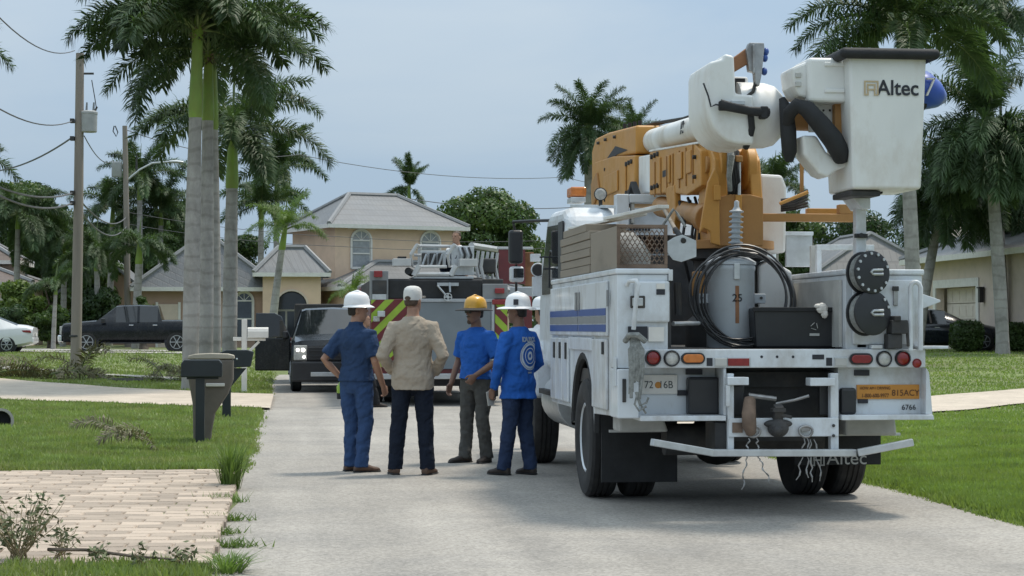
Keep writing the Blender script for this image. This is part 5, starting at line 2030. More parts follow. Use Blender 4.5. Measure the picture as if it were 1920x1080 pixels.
# jib head
part('jib_arm', m_rustbrown, lambda q: q.prism([(X(1367, 14.7), Z(116, 14.7)), (X(1402, 14.7), Z(90, 14.7)), (X(1405, 14.7), Z(120, 14.7)), (X(1372, 14.7), Z(140, 14.7))], (0, 0, 0), (1, 0, 0), (0, 0, 1), (0, 1, 0), 14.62, 14.78), bevel=.008)
part('jib_head', m_steel, lambda q: (q.prism([(X(1397, 14.65), Z(97, 14.65)), (X(1403, 14.65), Z(83, 14.65)), (X(1430, 14.65), Z(83, 14.65)), (X(1431, 14.65), Z(92, 14.65)), (X(1426, 14.65), Z(140, 14.65)), (X(1421, 14.65), Z(164, 14.65)), (X(1414, 14.65), Z(160, 14.65)), (X(1412, 14.65), Z(138, 14.65)), (X(1402, 14.65), Z(136, 14.65))],
                                                (0, 0, 0), (1, 0, 0), (0, 0, 1), (0, 1, 0), 14.58, 14.66), bx(q, 1413, 1417, 84, 138, 14.55, 14.579)), bevel=.006)
part('jib_hook', m_dsteel, lambda q: q.tube([at(1418, 150, 14.62), at(1412, 172, 14.6), at(1404, 178, 14.6), at(1395, 186, 14.6)], .014, 7), bevel=0, smooth=40)
for (px, py) in ((1436, 97), (1434, 109), (1433, 134)):
    part('jib_knob', m_blue, lambda q: q.ball(at(px, py, 14.62), .024, .03, .032), bevel=0, smooth=60)

# ---- platform: bucket, controls, sleeves
bk0, bk1, bkY = at(1592, 350, 14.15), at(1742, 95, 14.15), 14.15
def bucket(q):
    x0, x1 = X(1594, bkY), X(1740, bkY)
    z0, z1 = Z(352, bkY), Z(100, bkY)
    y0, y1 = bkY, bkY + .74
    t_ = .05
    vs = []
    for (dx, z) in ((.035, z0), (0.0, z1)):
        vs += [(x0 + dx, y0 + dx, z), (x1 - dx, y0 + dx, z), (x1 - dx, y1 - dx, z), (x0 + dx, y1 - dx, z)]
    for (dx, z) in ((.035 + t_, z0 + .06), (t_, z1)):
        vs += [(x0 + dx, y0 + dx, z), (x1 - dx, y0 + dx, z), (x1 - dx, y1 - dx, z), (x0 + dx, y1 - dx, z)]
    fs = [(0, 1, 2, 3)]
    for i in range(4):
        j = (i + 1) % 4
        fs += [(i, j, 4 + j, 4 + i), (8 + i, 8 + j, 12 + j, 12 + i), (4 + i, 4 + j, 12 + j, 12 + i)]
    fs.append((8, 9, 10, 11))
    q.add(vs, fs)


bkt = part('bucket', m_fiber, bucket, bevel=.035, seg=5, angle=50, smooth=40)
x0, x1, z1 = X(1594, bkY), X(1740, bkY), Z(100, bkY)
def rim(q):
    a, b = x0 - .045, x1 + .045
    c, d = bkY - .045, bkY + .785
    for (p, r) in (((a, c), (b, c)), ((b, c), (b, d)), ((b, d), (a, d)), ((a, d), (a, c))):
        q.tube([(p[0], p[1], z1 + .005), (r[0], r[1], z1 + .005)], .042, 12)
        q.ball((p[0], p[1], z1 + .005), .042)


part('bucket_rim', m_black, rim, bkt, bevel=0, smooth=50)
part('bucket_floor', m_dsteel, lambda q: q.box(X(1585, bkY) + .08, X(1660, bkY), bkY + .1, bkY + .62, Z(352, bkY) - .05, Z(352, bkY) - .005), bkt, bevel=.01)
altec_logo(at(1634, 165, bkY).x, at(1634, 165, bkY).z, bkY + .004, .112, m_tan, bkt)
text('lettering', 'Altec', .162, (at(1684, 166, bkY).x, bkY + .003, at(1684, 166, bkY).z), m_ink, bkt, bold=.0025, sx=.95)
# blue cover hung on the right of the bucket
cov = part('blue_cover', mat('blue_vinyl', (.03, .085, .42), rough=.35, var=.15, coat=.3), lambda q: q.rings([((x1 + .02, bkY + .3, Z(155, bkY) - .0), .2, .15, (0, 1, 0), (0, 0, 1)), ((x1 + .09, bkY + .3, Z(156, bkY)), .2, .15, (0, 1, 0), (0, 0, 1)), ((x1 + .18, bkY + .3, Z(163, bkY)), .16, .105, (0, 1, 0), (0, 0, 1)), ((x1 + .235, bkY + .3, Z(168, bkY)), .08, .05, (0, 1, 0), (0, 0, 1))], 14), bkt, bevel=0, smooth=60)
part('cover_mark', m_trim, lambda q: (q.beam((x1 + .03, bkY + .095, Z(172, bkY)), (x1 + .09, bkY + .095, Z(140, bkY)), .012, .03, up=(0, 1, 0)), q.beam((x1 + .03, bkY + .095, Z(140, bkY)), (x1 + .095, bkY + .095, Z(140, bkY)), .012, .03, up=(0, 1, 0))), bkt, bevel=0)
part('cover_pouch', m_black, lambda q: q.rings([((x1 + .005, bkY + .33, Z(182, bkY)), .16, .06, (0, 1, 0), (0, 0, 1)), ((x1 + .06, bkY + .33, Z(186, bkY)), .15, .05, (0, 1, 0), (0, 0, 1)), ((x1 + .08, bkY + .33, Z(186, bkY)), .10, .03, (0, 1, 0), (0, 0, 1))], 12), bkt, bevel=0, smooth=60)
# control box left of the bucket
cb = part('control_box', m_fiber, lambda q: q.box(X(1517, 14.3), X(1590, 14.3), 14.3, 14.75, Z(190, 14.3), Z(106, 14.3)), bevel=.03, seg=3)
part('control_box', m_fiber, lambda q: q.prism([(X(1486, 14.35), Z(126, 14.35)), (X(1519, 14.35), Z(112, 14.35)), (X(1519, 14.35), Z(184, 14.35)), (X(1500, 14.35), Z(180, 14.35)), (X(1490, 14.35), Z(160, 14.35))], (0, 0, 0), (1, 0, 0), (0, 0, 1), (0, 1, 0), 14.36, 14.72), bevel=.02)
for py in (115, 165):
    part('box_rib', m_fiber, lambda q: bx(q, 1548, 1586, py, py + 7, 14.285, 14.302), cb, bevel=.006)
for py in (135, 152):
    part('box_recess', m_paint2, lambda q: bx(q, 1493, 1504, py, py + 9, 14.345, 14.365), cb, bevel=.003)
part('valve_plate', m_fiber, lambda q: bx(q, 1520, 1566, 192, 246, 14.5, 14.56), bevel=.006)
for px in (1532, 1544, 1556):
    part('bolt', m_dsteel, lambda q: q.cyl(at(px, 207, 14.49), at(px, 207, 14.5), .009, n=8), bevel=0)
part('platform_pin', m_yels, lambda q: bx(q, 1567, 1581, 190, 262, 14.42, 14.5), bevel=.004)
part('platform_bracket', m_fiber, lambda q: q.prism([(X(1503, 14.4), Z(254, 14.4)), (X(1530, 14.4), Z(254, 14.4)), (X(1548, 14.4), Z(284, 14.4)), (X(1570, 14.4), Z(302, 14.4)), (X(1592, 14.4), Z(299, 14.4)), (X(1592, 14.4), Z(310, 14.4)), (X(1566, 14.4), Z(320, 14.4)), (X(1550, 14.4), Z(333, 14.4)), (X(1534, 14.4), Z(326, 14.4)), (X(1506, 14.4), Z(292, 14.4))],
                                                    (0, 0, 0), (1, 0, 0), (0, 0, 1), (0, 1, 0), 14.36, 14.62), bevel=.025, seg=3)
part('platform_shaft', m_yels, lambda q: q.cyl((X(1440, 14.6), 14.75, Z(220, 14.6)), (X(1590, 14.6), 14.7, Z(225, 14.6)), .08, n=16), bevel=0, smooth=40)
part('hose_sleeve', m_black, lambda q: q.tube([at(1466, 184, 14.5), at(1474, 205, 14.48), at(1478, 245, 14.46), at(1480, 285, 14.48), at(1480, 303, 14.5)], [.025, .055, .064, .06, .03], 12), bevel=0, smooth=50)
part('hose_sleeve', m_black, lambda q: q.tube([at(1476, 232, 14.44), at(1480, 212, 14.38), at(1494, 198, 14.33), at(1513, 204, 14.31), at(1538, 232, 14.30), at(1562, 262, 14.30), at(1576, 288, 14.31), at(1578, 300, 14.34)], [.04, .055, .06, .066, .074, .08, .075, .06], 14), bevel=0, smooth=50)

# yellow tool rail right of the turret
part('tool_rail', m_yels, lambda q: bx(q, 1428, 1604, 400, 415, 15.7, 15.78), bevel=.008)
part('tool_rail', m_yel, lambda q: bx(q, 1515, 1600, 390, 400, 15.9, 15.98), bevel=.006)
part('tool_rail', m_yels, lambda q: bx(q, 1575, 1604, 382, 400, 15.7, 15.8), bevel=.006)
part('tool_upright', m_yels, lambda q: bx(q, 1502, 1508, 296, 360, 15.75, 15.78), bevel=.002)
def wires(q):
    for i in range(6):
        q.tube([at(1464, 375 + i * 4, 15.72 + i * .02), at(1490, 372 + i * 4, 15.7 + i * .02), at(1514, 356 + i * 6, 15.72 + i * .02)], .012, 6)


part('wire_bundle', m_blackp, wires, bevel=0, smooth=40)
part('wire_clamp', m_yel, lambda q: q.cyl(at(1462, 382, 15.68), at(1515, 360, 15.68), .015, n=8), bevel=0)

# ---- boom rest over the cab
YS = 18.45
part('boom_rest', m_white, lambda q: (bx(q, 1156, 1180, 366, 432, YS, YS + .16), bx(q, 1180.5, 1255, 366, 382, YS, YS + .16)), bevel=.01)
part('boom_rest', m_paint2, lambda q: bx(q, 1184, 1190, 382.5, 420, YS + .02, YS + .1), bevel=.004)
part('boom_rest_leg', m_white, lambda q: q.box(X(1156, YS), X(1180, YS), YS + .02, YS + .14, 1.85, Z(433, YS)), bevel=.008)
part('rest_hoop', m_rope, lambda q: (q.tube([at(1238, 430, 15.6), at(1263, 392, 15.6), at(1270, 400, 15.6), at(1285, 425, 15.5)], .012, 7),), bevel=0, smooth=40)

# ---- cab
def cabf(q):
    pr = [(18.52, 1.0), (18.50, 2.35), (18.58, 2.56), (18.75, 2.64), (19.7, 2.66), (19.95, 2.60), (20.55, 1.78), (20.6, 1.0)]
    q.prism(pr, (0, 0, 0), (0, 1, 0), (0, 0, 1), (1, 0, 0), 2.66, 4.78)


cabo = part('cab', m_white, cabf, bevel=.11, seg=4, angle=25)
for (xa, xb) in ((2.648, 2.658), (4.782, 4.792)):
    part('side_window', m_cglass, lambda q: q.prism([(18.95, 1.80), (18.95, 2.48), (19.75, 2.50), (20.2, 1.98), (20.2, 1.80)], (0, 0, 0), (0, 1, 0), (0, 0, 1), (1, 0, 0), xa, xb), cabo, bevel=0)
part('door_seal', m_blackp, lambda q: q.box(2.645, 2.6575, 18.62, 18.94, 1.78, 2.5), cabo, bevel=0)
part('rear_window', m_cglass, lambda q: q.box(3.0, 4.4, 18.485, 18.497, 2.18, 2.36), cabo, bevel=.004)
part('cab_vent', m_ink, lambda q: [q.box(3.02 + i * .03, 3.04 + i * .03, 18.48, 18.498, 2.40, 2.46) for i in range(16)] and None, cabo, bevel=0)
part('cab_emboss', m_white, lambda q: q.box(2.78, 3.0, 18.475, 18.503, 2.1, 2.45), cabo, bevel=.02, seg=3)
part('windscreen', m_cglass, lambda q: q.prism([(19.985, 2.59), (20.575, 1.80), (20.585, 1.81), (19.995, 2.60)], (0, 0, 0), (0, 1, 0), (0, 0, 1), (1, 0, 0), 2.8, 4.64), cabo, bevel=0)
part('hood', m_white, lambda q: q.prism([(20.55, 1.0), (20.55, 1.76), (21.2, 1.70), (22.2, 1.55), (22.4, 1.40), (22.4, .72), (21.3, .72)], (0, 0, 0), (0, 1, 0), (0, 0, 1), (1, 0, 0), 2.95, 4.48), bevel=.08, seg=3, angle=25)
for (a, b) in ((2.52, 2.97), (4.46, 4.92)):
    part('fender', m_white, lambda q: q.prism([(19.85, .72), (19.95, 1.12), (20.3, 1.30), (20.9, 1.32), (21.5, 1.26), (22.2, 1.1), (22.3, .74), (21.25, .74), (21.1, 1.0), (20.6, 1.12), (20.1, 1.0), (19.98, .72)], (0, 0, 0), (0, 1, 0), (0, 0, 1), (1, 0, 0), a, b), bevel=.05, seg=3, angle=25)
part('bumper', m_galv, lambda q: q.box(2.6, 4.85, 22.35, 22.55, .5, .85), bevel=.03)
part('fuel_tank', m_galv, lambda q: q.cyl((2.85, 18.55, .72), (2.85, 19.75, .72), .27, n=24), bevel=.01, smooth=40)
part('cab_step', m_dsteel, lambda q: q.box(2.55, 2.62, 18.6, 19.7, .78, .83), bevel=.004)
# mirrors
part('mirror_post', m_blackp, lambda q: q.tube([at(968, 496, 20.6), at(968, 548, 20.7)], .014, 8), bevel=0, smooth=40)
part('mirror_arm', m_blackp, lambda q: (q.tube([at(1062, 408, 19.8), at(1040, 413, 20.1), at(1000, 414, 20.4), at(962, 416, 20.6)], [.035, .018, .016, .016], 8), q.tube([at(962, 416, 20.6), at(966, 436, 20.6)], .014, 8)) , bevel=0, smooth=40)
part('mirror', m_blackp, lambda q: q.box(X(955, 20.55), X(981, 20.55), 20.55, 20.68, Z(496, 20.55), Z(434, 20.55)), bevel=.03, seg=3)
mr_ = part('mirror', m_white, lambda q: q.box(X(957, 20.55), X(983, 20.55), 20.55, 20.70, Z(530, 20.55), Z(501, 20.55)), bevel=.03, seg=3)
part('mirror_glass', m_cglass, lambda q: q.box(X(963, 20.54), X(982, 20.54), 20.535, 20.549, Z(522, 20.54), Z(505, 20.54)), mr_, bevel=.004)
part('mirror_frame', m_blackp, lambda q: (q.tube([at(1012, 482, 19.6), at(1030, 482, 19.6), at(1032, 470, 19.5), at(1038, 476, 19.4)], .01, 6), q.tube([at(1030, 482, 19.6), at(1030, 540, 19.6)], .01, 6), q.tube([at(1018, 504, 19.6), at(1036, 504, 19.6)], .01, 6)), bevel=0)
hm = part('hood_mirror', m_white, lambda q: (q.lathe([(.0, .12), (.05, .11), (.075, .06), (.08, 0), (.07, -.005)], at(1009, 506, 20.9), (0, 1, 0), 20), bx(q, 996, 1014, 478, 492, 21.0, 21.1), bx(q, 999, 1016, 520, 556, 20.9, 20.98)), bevel=.004)
part('mirror_glass', m_dsteel, lambda q: q.lathe([(.068, .0), (.06, .012), (0, .014)], at(1009, 506, 20.89), (0, -1, 0), 18), hm, bevel=0)
part('hood_bracket', m_white, lambda q: bx(q, 1018, 1034, 484, 552, 20.3, 20.4), bevel=.01)
# roof lamps
bl = part('beacon', m_galv, lambda q: bx(q, 1071, 1099, 372, 382, 19.2, 19.5), bevel=.01)
part('beacon_lens', m_amber, lambda q: bx(q, 1070, 1100, 353, 371.5, 19.2, 19.48), bl, bevel=.02, seg=3)
part('roof_rail', m_galv, lambda q: q.beam(at(1075, 386, 19.2), at(1162, 388, 18.5), .08, .03), bevel=.004)
sl = part('spot_lamp', m_dsteel, lambda q: (q.lathe([(.03, .10), (.055, .06), (.066, 0), (.056, -.004)], at(1126, 364, 18.7), (.1, 1, .05), 20), q.cyl(at(1126, 376, 18.74), at(1126, 386, 18.74), .02)), bevel=0, smooth=40)
part('lens', m_clear, lambda q: q.lathe([(.056, 0), (.04, .01), (0, .012)], at(1126, 364, 18.69), (-.1, -1, -.05), 18), sl, bevel=0)

# ---- carrier tray of expanded metal on the left cabinet
tray = part('tray_panel', m_wood, lambda q: q.box(2.505, 2.53, 14.66, 15.95, ZT + .047, 2.24), bevel=.004)
fr2 = part('tray_frame', m_rust, lambda q: (q.box(2.505, 2.90, 14.63, 14.655, ZT + .047, ZT + .075), q.box(2.505, 2.90, 14.63, 14.655, 2.225, 2.25), q.box(2.505, 2.53, 14.63, 14.655, ZT + .0755, 2.2245), q.box(2.875, 2.90, 14.63, 14.655, ZT + .0755, 2.2245)), bevel=.002)


def mesh_(q):
    x0_, x1_, z0_, z1_ = 2.53, 2.875, ZT + .075, 2.225
    nc, nr = 9, 9
    cw_, ch = (x1_ - x0_) / nc, (z1_ - z0_) / nr
    for r_i in range(nr + 1):
        pts = []
        for c in range(2 * nc + 1):
            up = (c + r_i) % 2
            pts.append(Vector((x0_ + c * cw_ / 2, 14.642, z0_ + r_i * ch + (ch * .42 if up else -ch * .42) * (1 if 0 < r_i < nr else (.5 if (r_i == 0) == bool(up) else 0)))))
        for a, b in zip(pts[:-1], pts[1:]):
            q.beam(a, b, .006, .009, up=(0, 1, 0))


part('expanded_mesh', m_rust, mesh_, fr2, bevel=0)
part('tray_back', m_dsteel, lambda q: q.box(2.532, 2.895, 17.3, 17.33, ZT + .047, 2.2), bevel=0)

# ------------------------------------------------------------------ things lying on the truck
def lone(name, label, cat, m, f, loc, group=None, **k):
    q = MB()
    f(q)
    q.v = [(a - loc[0], b - loc[1], c - loc[2]) for a, b, c in q.v]
    o = q.build(name, m, None, **k)
    o.location = loc
    return tag(o, label, cat, group)


cz = ZT + .047
for i in range(6):
    z0 = cz + .002 + i * .072
    y0, y1 = 16.0 + (.25 if i == 5 else 0), 17.75 - (.15 if i == 5 else 0)
    lbl = ['lowest weathered board of the stack on the left cabinet', 'second weathered board from the bottom of the cabinet stack', 'third weathered board from the bottom of the cabinet stack',
           'fourth weathered board from the bottom of the cabinet stack', 'fifth weathered board of the cabinet stack, just under the top one', 'topmost shorter weathered board of the stack on the left cabinet'][i]
    lone('cribbing_board', lbl, 'board', m_wood, lambda q: q.box(2.50 + (i % 2) * .006, 2.86, y0, y1, z0, z0 + .068), (2.68, 16.9, z0), 'boards stacked on the left cabinet', bevel=.006)
lone('fibreglass_panel', 'pale flat strip lying across the board stack', 'strip', m_fiber, lambda q: (q.beam((2.56, 17.4, cz + .448), (2.86, 15.5, cz + .47), .09, .02), q.beam((2.70, 16.2, cz + .472), (2.93, 14.95, cz + .50), .10, .028)), (2.7, 16.4, cz + .44), bevel=.004)
# junk inside the tray
lone('folded_tarp', 'dusty crumpled tarp inside the mesh tray', 'tarp', mat('dusty_tarp', (.30, .29, .27), rough=.9, var=.4, scale=9), lambda q: (q.rings([((2.70, 15.2, cz + .01), .15, .4, (1, 0, 0), (0, 1, 0)), ((2.70, 15.2, cz + .12), .16, .42, (1, 0, 0), (0, 1, 0)), ((2.68, 15.25, cz + .22), .13, .36, (1, 0, 0), (0, 1, 0)), ((2.68, 15.25, cz + .30), .06, .2, (1, 0, 0), (0, 1, 0))], 18)), (2.7, 15.2, cz), smooth=60)

# shovel leaning over the cabinet corner
sh = thing('shovel', 'shovel with pale blade hanging over the bed beside the mesh tray', 'shovel', (3.02, 14.9, 1.98))
part('blade', m_galv, lambda q: q.prism([(X(1250, 14.9), Z(455, 14.9)), (X(1264, 14.9), Z(446, 14.9)), (X(1280, 14.9), Z(441, 14.9)), (X(1306, 14.9), Z(452, 14.9)), (X(1306, 14.9), Z(482, 14.9)), (X(1278, 14.9), Z(492, 14.9)), (X(1262, 14.9), Z(488, 14.9)), (X(1252, 14.9), Z(475, 14.9))],
                                        (0, 0, 0), (1, 0, 0), (0, 0, 1), (0, 1, 0), 14.9, 14.906), sh, bevel=.002)
part('socket', m_dsteel, lambda q: q.cyl(at(1282, 452, 14.89), at(1266, 430, 15.1), .022, n=10), sh, bevel=0, smooth=True)
part('handle', m_wood, lambda q: q.cyl(at(1266, 430, 15.1), at(1243, 388, 16.9), .017, n=10), sh, bevel=0, smooth=True)

# pole transformer standing in the bed
tc_ = at(1370, 655, 15.25)
tfx, tfy, tfz = tc_.x, 15.25, 1.288
tf_ = thing('pole_transformer', 'grey drum transformer with ribbed bushing standing in the truck bed', 'transformer', (tfx, tfy, tfz))
part('tank', m_xfmr, lambda q: q.lathe([(.188, 0), (.194, .01), (.194, .62), (.20, .63), (.20, .66), (.194, .67)], (tfx, tfy, tfz), (0, 0, 1), 36), tf_, bevel=0, smooth=35)
part('lid', m_xfmr, lambda q: q.lathe([(.207, .672), (.207, .695), (.15, .73), (.05, .745), (0, .745)], (tfx, tfy, tfz), (0, 0, 1), 36), tf_, bevel=0, smooth=35)
def bush_(q):
    pr = [(.03, 0)]
    for k in range(9):
        z = .02 + k * .042
        pr += [(.032, z), (.058, z + .008), (.06, z + .016), (.036, z + .026)]
    pr += [(.02, .41), (.02, .45), (.008, .46)]
    q.lathe(pr, (tfx + .03, tfy - .04, tfz + .735), (.03, 0, 1), 18)


part('bushing', m_xfmr, bush_, tf_, bevel=0, smooth=50)
for s_ in (-1, 1):
    part('mounting_lug', m_xfmr, lambda q: q.box(tfx + s_ * .235 - .05, tfx + s_ * .235 + .05, tfy - .03, tfy, tfz + .36, tfz + .44), tf_, bevel=.008)
    part('lug_bolt', m_dsteel, lambda q: q.cyl((tfx + s_ * .245, tfy - .045, tfz + .405), (tfx + s_ * .245, tfy - .03, tfz + .405), .012, n=8), tf_, bevel=0)
text('lettering', '25', .085, (tfx + .01, tfy - .197, tfz + .40), m_ink, tf_, bold=.001)
part('rust_streak', m_rustbrown, lambda q: q.box(tfx - .006, tfx + .024, tfy - .198, tfy - .193, tfz + .20, tfz + .50), tf_, bevel=0)
part('lid_clamp', m_galv, lambda q: q.box(tfx - .02, tfx + .03, tfy - .215, tfy - .19, tfz + .55, tfz + .68), tf_, bevel=.006)
part('low_bushing', m_yels, lambda q: q.box(tfx - .30, tfx - .205, tfy + .02, tfy + .1, tfz + .42, tfz + .62), tf_, bevel=.01)

# coil of cable leaning on the transformer
rr = random.Random(3)
def coil(q):
    c = at(1394, 556, 14.95)
    for k in range(7):
        rx_, rz_ = .40 + rr.uniform(-.06, .03), .395 + rr.uniform(-.05, .03)
        ox, oz = rr.uniform(-.03, .07), rr.uniform(-.04, .02)
        pts = []
        for j in range(49):
            a = 2 * PI * j / 48
            z = c.z + oz + rz_ * math.sin(a)
            pts.append((c.x + ox + rx_ * math.cos(a), c.y + .03 + (z - 1.35) * .10 + k * .012, max(1.30, z)))
        q.tube(pts, .0095, 6, caps=False)


lone('cable_coil', 'large coil of dark cable leaning against the transformer drum', 'cable coil', mat('cable_jacket', (.045, .046, .05), rough=.4, var=.3, spec=.7), coil, (tfx, 14.95, 1.288), smooth=60)

# black crate with a recycling style mark
bn = thing('storage_bin', 'black plastic bin with pale emblem beside the transformer', 'bin', (X(1500, 15.0), 15.0, 1.288))
part('shell', m_blackp, lambda q: q.prism([(X(1418, 14.9), 1.289), (X(1572, 14.9), 1.289), (X(1578, 14.9), Z(577, 14.9)), (X(1414, 14.9), Z(577, 14.9))], (0, 0, 0), (1, 0, 0), (0, 0, 1), (0, 1, 0), 14.9, 15.4), bn, bevel=.02)
part('lip', m_black, lambda q: q.box(X(1412, 14.88), X(1580, 14.88), 14.88, 14.899, Z(584, 14.88), Z(576, 14.88)), bn, bevel=.004)
def mk(q):
    c = at(1527, 612, 14.89)
    for k in range(3):
        a0_ = PI / 2 + k * 2 * PI / 3
        q.beam(c + Vector((.03 * math.cos(a0_), 0, .03 * math.sin(a0_))), c + Vector((.03 * math.cos(a0_ + 1.5), 0, .03 * math.sin(a0_ + 1.5))), .004, .012, up=(0, 1, 0))
    q.box(c.x - .04, c.x + .04, c.y - .003, c.y, c.z - .075, c.z - .055)


part('emblem', m_paint2, mk, bn, bevel=0)
lone('paper_rag', 'crumpled white rag on the rim of the black bin', 'rag', m_trim, lambda q: (q.ball(at(1541, 578, 14.86), .05, .03, .045, 7, 5), q.ball(at(1546, 588, 14.86), .03, .03, .04, 6, 5), q.ball(at(1533, 574, 14.86), .03, .03, .02, 6, 5)), tuple(at(1541, 580, 14.86)))
lone('bent_cable', 'bent black cable end standing up behind the black bin', 'cable', m_blackp, lambda q: q.tube([at(1546, 590, 15.45), at(1549, 560, 15.45), at(1546, 547, 15.45), at(1538, 543, 15.45)], .012, 7), tuple(at(1546, 590, 15.45)), smooth=True)
lone('white_hood', 'white plastic cover lying in the bed right of the drum', 'cover', m_fiber, lambda q: q.prism([(X(1418, 16.0), 1.29), (X(1478, 16.0), 1.29), (X(1480, 16.0), Z(510, 16.0)), (X(1440, 16.0), Z(487, 16.0)), (X(1418, 16.0), Z(500, 16.0))], (0, 0, 0), (1, 0, 0), (0, 0, 1), (0, 1, 0), 15.9, 16.2), (X(1450, 16.0), 16.05, 1.29), bevel=.02)
# ------------------------------------------------------------------ other vehicles
m_bpaint = mat('black_paint', (.006, .008, .012), rough=.22, var=.2, spec=.3, coat=.15, dirt=(.05, .05, .05), dirt_amt=.3)
m_wpaint = mat('white_car_paint', (.70, .71, .72), rough=.2, var=.03, coat=.5)
m_dpaint = mat('dark_blue_paint', (.016, .02, .03), rough=.15, var=.15, coat=.7)
m_red = mat('fire_red', (.13, .01, .012), rough=.3, var=.12, coat=.4, dirt=(.1, .02, .02), dirt_amt=.3)
m_lime = mat('lime_reflective', (.28, .42, .035), rough=.4, var=.1)
m_alu = mat('brushed_aluminium', (.42, .44, .46), rough=.32, metal=.7, var=.1, scale=8)
m_aluw = mat('white_aluminium', (.48, .49, .50), rough=.4, var=.15, scale=6, dirt=(.3, .29, .27), dirt_amt=.5)
m_panelg = mat('grey_shutter', (.16, .185, .205), rough=.4, var=.06, scale=3)
m_chrome = mat('chrome', (.75, .76, .78), rough=.12, metal=1.0, var=.05)
m_head = mat('lit_headlamp', (.9, .9, .85), rough=.1, emit=(1, .97, .9, 6.0))
m_lampa = mat('lit_amber_lamp', (.9, .7, .4), rough=.2, emit=(1, .75, .4, 4.0))


def car(name, label, cat, loc, rz, st, wheels, r, paint, wid, group=None, glass=(0, 0)):
    """st: stations (x, halfwidth, z0, zbelt, roof halfwidth, zroof, window flag) from front to back; x forward"""
    t = thing(name, label, cat, loc, rz, group)
    vs, fs, gl = [], [], []
    n = 12
    for (x, w_, z0, zb, wr, zr, _) in st:
        half = [(0, z0), (w_ * .80, z0), (w_ * .97, z0 + .10), (w_, (z0 + zb) * .52), (w_ * .985, zb - .06), (w_ * .95, zb)]
        top = [(wr, zr), (wr * .86, zr + .035), (0, zr + .06)]
        pts = half + top
        ring = [(x, a, b) for a, b in pts] + [(x, -a, b) for a, b in pts[-2:0:-1]]
        vs += ring
    m = len(ring)
    for i in range(len(st) - 1):
        for k in range(m):
            k2 = (k + 1) % m
            f = (i * m + k, i * m + k2, (i + 1) * m + k2, (i + 1) * m + k)
            side = k in (5, m - 6)
            topf = k in (6, 7, 8, 9)
            fl_a, fl_b = st[i][6], st[i + 1][6]
            if (side and fl_a and fl_b) or (topf and {fl_a, fl_b} == {0, 1}):
                gl.append(f)
            else:
                fs.append(f)
    fs.append(tuple(range(m - 1, -1, -1)))
    b0 = (len(st) - 1) * m
    fs.append(tuple(b0 + k for k in range(m)))
    q = MB()
    q.add(vs, fs)
    body = q.build('body', paint, t, smooth=28, local=True)
    for nm, fl_ in (('side_window', [f for f in gl if (f[0] % m) == 5]), ('side_window', [f for f in gl if (f[0] % m) == m - 6]),
                    ('windscreen', [f for f in gl if 5 < (f[0] % m) < m - 6 and vs[f[0]][0] > 0]), ('rear_window', [f for f in gl if 5 < (f[0] % m) < m - 6 and vs[f[0]][0] <= 0])):
        used = sorted({i for f in fl_ for i in f})
        ix = {a: b for b, a in enumerate(used)}
        q = MB()
        q.add([vs[i] for i in used], [tuple(ix[i] for i in f) for f in fl_])
        q.build(nm, m_cglass, t, smooth=28, local=True)
    for x in wheels:
        for s_ in (-1, 1):
            wp = bpy.data.objects.new('wheel', None)
            COL.objects.link(wp)
            wp.parent = t
            yo = s_ * (wid - .01)
            q = MB()
            q.lathe([(r * .62, -.11), (r * .9, -.125), (r, -.09), (r, .09), (r * .9, .125), (r * .62, .11)], (x, yo - s_ * .115, r), (0, 1, 0), 28)
            q.build('tyre', m_tyre, wp, smooth=40, local=True)
            q = MB()
            for k in range(6):
                a = 2 * PI * k / 6
                q.beam((x, yo, r), (x + math.cos(a) * r * .62, yo - s_ * .01, r + math.sin(a) * r * .62), .03, .085, up=(0, 1, 0))
            q.lathe([(r * .60, -.02), (r * .66, .0), (r * .66, .02), (r * .60, .02)], (x, yo, r), (0, s_, 0), 28, closed=True)
            q.build('rim', m_alu, wp, smooth=40, local=True)
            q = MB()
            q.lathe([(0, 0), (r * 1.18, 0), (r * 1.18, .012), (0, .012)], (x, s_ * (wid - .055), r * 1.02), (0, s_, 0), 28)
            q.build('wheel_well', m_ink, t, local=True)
    return t


def lp(t, name, m, f, **k):
    q = MB()
    f(q)
    k.setdefault('bevel', .01)
    return q.build(name, m, t, local=True, **k)


PK = [(2.92, .90, .48, .98, .82, 1.00, 0), (2.80, .98, .42, 1.10, .88, 1.13, 0), (2.2, 1.0, .42, 1.14, .90, 1.20, 0), (1.50, 1.0, .42, 1.20, .90, 1.26, 0), (.72, 1.0, .42, 1.22, .74, 1.84, 1), (.62, 1.0, .42, 1.22, .735, 1.86, 1), (-.15, 1.0, .42, 1.23, .74, 1.89, 1),
      (-.95, 1.0, .42, 1.24, .735, 1.85, 1), (-1.12, 1.0, .42, 1.25, .90, 1.27, 0), (-2.0, 1.0, .46, 1.25, .95, 1.27, 0), (-2.85, .99, .52, 1.25, .95, 1.27, 0), (-2.92, .95, .6, 1.2, .9, 1.22, 0)]


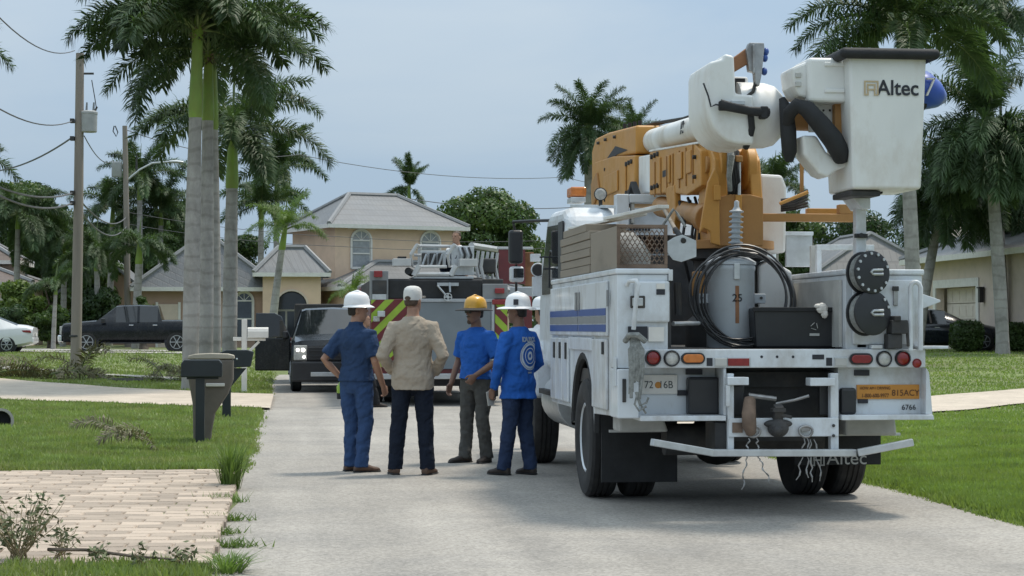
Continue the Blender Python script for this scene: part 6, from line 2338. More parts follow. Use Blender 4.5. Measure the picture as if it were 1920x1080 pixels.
def pickup(label, loc, rz, group):
    t = car('pickup_truck', label, 'pickup truck', loc, rz, PK, (1.88, -1.72), .42, m_bpaint, 1.0, group)
    lp(t, 'grille', m_blackp, lambda q: (q.box(2.90, 2.96, -.62, .62, .72, 1.03)), bevel=.02)
    gr = lp(t, 'grille_trim', m_chrome if group == 0 else m_blackp, lambda q: (q.box(2.94, 2.975, -.60, .60, .80, .83), q.box(2.94, 2.975, -.60, .60, .92, .95)), bevel=.005)
    for s_ in (-1, 1):
        hl = lp(t, 'headlamp', m_clear, lambda q: q.box(2.84, 2.95, s_ * .63 if s_ > 0 else -.93, .93 if s_ > 0 else -.63, .72, 1.06), bevel=.02)
        lp(t, 'fog_lamp', m_galv, lambda q: q.box(2.93, 2.985, s_ * .70 - .07, s_ * .70 + .07, .50, .60), bevel=.01)
        lp(t, 'mirror', m_chrome if group else m_blackp, lambda q: q.box(1.12, 1.3, s_ * 1.05 - .06 + s_ * .08, s_ * 1.05 + .06 + s_ * .08, 1.20, 1.38), bevel=.03)
        for xx in (.10, -.85):
            lp(t, 'door_handle', m_chrome, lambda q: q.box(xx - .09, xx + .09, s_ * 1.0 - .015, s_ * 1.0 + .02, 1.09, 1.125), bevel=.008)
        lp(t, 'window_pillar', m_bpaint, lambda q: q.beam((-.18, s_ * .975, 1.22), (-.18, s_ * .752, 1.88), .04, .09, up=(1, 0, 0)), bevel=.004)
        lp(t, 'tail_lamp', m_redl, lambda q: q.box(-2.93, -2.80, s_ * .97 - .04, s_ * .97 + .03, .9, 1.2), bevel=.01)
        lp(t, 'running_board', m_blackp, lambda q: q.box(-1.1, 1.3, s_ * 1.0 - .06, s_ * 1.0 + .08, .36, .41), bevel=.01)
    lp(t, 'front_bumper', m_chrome if group == 0 else m_blackp, lambda q: q.box(2.86, 3.02, -.98, .98, .42 if group == 0 else .24, .70), bevel=.04)
    lp(t, 'skid_plate', m_galv, lambda q: q.box(2.95, 3.035, -.55, .55, .36, .46), bevel=.01)
    return t


c = at(252, 640, 80)
t = pickup('black crew cab pickup in profile behind the near wooden pole', (c.x + .05, 80, terr(c.x, 80) - .02), R(180), 0)
lp(t, 'bumper_face', m_chrome, lambda q: q.box(3.021, 3.035, -.9, .9, .5, .66), bevel=.004)
c = at(624, 700, 46)
t = pickup('black pickup facing the camera with lit headlamp and passenger door open', (c.x, 46.4, 0), R(-90), None)
for (yy, zz, rr_) in ((-.84, .955, .035), (-.72, .955, .04), (-.70, .80, .03)):
    lp(t, 'lit_bulb', m_head, lambda q: q.ball((2.955, yy, zz), .018, rr_, rr_), bevel=0, smooth=60)
# open front door on the picture's left (the truck's own right)
dr = bpy.data.objects.new('open_door', None)
COL.objects.link(dr)
dr.parent = t
dr.location = (1.15, -1.0, 0)
dr.rotation_euler = (0, 0, R(80))
q = MB()
q.box(-.84, 0, -.04, .04, .45, 1.22)
q.build('door_panel', m_bpaint, dr, local=True, bevel=.03)
q = MB()
q.prism([(-.84, 1.225), (0, 1.225), (-.22, 1.72), (-.38, 1.80), (-.82, 1.80)], (0, 0, 0), (1, 0, 0), (0, 0, 1), (0, 1, 0), -.02, .02)
q.build('door_glass', m_cglass, dr, local=True, bevel=.01)
q = MB()
q.box(-.55, -.25, .041, .07, .95, 1.0)
q.build('arm_rest', m_grey, dr, local=True, bevel=.01)
# dark tarped body behind the cab
c2 = at(610, 600, 50.5)
bt = thing('box_trailer', 'low black trailer top showing behind the black pickup', 'trailer', (c2.x + .25, 52.5, 0))
part('box', m_dsteel, lambda q: q.box(c2.x - .8, c2.x + 1.3, 50.6, 54.5, .6, Z(571, 50.5)), bt, bevel=.03)
for s_ in (-.75, 1.25):
    part('wheel', m_tyre, lambda q: q.cyl((c2.x + s_ - .1, 52.6, .36), (c2.x + s_ + .1, 52.6, .36), .36, n=20), bt, bevel=.02)

# sedans
SD = [(2.38, .70, .32, .62, .62, .66, 0), (2.25, .84, .24, .70, .72, .74, 0), (1.5, .90, .2, .84, .78, .90, 0), (.95, .91, .2, .90, .78, .96, 0), (.15, .91, .2, .93, .60, 1.36, 1), (-.35, .91, .2, .94, .60, 1.42, 1), (-1.0, .91, .2, .96, .60, 1.38, 1), (-1.75, .91, .24, 1.0, .70, 1.08, 0),
      (-2.1, .89, .30, 1.0, .72, 1.04, 0), (-2.36, .82, .38, .92, .68, .96, 0)]


def sedan(label, loc, rz, paint):
    t = car('sedan_car', label, 'car', loc, rz, SD, (1.45, -1.38), .335, paint, .91)
    for s_ in (-1, 1):
        lp(t, 'tail_lamp', m_redl, lambda q: q.prism([(-2.32, .80), (-2.28, .90), (-1.95, .90), (-2.0, .82)], (0, 0, 0), (1, 0, 0), (0, 0, 1), (0, s_, 0), .76, .895), bevel=.01)
        lp(t, 'headlamp', m_clear, lambda q: q.box(2.0, 2.28, s_ * .74 - .09, s_ * .74 + .09, .60, .70), bevel=.03)
        lp(t, 'mirror', paint, lambda q: q.box(.70, .88, s_ * .98 - .09, s_ * .98 + .07, .92, 1.04), bevel=.03)
        lp(t, 'window_pillar', m_blackp, lambda q: q.beam((-.42, s_ * .88, .95), (-.42, s_ * .625, 1.40), .03, .07, up=(1, 0, 0)), bevel=.003)
        lp(t, 'door_handle', m_chrome, lambda q: q.box(-.3, -.12, s_ * .905 - .01, s_ * .905 + .02, .80, .825), bevel=.005)
    lp(t, 'rear_bumper', paint, lambda q: q.box(-2.40, -2.25, -.8, .8, .40, .62), bevel=.05)
    lp(t, 'licence_plate', m_trim, lambda q: q.box(-2.41, -2.38, -.16, .16, .68, .80), bevel=.004)
    return t


c = at(66, 640, 78)
sedan('white sedan, tail end showing at the left edge of the picture', (c.x - 2.36, 78, terr(c.x - 2, 78) - .02), R(180), m_wpaint)
c = at(1872, 640, 64.5)
sedan('dark sedan parked before the cream garage behind the grab handle', (c.x - 2.3, 64.5, terr(c.x - 2, 64.5) + .02), 0, m_dpaint)

# ------------------------------------------------------------------ fire engine
FY = 36.0
FE = thing('fire_engine', 'fire engine seen from behind with red and lime chevrons and folded ladder platform', 'fire engine', (2.9, 41, 0))


def fx(px, Y=FY):
    return at(px, 600, Y).x


def fz(py, Y=FY):
    return at(820, py, Y).z


def fb(q, px0, px1, py0, py1, Y0, Y1):
    return q.box(fx(px0, Y0), fx(px1, Y0), Y0, Y1, fz(py1, Y0), fz(py0, Y0))


def fp(name, m, f, parent=None, **k):
    return part(name, m, f, parent or FE, **k)


x0, x1 = fx(694), fx(952)
fp('body', m_red, lambda q: q.box(x0, x1, FY, FY + 6, .55, fz(560)), bevel=.03)
fp('hose_bed', m_dsteel, lambda q: q.box(x0 + .05, x1 - .05, FY + .3, FY + 6, fz(560) + .002, fz(522)), bevel=.02)
fp('hose_bed_cover', m_black, lambda q: fb(q, 727, 905, 524, 562, FY + .02, FY + .29), bevel=.03)
fp('upper_side', m_grey, lambda q: fb(q, 694, 728, 508, 565, FY - .02, FY + .28), bevel=.01)
fp('speaker_grille', m_dsteel, lambda q: fb(q, 698, 725, 526, 551, FY - .04, FY - .021), bevel=.004)
fp('locker_panel', m_galv, lambda q: fb(q, 698, 724, 552, 562, FY - .04, FY - .021), bevel=.004)
wl_ = fp('warning_lamp', m_redl, lambda q: fb(q, 701, 717, 508, 520, FY - .1, FY - .021), bevel=.01)
fp('cab', m_red, lambda q: q.box(x0, x1, FY + 6.2, FY + 8.6, .5, 2.35), bevel=.08)
fp('cab_roof', m_aluw, lambda q: q.box(x0 + .05, x1 - .05, FY + 6.25, FY + 8.5, 2.352, 2.42), bevel=.02)
fp('roll_shutter', m_panelg, lambda q: fb(q, 772, 921, 566, 692, FY - .05, FY - .002), bevel=.01)
fp('shutter_frame', m_alu, lambda q: (fb(q, 766, 927, 560, 566, FY - .07, FY - .001), fb(q, 766, 771.5, 566.5, 692, FY - .07, FY - .001), fb(q, 921.5, 927, 566.5, 692, FY - .07, FY - .001)), bevel=.004)


def chevrons(pxa, pxb, pya, pyb, slope):
    """diagonal bands on one rear panel"""
    xa, xb, za, zb = fx(pxa), fx(pxb), fz(pyb), fz(pya)
    pan = fp('chevron_panel', m_lime, lambda q: q.box(xa, xb, FY - .03, FY - .001, za, zb), bevel=0)
    W = .17
    k = -12
    H = zb - za
    while k < 30:
        # band between lines x*s + z = k W
        poly = []
        c0, c1 = k * W * 2, k * W * 2 + W
        def clip(c, keep_gt, pts):
            out = []
            f = lambda p: (p[1] - slope * p[0]) - c
            for i in range(len(pts)):
                a, b = pts[i], pts[(i + 1) % len(pts)]
                fa, fb_ = f(a), f(b)
                if (fa > 0) == keep_gt:
                    out.append(a)
                if (fa > 0) != (fb_ > 0):
                    t_ = fa / (fa - fb_)
                    out.append((a[0] + (b[0] - a[0]) * t_, a[1] + (b[1] - a[1]) * t_))
            return out
        pts = [(0, 0), (xb - xa, 0), (xb - xa, H), (0, H)]
        pts = clip(c0, True, pts)
        if pts:
            pts = clip(c1, False, pts)
        if len(pts) > 2:
            q = MB()
            q.prism(pts, (xa, FY - .03, za), (1, 0, 0), (0, 0, 1), (0, -1, 0), .0005, .004)
            q.build('chevron_stripe', m_red, pan)
        k += 1


chevrons(696, 765, 562, 690, 1.0)
chevrons(928, 951, 566, 690, -1.0)
fp('side_box', m_grey, lambda q: fb(q, 905, 952, 532, 560, FY - .02, FY + .28), bevel=.01)
for (px, py, m_, w_) in ((937, 545, m_redl, 9), (937, 566, m_redl, 14), (706, 598, m_clear, 6)):
    fp('warning_lamp', m_, lambda q: fb(q, px - w_, px + w_, py - 5, py + 5, FY - .1, FY - .035), bevel=.015)
for (px) in (715,):
    fp('work_lamp', m_galv, lambda q: fb(q, px - 7, px + 7, 583, 594, FY - .16, FY - .04), bevel=.01)
fp('tailboard', m_alu, lambda q: q.box(x0 - .02, x1 + .02, FY - .38, FY - .003, .50, .60), bevel=.01)
fp('under_body', m_ink, lambda q: q.box(x0 + .1, x1 - .1, FY + .3, FY + 8, .35, .55), bevel=0)
for (xc) in (x0 + .18, x0 + .5, x1 - .5, x1 - .18):
    fp('wheel', m_tyre, lambda q: q.cyl((xc - .14, FY + 1.9, .52), (xc + .14, FY + 1.9, .52), .52, n=26), bevel=.03)
for (xc) in (x0 + .18, x1 - .18):
    fp('wheel', m_tyre, lambda q: q.cyl((xc - .14, FY + 6.6, .52), (xc + .14, FY + 6.6, .52), .52, n=26), bevel=.03)
fp('mud_flap', m_black, lambda q: q.box(x0 + .05, x0 + .65, FY + 1.2, FY + 1.22, .12, .55), bevel=0)
fp('mud_flap', m_black, lambda q: q.box(x1 - .65, x1 - .05, FY + 1.2, FY + 1.22, .12, .55), bevel=0)
# ladder platform: tube cage with open front
def tb(pts, r, m=m_aluw, name='cage_tube'):
    return fp(name, m, lambda q: q.tube([at(a, b, c_) for a, b, c_ in pts], r, 7), bevel=0, smooth=50)


Yp = FY + .1
for (sx, Yq) in ((0, Yp), (69, Yp)):
    tb([(770 + sx, 478, Yq), (782 + sx, 459, Yq)], .035)
    tb([(782 + sx, 459, Yq), (786 + sx, 462, Yq + .8)], .03)
    tb([(770 + sx, 478, Yq), (774 + sx, 500, Yq + .1), (783 + sx, 500, Yq + .1)], .025)
    tb([(786 + sx, 498, Yq), (776 + sx, 517, Yq)], .055)
    tb([(786 + sx, 462, Yq + .8), (786 + sx, 500, Yq + .8)], .03)
tb([(778, 514, Yp), (842, 514, Yp)], .04, name='cage_beam')
tb([(786, 500, Yp + .05), (838, 500, Yp + .05)], .03, name='cage_beam')
tb([(783, 461, Yp + .8), (852, 462, Yp + .8)], .03, name='cage_beam')
tb([(776, 478, Yp + .6), (840, 482, Yp + .6)], .03, name='cage_beam')
fp('platform_floor', m_alu, lambda q: fb(q, 776, 888, 518, 523, Yp, Yp + 1.1), bevel=.01)
fp('platform_panel', m_galv, lambda q: fb(q, 790, 836, 470, 498, Yp + .5, Yp + .53), bevel=.01)
fp('platform_panel', m_galv, lambda q: fb(q, 846, 889, 461, 516, Yp + .45, Yp + .48), bevel=.01)
for (px, w_) in ((796, 5), (812, 6), (826, 4)):
    fp('platform_gear', m_dsteel, lambda q: fb(q, px - w_, px + w_, 474, 497, Yp + .35, Yp + .49), bevel=.02)
    tb([(px - 4, 498, Yp + .2), (px + 4, 476, Yp + .2)], .022, m_alu, 'platform_strut')
for (a, b) in ((737, 771), (862, 895)):
    fp('platform_locker', m_aluw, lambda q: fb(q, a, b, 485, 499, Yp - .05, Yp + .3), bevel=.01)
fp('platform_nozzle', m_black, lambda q: q.cyl(at(765, 508, Yp), at(772, 512, Yp + .2), .07, n=12), bevel=.004)
fp('locker_handle', m_black, lambda q: fb(q, 746, 762, 481, 484.5, Yp, Yp + .2), bevel=.004)
for i in range(4):
    fp('hose_loop', m_black if i % 2 else m_alu, lambda q: q.tube([at(862 + i * 6, 497, Yp + .4), at(866 + i * 6, 478, Yp + .35), at(861 + i * 6, 464, Yp + .4)], .022, 6), bevel=0, smooth=50)
# ladder behind the platform
tb([(884, 460, Yp + .7), (936, 468, Yp + 3.5)], .06, m_aluw, 'ladder_rail')
tb([(900, 528, Yp + .7), (955, 545, Yp + 2.0)], .06, m_aluw, 'ladder_rail')
for i in range(5):
    tb([(897 + i * 9, 470 + i, Yp + 1 + i * .3), (893 + i * 9, 500, Yp + 1 + i * .3), (899 + i * 9, 528 + i, Yp + 1 + i * .3)], .032, m_aluw, 'ladder_rung')
fp('ladder_box', m_dsteel, lambda q: fb(q, 902, 930, 484, 512, Yp + 1.4, Yp + 2.2), bevel=.03)
fp('turntable', m_dsteel, lambda q: fb(q, 770, 905, 520, 530, FY + .5, FY + 3.0), bevel=.02)
fp('outrigger_gear', m_alu, lambda q: (fb(q, 820, 860, 530, 536, FY - .1, FY + .02), q.tube([at(820, 535, FY - .1), at(838, 556, FY - .12)], .02, 6), q.tube([at(843, 530, FY - .1), at(844, 548, FY - .12)], .02, 6)), bevel=0)
c = at(840, 557, FY - .14)
fp('hand_wheel', m_galv, lambda q: (q.lathe([(.065, -.012), (.078, -.012), (.078, .012), (.065, .012)], c, (0, -1, 0), 20, closed=True), q.box(c.x - .065, c.x + .065, c.y - .008, c.y + .008, c.z - .01, c.z + .01), q.box(c.x - .01, c.x + .01, c.y - .009, c.y + .009, c.z - .065, c.z + .065)), bevel=0)
fp('ladder_plate', m_red, lambda q: fb(q, 935, 985, 466, 532, FY + 2.4, FY + 2.5), bevel=.01)
fp('ladder_plate', m_aluw, lambda q: fb(q, 933, 1000, 462, 467, FY + 2.38, FY + 2.52), bevel=.01)
fp('ladder_plate', m_rustbrown, lambda q: fb(q, 984, 1001, 472, 536, FY + 2.6, FY + 2.7), bevel=.01)
fp('ladder_base', m_alu, lambda q: fb(q, 930, 1000, 537, 560, FY + 2.0, FY + 3.4), bevel=.02)
la = fp('side_lamp', m_red, lambda q: fb(q, 975, 998, 555, 640, FY + 1.6, FY + 2.2), bevel=.02)
fp('lit_lens', m_lampa, lambda q: q.ball(at(988, 563, FY + 1.55), .05, .03, .045), la, bevel=0, smooth=60)
# ------------------------------------------------------------------ people
m_skin = mat('skin_tan', (.33, .185, .125), rough=.55, var=.12, scale=9)
m_skind = mat('skin_brown', (.20, .11, .075), rough=.55, var=.12, scale=9)
m_hair = mat('dark_hair', (.02, .016, .013), rough=.7, var=.3, scale=30)
m_hairb = mat('brown_hair', (.07, .045, .03), rough=.7, var=.3, scale=30)


def cloth(name, col, folds=.75):
    m = mat(name, col, rough=.9, var=.07, scale=2, spec=.2, stretch=(1, 1, .45), bump=folds, bscale=7, bdist=.035)
    t = m.node_tree
    N, L = t.nodes, t.links
    bp = [n for n in N if n.type == 'BUMP'][0]
    tcn = [n for n in N if n.type == 'TEX_COORD'][0]
    src = bp.inputs['Height'].links[0].from_socket
    wv = N.new('ShaderNodeTexWave')
    wv.bands_direction = 'DIAGONAL'
    wv.inputs['Scale'].default_value = 3.2
    wv.inputs['Distortion'].default_value = 9
    wv.inputs['Detail'].default_value = 3
    wv.inputs['Detail Scale'].default_value = 1.6
    L.new(tcn.outputs['Object'], wv.inputs['Vector'])
    ad = N.new('ShaderNodeMath')
    ad.operation = 'ADD'
    L.new(src, ad.inputs[0])
    sc_ = N.new('ShaderNodeMath')
    sc_.operation = 'MULTIPLY'
    sc_.inputs[1].default_value = .32
    L.new(wv.outputs['Fac'], sc_.inputs[0])
    L.new(sc_.outputs[0], ad.inputs[1])
    L.new(ad.outputs[0], bp.inputs['Height'])
    return m


m_navy = cloth('navy_work_shirt', (.026, .052, .115))
m_jean = cloth('mid_blue_jeans', (.035, .07, .16))
m_djean = cloth('dark_jeans', (.012, .017, .030))
m_tanc = cloth('tan_work_shirt', (.365, .312, .25), .7)
m_royal = cloth('royal_blue_shirt', (.022, .11, .42))
m_grp = cloth('grey_work_trousers', (.085, .085, .08))
m_indigo = cloth('indigo_trousers', (.028, .045, .095))
m_whit = cloth('white_tee', (.70, .72, .74))
m_turn = cloth('black_turnout', (.02, .02, .022))
m_boot = mat('dark_boot', (.035, .026, .022), rough=.7, var=.3, scale=12)
m_bootb = mat('brown_boot', (.09, .05, .032), rough=.7, var=.3, scale=12)
m_hatw = mat('white_helmet', (.78, .79, .80), rough=.3, var=.04, coat=.2)
m_haty = mat('yellow_helmet', (.62, .33, .035), rough=.3, var=.06, coat=.2)
tex = bpy.data.textures.new('cloth_folds', 'CLOUDS')
tex.noise_scale = .16
tex.noise_depth = 3
tex2 = bpy.data.textures.new('fine_folds', 'CLOUDS')
tex2.noise_scale = .055
tex2.noise_depth = 2


def organic(q, name, m, parent, voxel, smooth_it=3, disp=0.0, fine=0.0):
    o = q.build(name, m, parent, local=True)
    r = o.modifiers.new('remesh', 'REMESH')
    r.mode = 'VOXEL'
    r.voxel_size = voxel
    r.use_smooth_shade = True
    if smooth_it:
        s_ = o.modifiers.new('smooth', 'SMOOTH')
        s_.iterations = smooth_it
        s_.factor = .5
    for tx_, am in ((tex, disp), (tex2, fine)):
        if am:
            d = o.modifiers.new('folds', 'DISPLACE')
            d.texture = tx_
            d.texture_coords = 'LOCAL'
            d.strength = am
            d.mid_level = .5
    return o


def hand(q, wrist, d, palm_n, s_, curl=.5, thumb_dir=None):
    """palm and five fingers; d along the hand, palm_n out of the palm"""
    d = Vector(d).normalized()
    n = Vector(palm_n)
    n = (n - d * n.dot(d)).normalized()
    side = d.cross(n).normalized() * s_          # towards the thumb
    w_ = Vector(wrist)
    q.rings([(w_ - d * .02, .026, .022, side, n), (w_ + d * .02, .034, .021, side, n), (w_ + d * .055, .042, .019, side, n), (w_ + d * .092, .042, .016, side, n), (w_ + d * .10, .036, .012, side, n)], 12)
    for k, (off, ln) in enumerate(((.031, .070), (.011, .080), (-.010, .074), (-.030, .058))):
        p0 = w_ + d * .088 + side * off
        c = curl * (1 + .12 * k)
        d1 = (d * math.cos(c) + n * math.sin(c)).normalized()
        d2 = (d * math.cos(c * 2.1) + n * math.sin(c * 2.1)).normalized()
        d3 = (d * math.cos(c * 3.0) + n * math.sin(c * 3.0)).normalized()
        p1 = p0 + d1 * ln * .48
        p2 = p1 + d2 * ln * .32
        p3 = p2 + d3 * ln * .22
        q.tube([p0 - d * .02, p0, p1, p2, p3], [.0095, .0098, .0092, .0085, .007], 8)
    t0 = w_ + d * .02 + side * .028
    t1 = t0 + (side * .7 + d * .7 + n * .3).normalized() * .04
    t2 = t1 + (d * .9 + n * .45 + side * .1).normalized() * .034
    t3 = t2 + (d * .8 + n * .6).normalized() * .022
    q.tube([t0 - d * .01, t0, t1, t2, t3], [.014, .014, .0115, .0105, .008], 8)


def person(label, base, yaw, H, pose=None, head_yaw=0, head_tilt=0, shirt=None, sleeve='long', hem=.80, pants=None, shoe=None, skin=None, hair=None, hat=None, hatm=None, brim=1.3, brimm=None,
           fat=1.0, curl=(.5, .5), foot_yaw=(0, 0), drop=0.0, glasses=False, beard=False, holding=None, tuck=False, palms=None, collar=False):
    s_ = H / 1.76
    J = dict(hipL=(.092, 0, .90), hipR=(-.092, 0, .90), kneeL=(.105, -.015, .49), kneeR=(-.105, -.015, .49), ankleL=(.115, .02, .085), ankleR=(-.115, .02, .085),
             shL=(.172, .005, 1.39), shR=(-.172, .005, 1.39), elL=(.245, .03, 1.13), elR=(-.245, .03, 1.13), wrL=(.255, -.05, .88), wrR=(-.255, -.05, .88))
    J.update(pose or {})
    J = {k: Vector(v) * s_ for k, v in J.items()}
    D = Vector((0, 0, -drop))
    if drop:
        for k in ('hipL', 'hipR', 'shL', 'shR', 'elL', 'elR', 'wrL', 'wrR'):
            J[k] = J[k] + D
    t = thing('person', label, 'person', base, yaw)
    ex, ey, ez = Vector((1, 0, 0)), Vector((0, 1, 0)), Vector((0, 0, 1))
    F = fat
    # torso outline (z, half width, half depth, forward shift)
    TR_ = [(.84, .150, .105, .0), (.92, .168, .122, .0), (1.0, .163, .118, -.005), (1.09, .152 * F, .108 * F, -.01), (1.20, .163 * F ** .7, .112 * F ** .8, -.008), (1.30, .172, .118, .0), (1.37, .168, .108, .008), (1.425, .138, .088, .012), (1.465, .095, .070, .012), (1.495, .068, .062, .01)]

    def tor(extra, z0, z1, flare=0):
        rg = []
        for (z, a, b, yo) in TR_:
            if z0 <= z <= z1:
                k = flare * max(0, (1.05 - z)) / .25
                rg.append((Vector((0, yo * s_, z * s_)) + D, (a + extra + k) * s_, (b + extra + k * .8) * s_, ex, ey))
        return rg
    # ---- body, one surface
    q = MB()
    q.rings(tor(0, .8, 1.6), 18)
    hc = Vector((0, -.012, 1.645)) * s_ + D
    q.tube([Vector((0, .012, 1.44)) * s_ + D, Vector((0, .008, 1.50)) * s_ + D, Vector((0, 0, 1.57)) * s_ + D], [.075 * s_, .060 * s_, .056 * s_], 12)
    hr = Matrix.Rotation(head_yaw, 3, 'Z') @ Matrix.Rotation(head_tilt, 3, 'X')
    hx, hy, hz = hr @ ex, hr @ ey, hr @ ez

    def hp(x, y, z):
        return hc + (hx * x + hy * y + hz * z) * s_
    rg = []
    for (z, a, b, yo) in ((-.118, .028, .03, -.052), (-.10, .048, .052, -.038), (-.065, .061, .074, -.022), (-.03, .067, .086, -.010), (.01, .071, .092, -.002), (.05, .074, .096, .004), (.085, .066, .085, .008), (.108, .042, .056, .010), (.118, .015, .02, .010)):
        rg.append((hp(0, yo, z), a * s_, b * s_, hx, hy))
    q.rings(rg, 18)
    q.rings([(hp(0, -.088, .03), .009 * s_, .010 * s_, hx, hz), (hp(0, -.100, .008), .012 * s_, .012 * s_, hx, hz), (hp(0, -.112, -.012), .015 * s_, .012 * s_, hx, hz), (hp(0, -.118, -.02), .009 * s_, .008 * s_, hx, hz)], 10)
    q.ball(hp(0, -.082, .036), .055 * s_, .016 * s_, .012 * s_, 10, 6)
    q.ball(hp(0, -.086, -.052), .026 * s_, .014 * s_, .010 * s_, 10, 6)
    for sg in (-1, 1):
        q.ball(hp(sg * .076, .012, -.012), .010 * s_, .020 * s_, .032 * s_, 8, 6, rot=hr)
    for sd_, c_ in (('L', curl[0]), ('R', curl[1])):
        sg = 1 if sd_ == 'L' else -1
        a, b, c = J['sh' + sd_], J['el' + sd_], J['wr' + sd_]
        q.tube([a + Vector((-sg * .04, 0, .0)) * s_, a, a.lerp(b, .5), b, b.lerp(c, .3), c], [.055 * s_, .056 * s_, .046 * s_, .040 * s_, .041 * s_, .028 * s_], 12)
        pn = (palms or {}).get(sd_, (-sg, -.15, 0))
        hd = (c - b).normalized()
        hd = (hd + Vector((0, -.12, -.25))).normalized() if sd_ + 'd' not in (palms or {}) else Vector(palms[sd_ + 'd']).normalized()
        hand(q, c, hd, pn, (1 if Vector(hd).cross(Vector(pn)).dot(Vector((0, -1, 0))) > 0 else -1), c_)
        k0, k1, k2 = J['hip' + sd_], J['knee' + sd_], J['ankle' + sd_]
        q.tube([k0 + Vector((0, 0, .03)) * s_, k0.lerp(k1, .25), k0.lerp(k1, .6), k1, k1.lerp(k2, .3), k1.lerp(k2, .8), k2], [.085 * s_, .080 * s_, .066 * s_, .052 * s_, .054 * s_, .038 * s_, .036 * s_], 12)
    organic(q, 'body', skin or m_skin, t, .0085, 2)
    # ---- trousers
    q = MB()
    if drop:
        q.rings([(Vector((0, 0, .80)) * s_ + D, .15 * s_, .12 * s_, ex, ey)] + tor(.012, .8, 1.05), 18)
    else:
        q.rings([(Vector((0, .0, .79)) * s_, .13 * s_, .10 * s_, ex, ey)] + tor(.012, .8, 1.05), 18)
    for sd_ in 'LR':
        k0, k1, k2 = J['hip' + sd_], J['knee' + sd_], J['ankle' + sd_]
        low = k2 + Vector((0, .0, -.035)) * s_
        q.tube([k0 + Vector((0, 0, .02)) * s_, k0.lerp(k1, .25), k0.lerp(k1, .6), k1 + Vector((0, -.004, 0)), k1.lerp(k2, .35), k1.lerp(k2, .75), k2, low], [.098 * s_, .099 * s_, .088 * s_, .078 * s_, .074 * s_, .070 * s_, .072 * s_, .074 * s_], 14)
    organic(q, 'trousers', pants, t, .011, 3, .030, .016)
    # ---- shoes
    for i, sd_ in enumerate('LR'):
        k2 = J['ankle' + sd_]
        fy = foot_yaw[i]
        fd = Vector((math.sin(fy), -math.cos(fy), 0))
        fs_ = Vector((math.cos(fy), math.sin(fy), 0))
        zb = k2.z - .085 * s_
        b0 = Vector((k2.x, k2.y, zb))
        rg = []
        for (f, a, h) in ((-.075, .030, .05), (-.06, .038, .085), (.0, .042, .115), (.06, .044, .085), (.12, .048, .060), (.17, .044, .050), (.20, .026, .036)):
            rg.append((b0 + fd * f * s_ + ez * (h * .5 * s_), a * s_, h * .52 * s_, fs_, ez))
        q = MB()
        q.rings(rg, 14)
        q.v = [(v[0], v[1], max(v[2], zb + .001)) for v in q.v]
        sh_ = organic(q, 'shoe', shoe or m_boot, t, .009, 2)
        q = MB()
        q.rings([(b0 + fd * f * s_ + ez * .009, a * s_, .009, fs_, ez) for (f, a) in ((-.08, .03), (-.05, .042), (.06, .047), (.13, .052), (.185, .045), (.208, .02))], 12)
        q.build('sole', m_black, sh_, local=True, smooth=40)
    # ---- shirt
    q = MB()
    rg = tor(.020, max(hem, .83), 1.47, flare=.0 if tuck else .034)
    if hem < .84 and not tuck:
        rg = [(Vector((0, 0, hem)) * s_ + D, (.188) * s_ * max(1, F * .96), (.160) * s_ * max(1, F * .96), ex, ey)] + rg
    rg.append((Vector((0, .012, 1.492)) * s_ + D, .078 * s_, .070 * s_, ex, ey))
    q.rings(rg, 20)
    for sd_ in 'LR':
        sg = 1 if sd_ == 'L' else -1
        a, b, c = J['sh' + sd_], J['el' + sd_], J['wr' + sd_]
        if sleeve == 'long':
            q.tube([a + Vector((-sg * .06, 0, -.01)) * s_, a, a.lerp(b, .5), b, b.lerp(c, .5), b.lerp(c, .9), b.lerp(c, .97)], [.082 * s_, .080 * s_, .070 * s_, .062 * s_, .056 * s_, .046 * s_, .042 * s_], 14)
        else:
            q.tube([a + Vector((-sg * .06, 0, -.01)) * s_, a, a.lerp(b, .45), a.lerp(b, .84)], [.084 * s_, .083 * s_, .078 * s_, .078 * s_], 14)
    if collar:
        q.tube([Vector((0, .012, 1.47)) * s_ + D, Vector((0, .012, 1.525)) * s_ + D], [.082 * s_, .072 * s_], 16)
    shirt_o = organic(q, 'shirt', shirt, t, .0105, 4, .026, .012)
    # ---- hair, face, hat
    if hair:
        q = MB()
        rg = []
        for (z, a, b, yo) in ((-.055, .050, .040, .050), (-.03, .067, .060, .036), (.01, .0745, .075, .022), (.05, .078, .088, .016), (.085, .071, .088, .012), (.112, .046, .060, .012), (.124, .015, .02, .012)):
            rg.append((hp(0, yo, z), a * s_, b * s_, hx, hy))
        q.rings(rg, 16)
        organic(q, 'hair', hair, t, .009, 1, 0, .006)
    q = MB()
    for sg in (-1, 1):
        q.ball(hp(sg * .031, -.083, .014), .013 * s_, .007 * s_, .007 * s_, 8, 6)
    q.build('eyes', m_ink, t, local=True, smooth=60)
    if glasses:
        q = MB()
        for sg in (-1, 1):
            q.ball(hp(sg * .033, -.094, .014), .032 * s_, .012 * s_, .021 * s_, 10, 6, rot=hr)
            q.tube([hp(sg * .062, -.085, .018), hp(sg * .078, .0, .012)], .004, 5)
        q.tube([hp(-.03, -.10, .02), hp(.03, -.10, .02)], .006, 5)
        q.build('sunglasses', m_blackp, t, local=True, smooth=60)
    if beard:
        q = MB()
        q.ball(hp(0, -.078, -.098), .030 * s_, .020 * s_, .028 * s_, 10, 7)
        q.ball(hp(0, -.094, -.042), .030 * s_, .008 * s_, .007 * s_, 10, 7)
        q.build('beard', m_hairb, t, local=True, smooth=60)
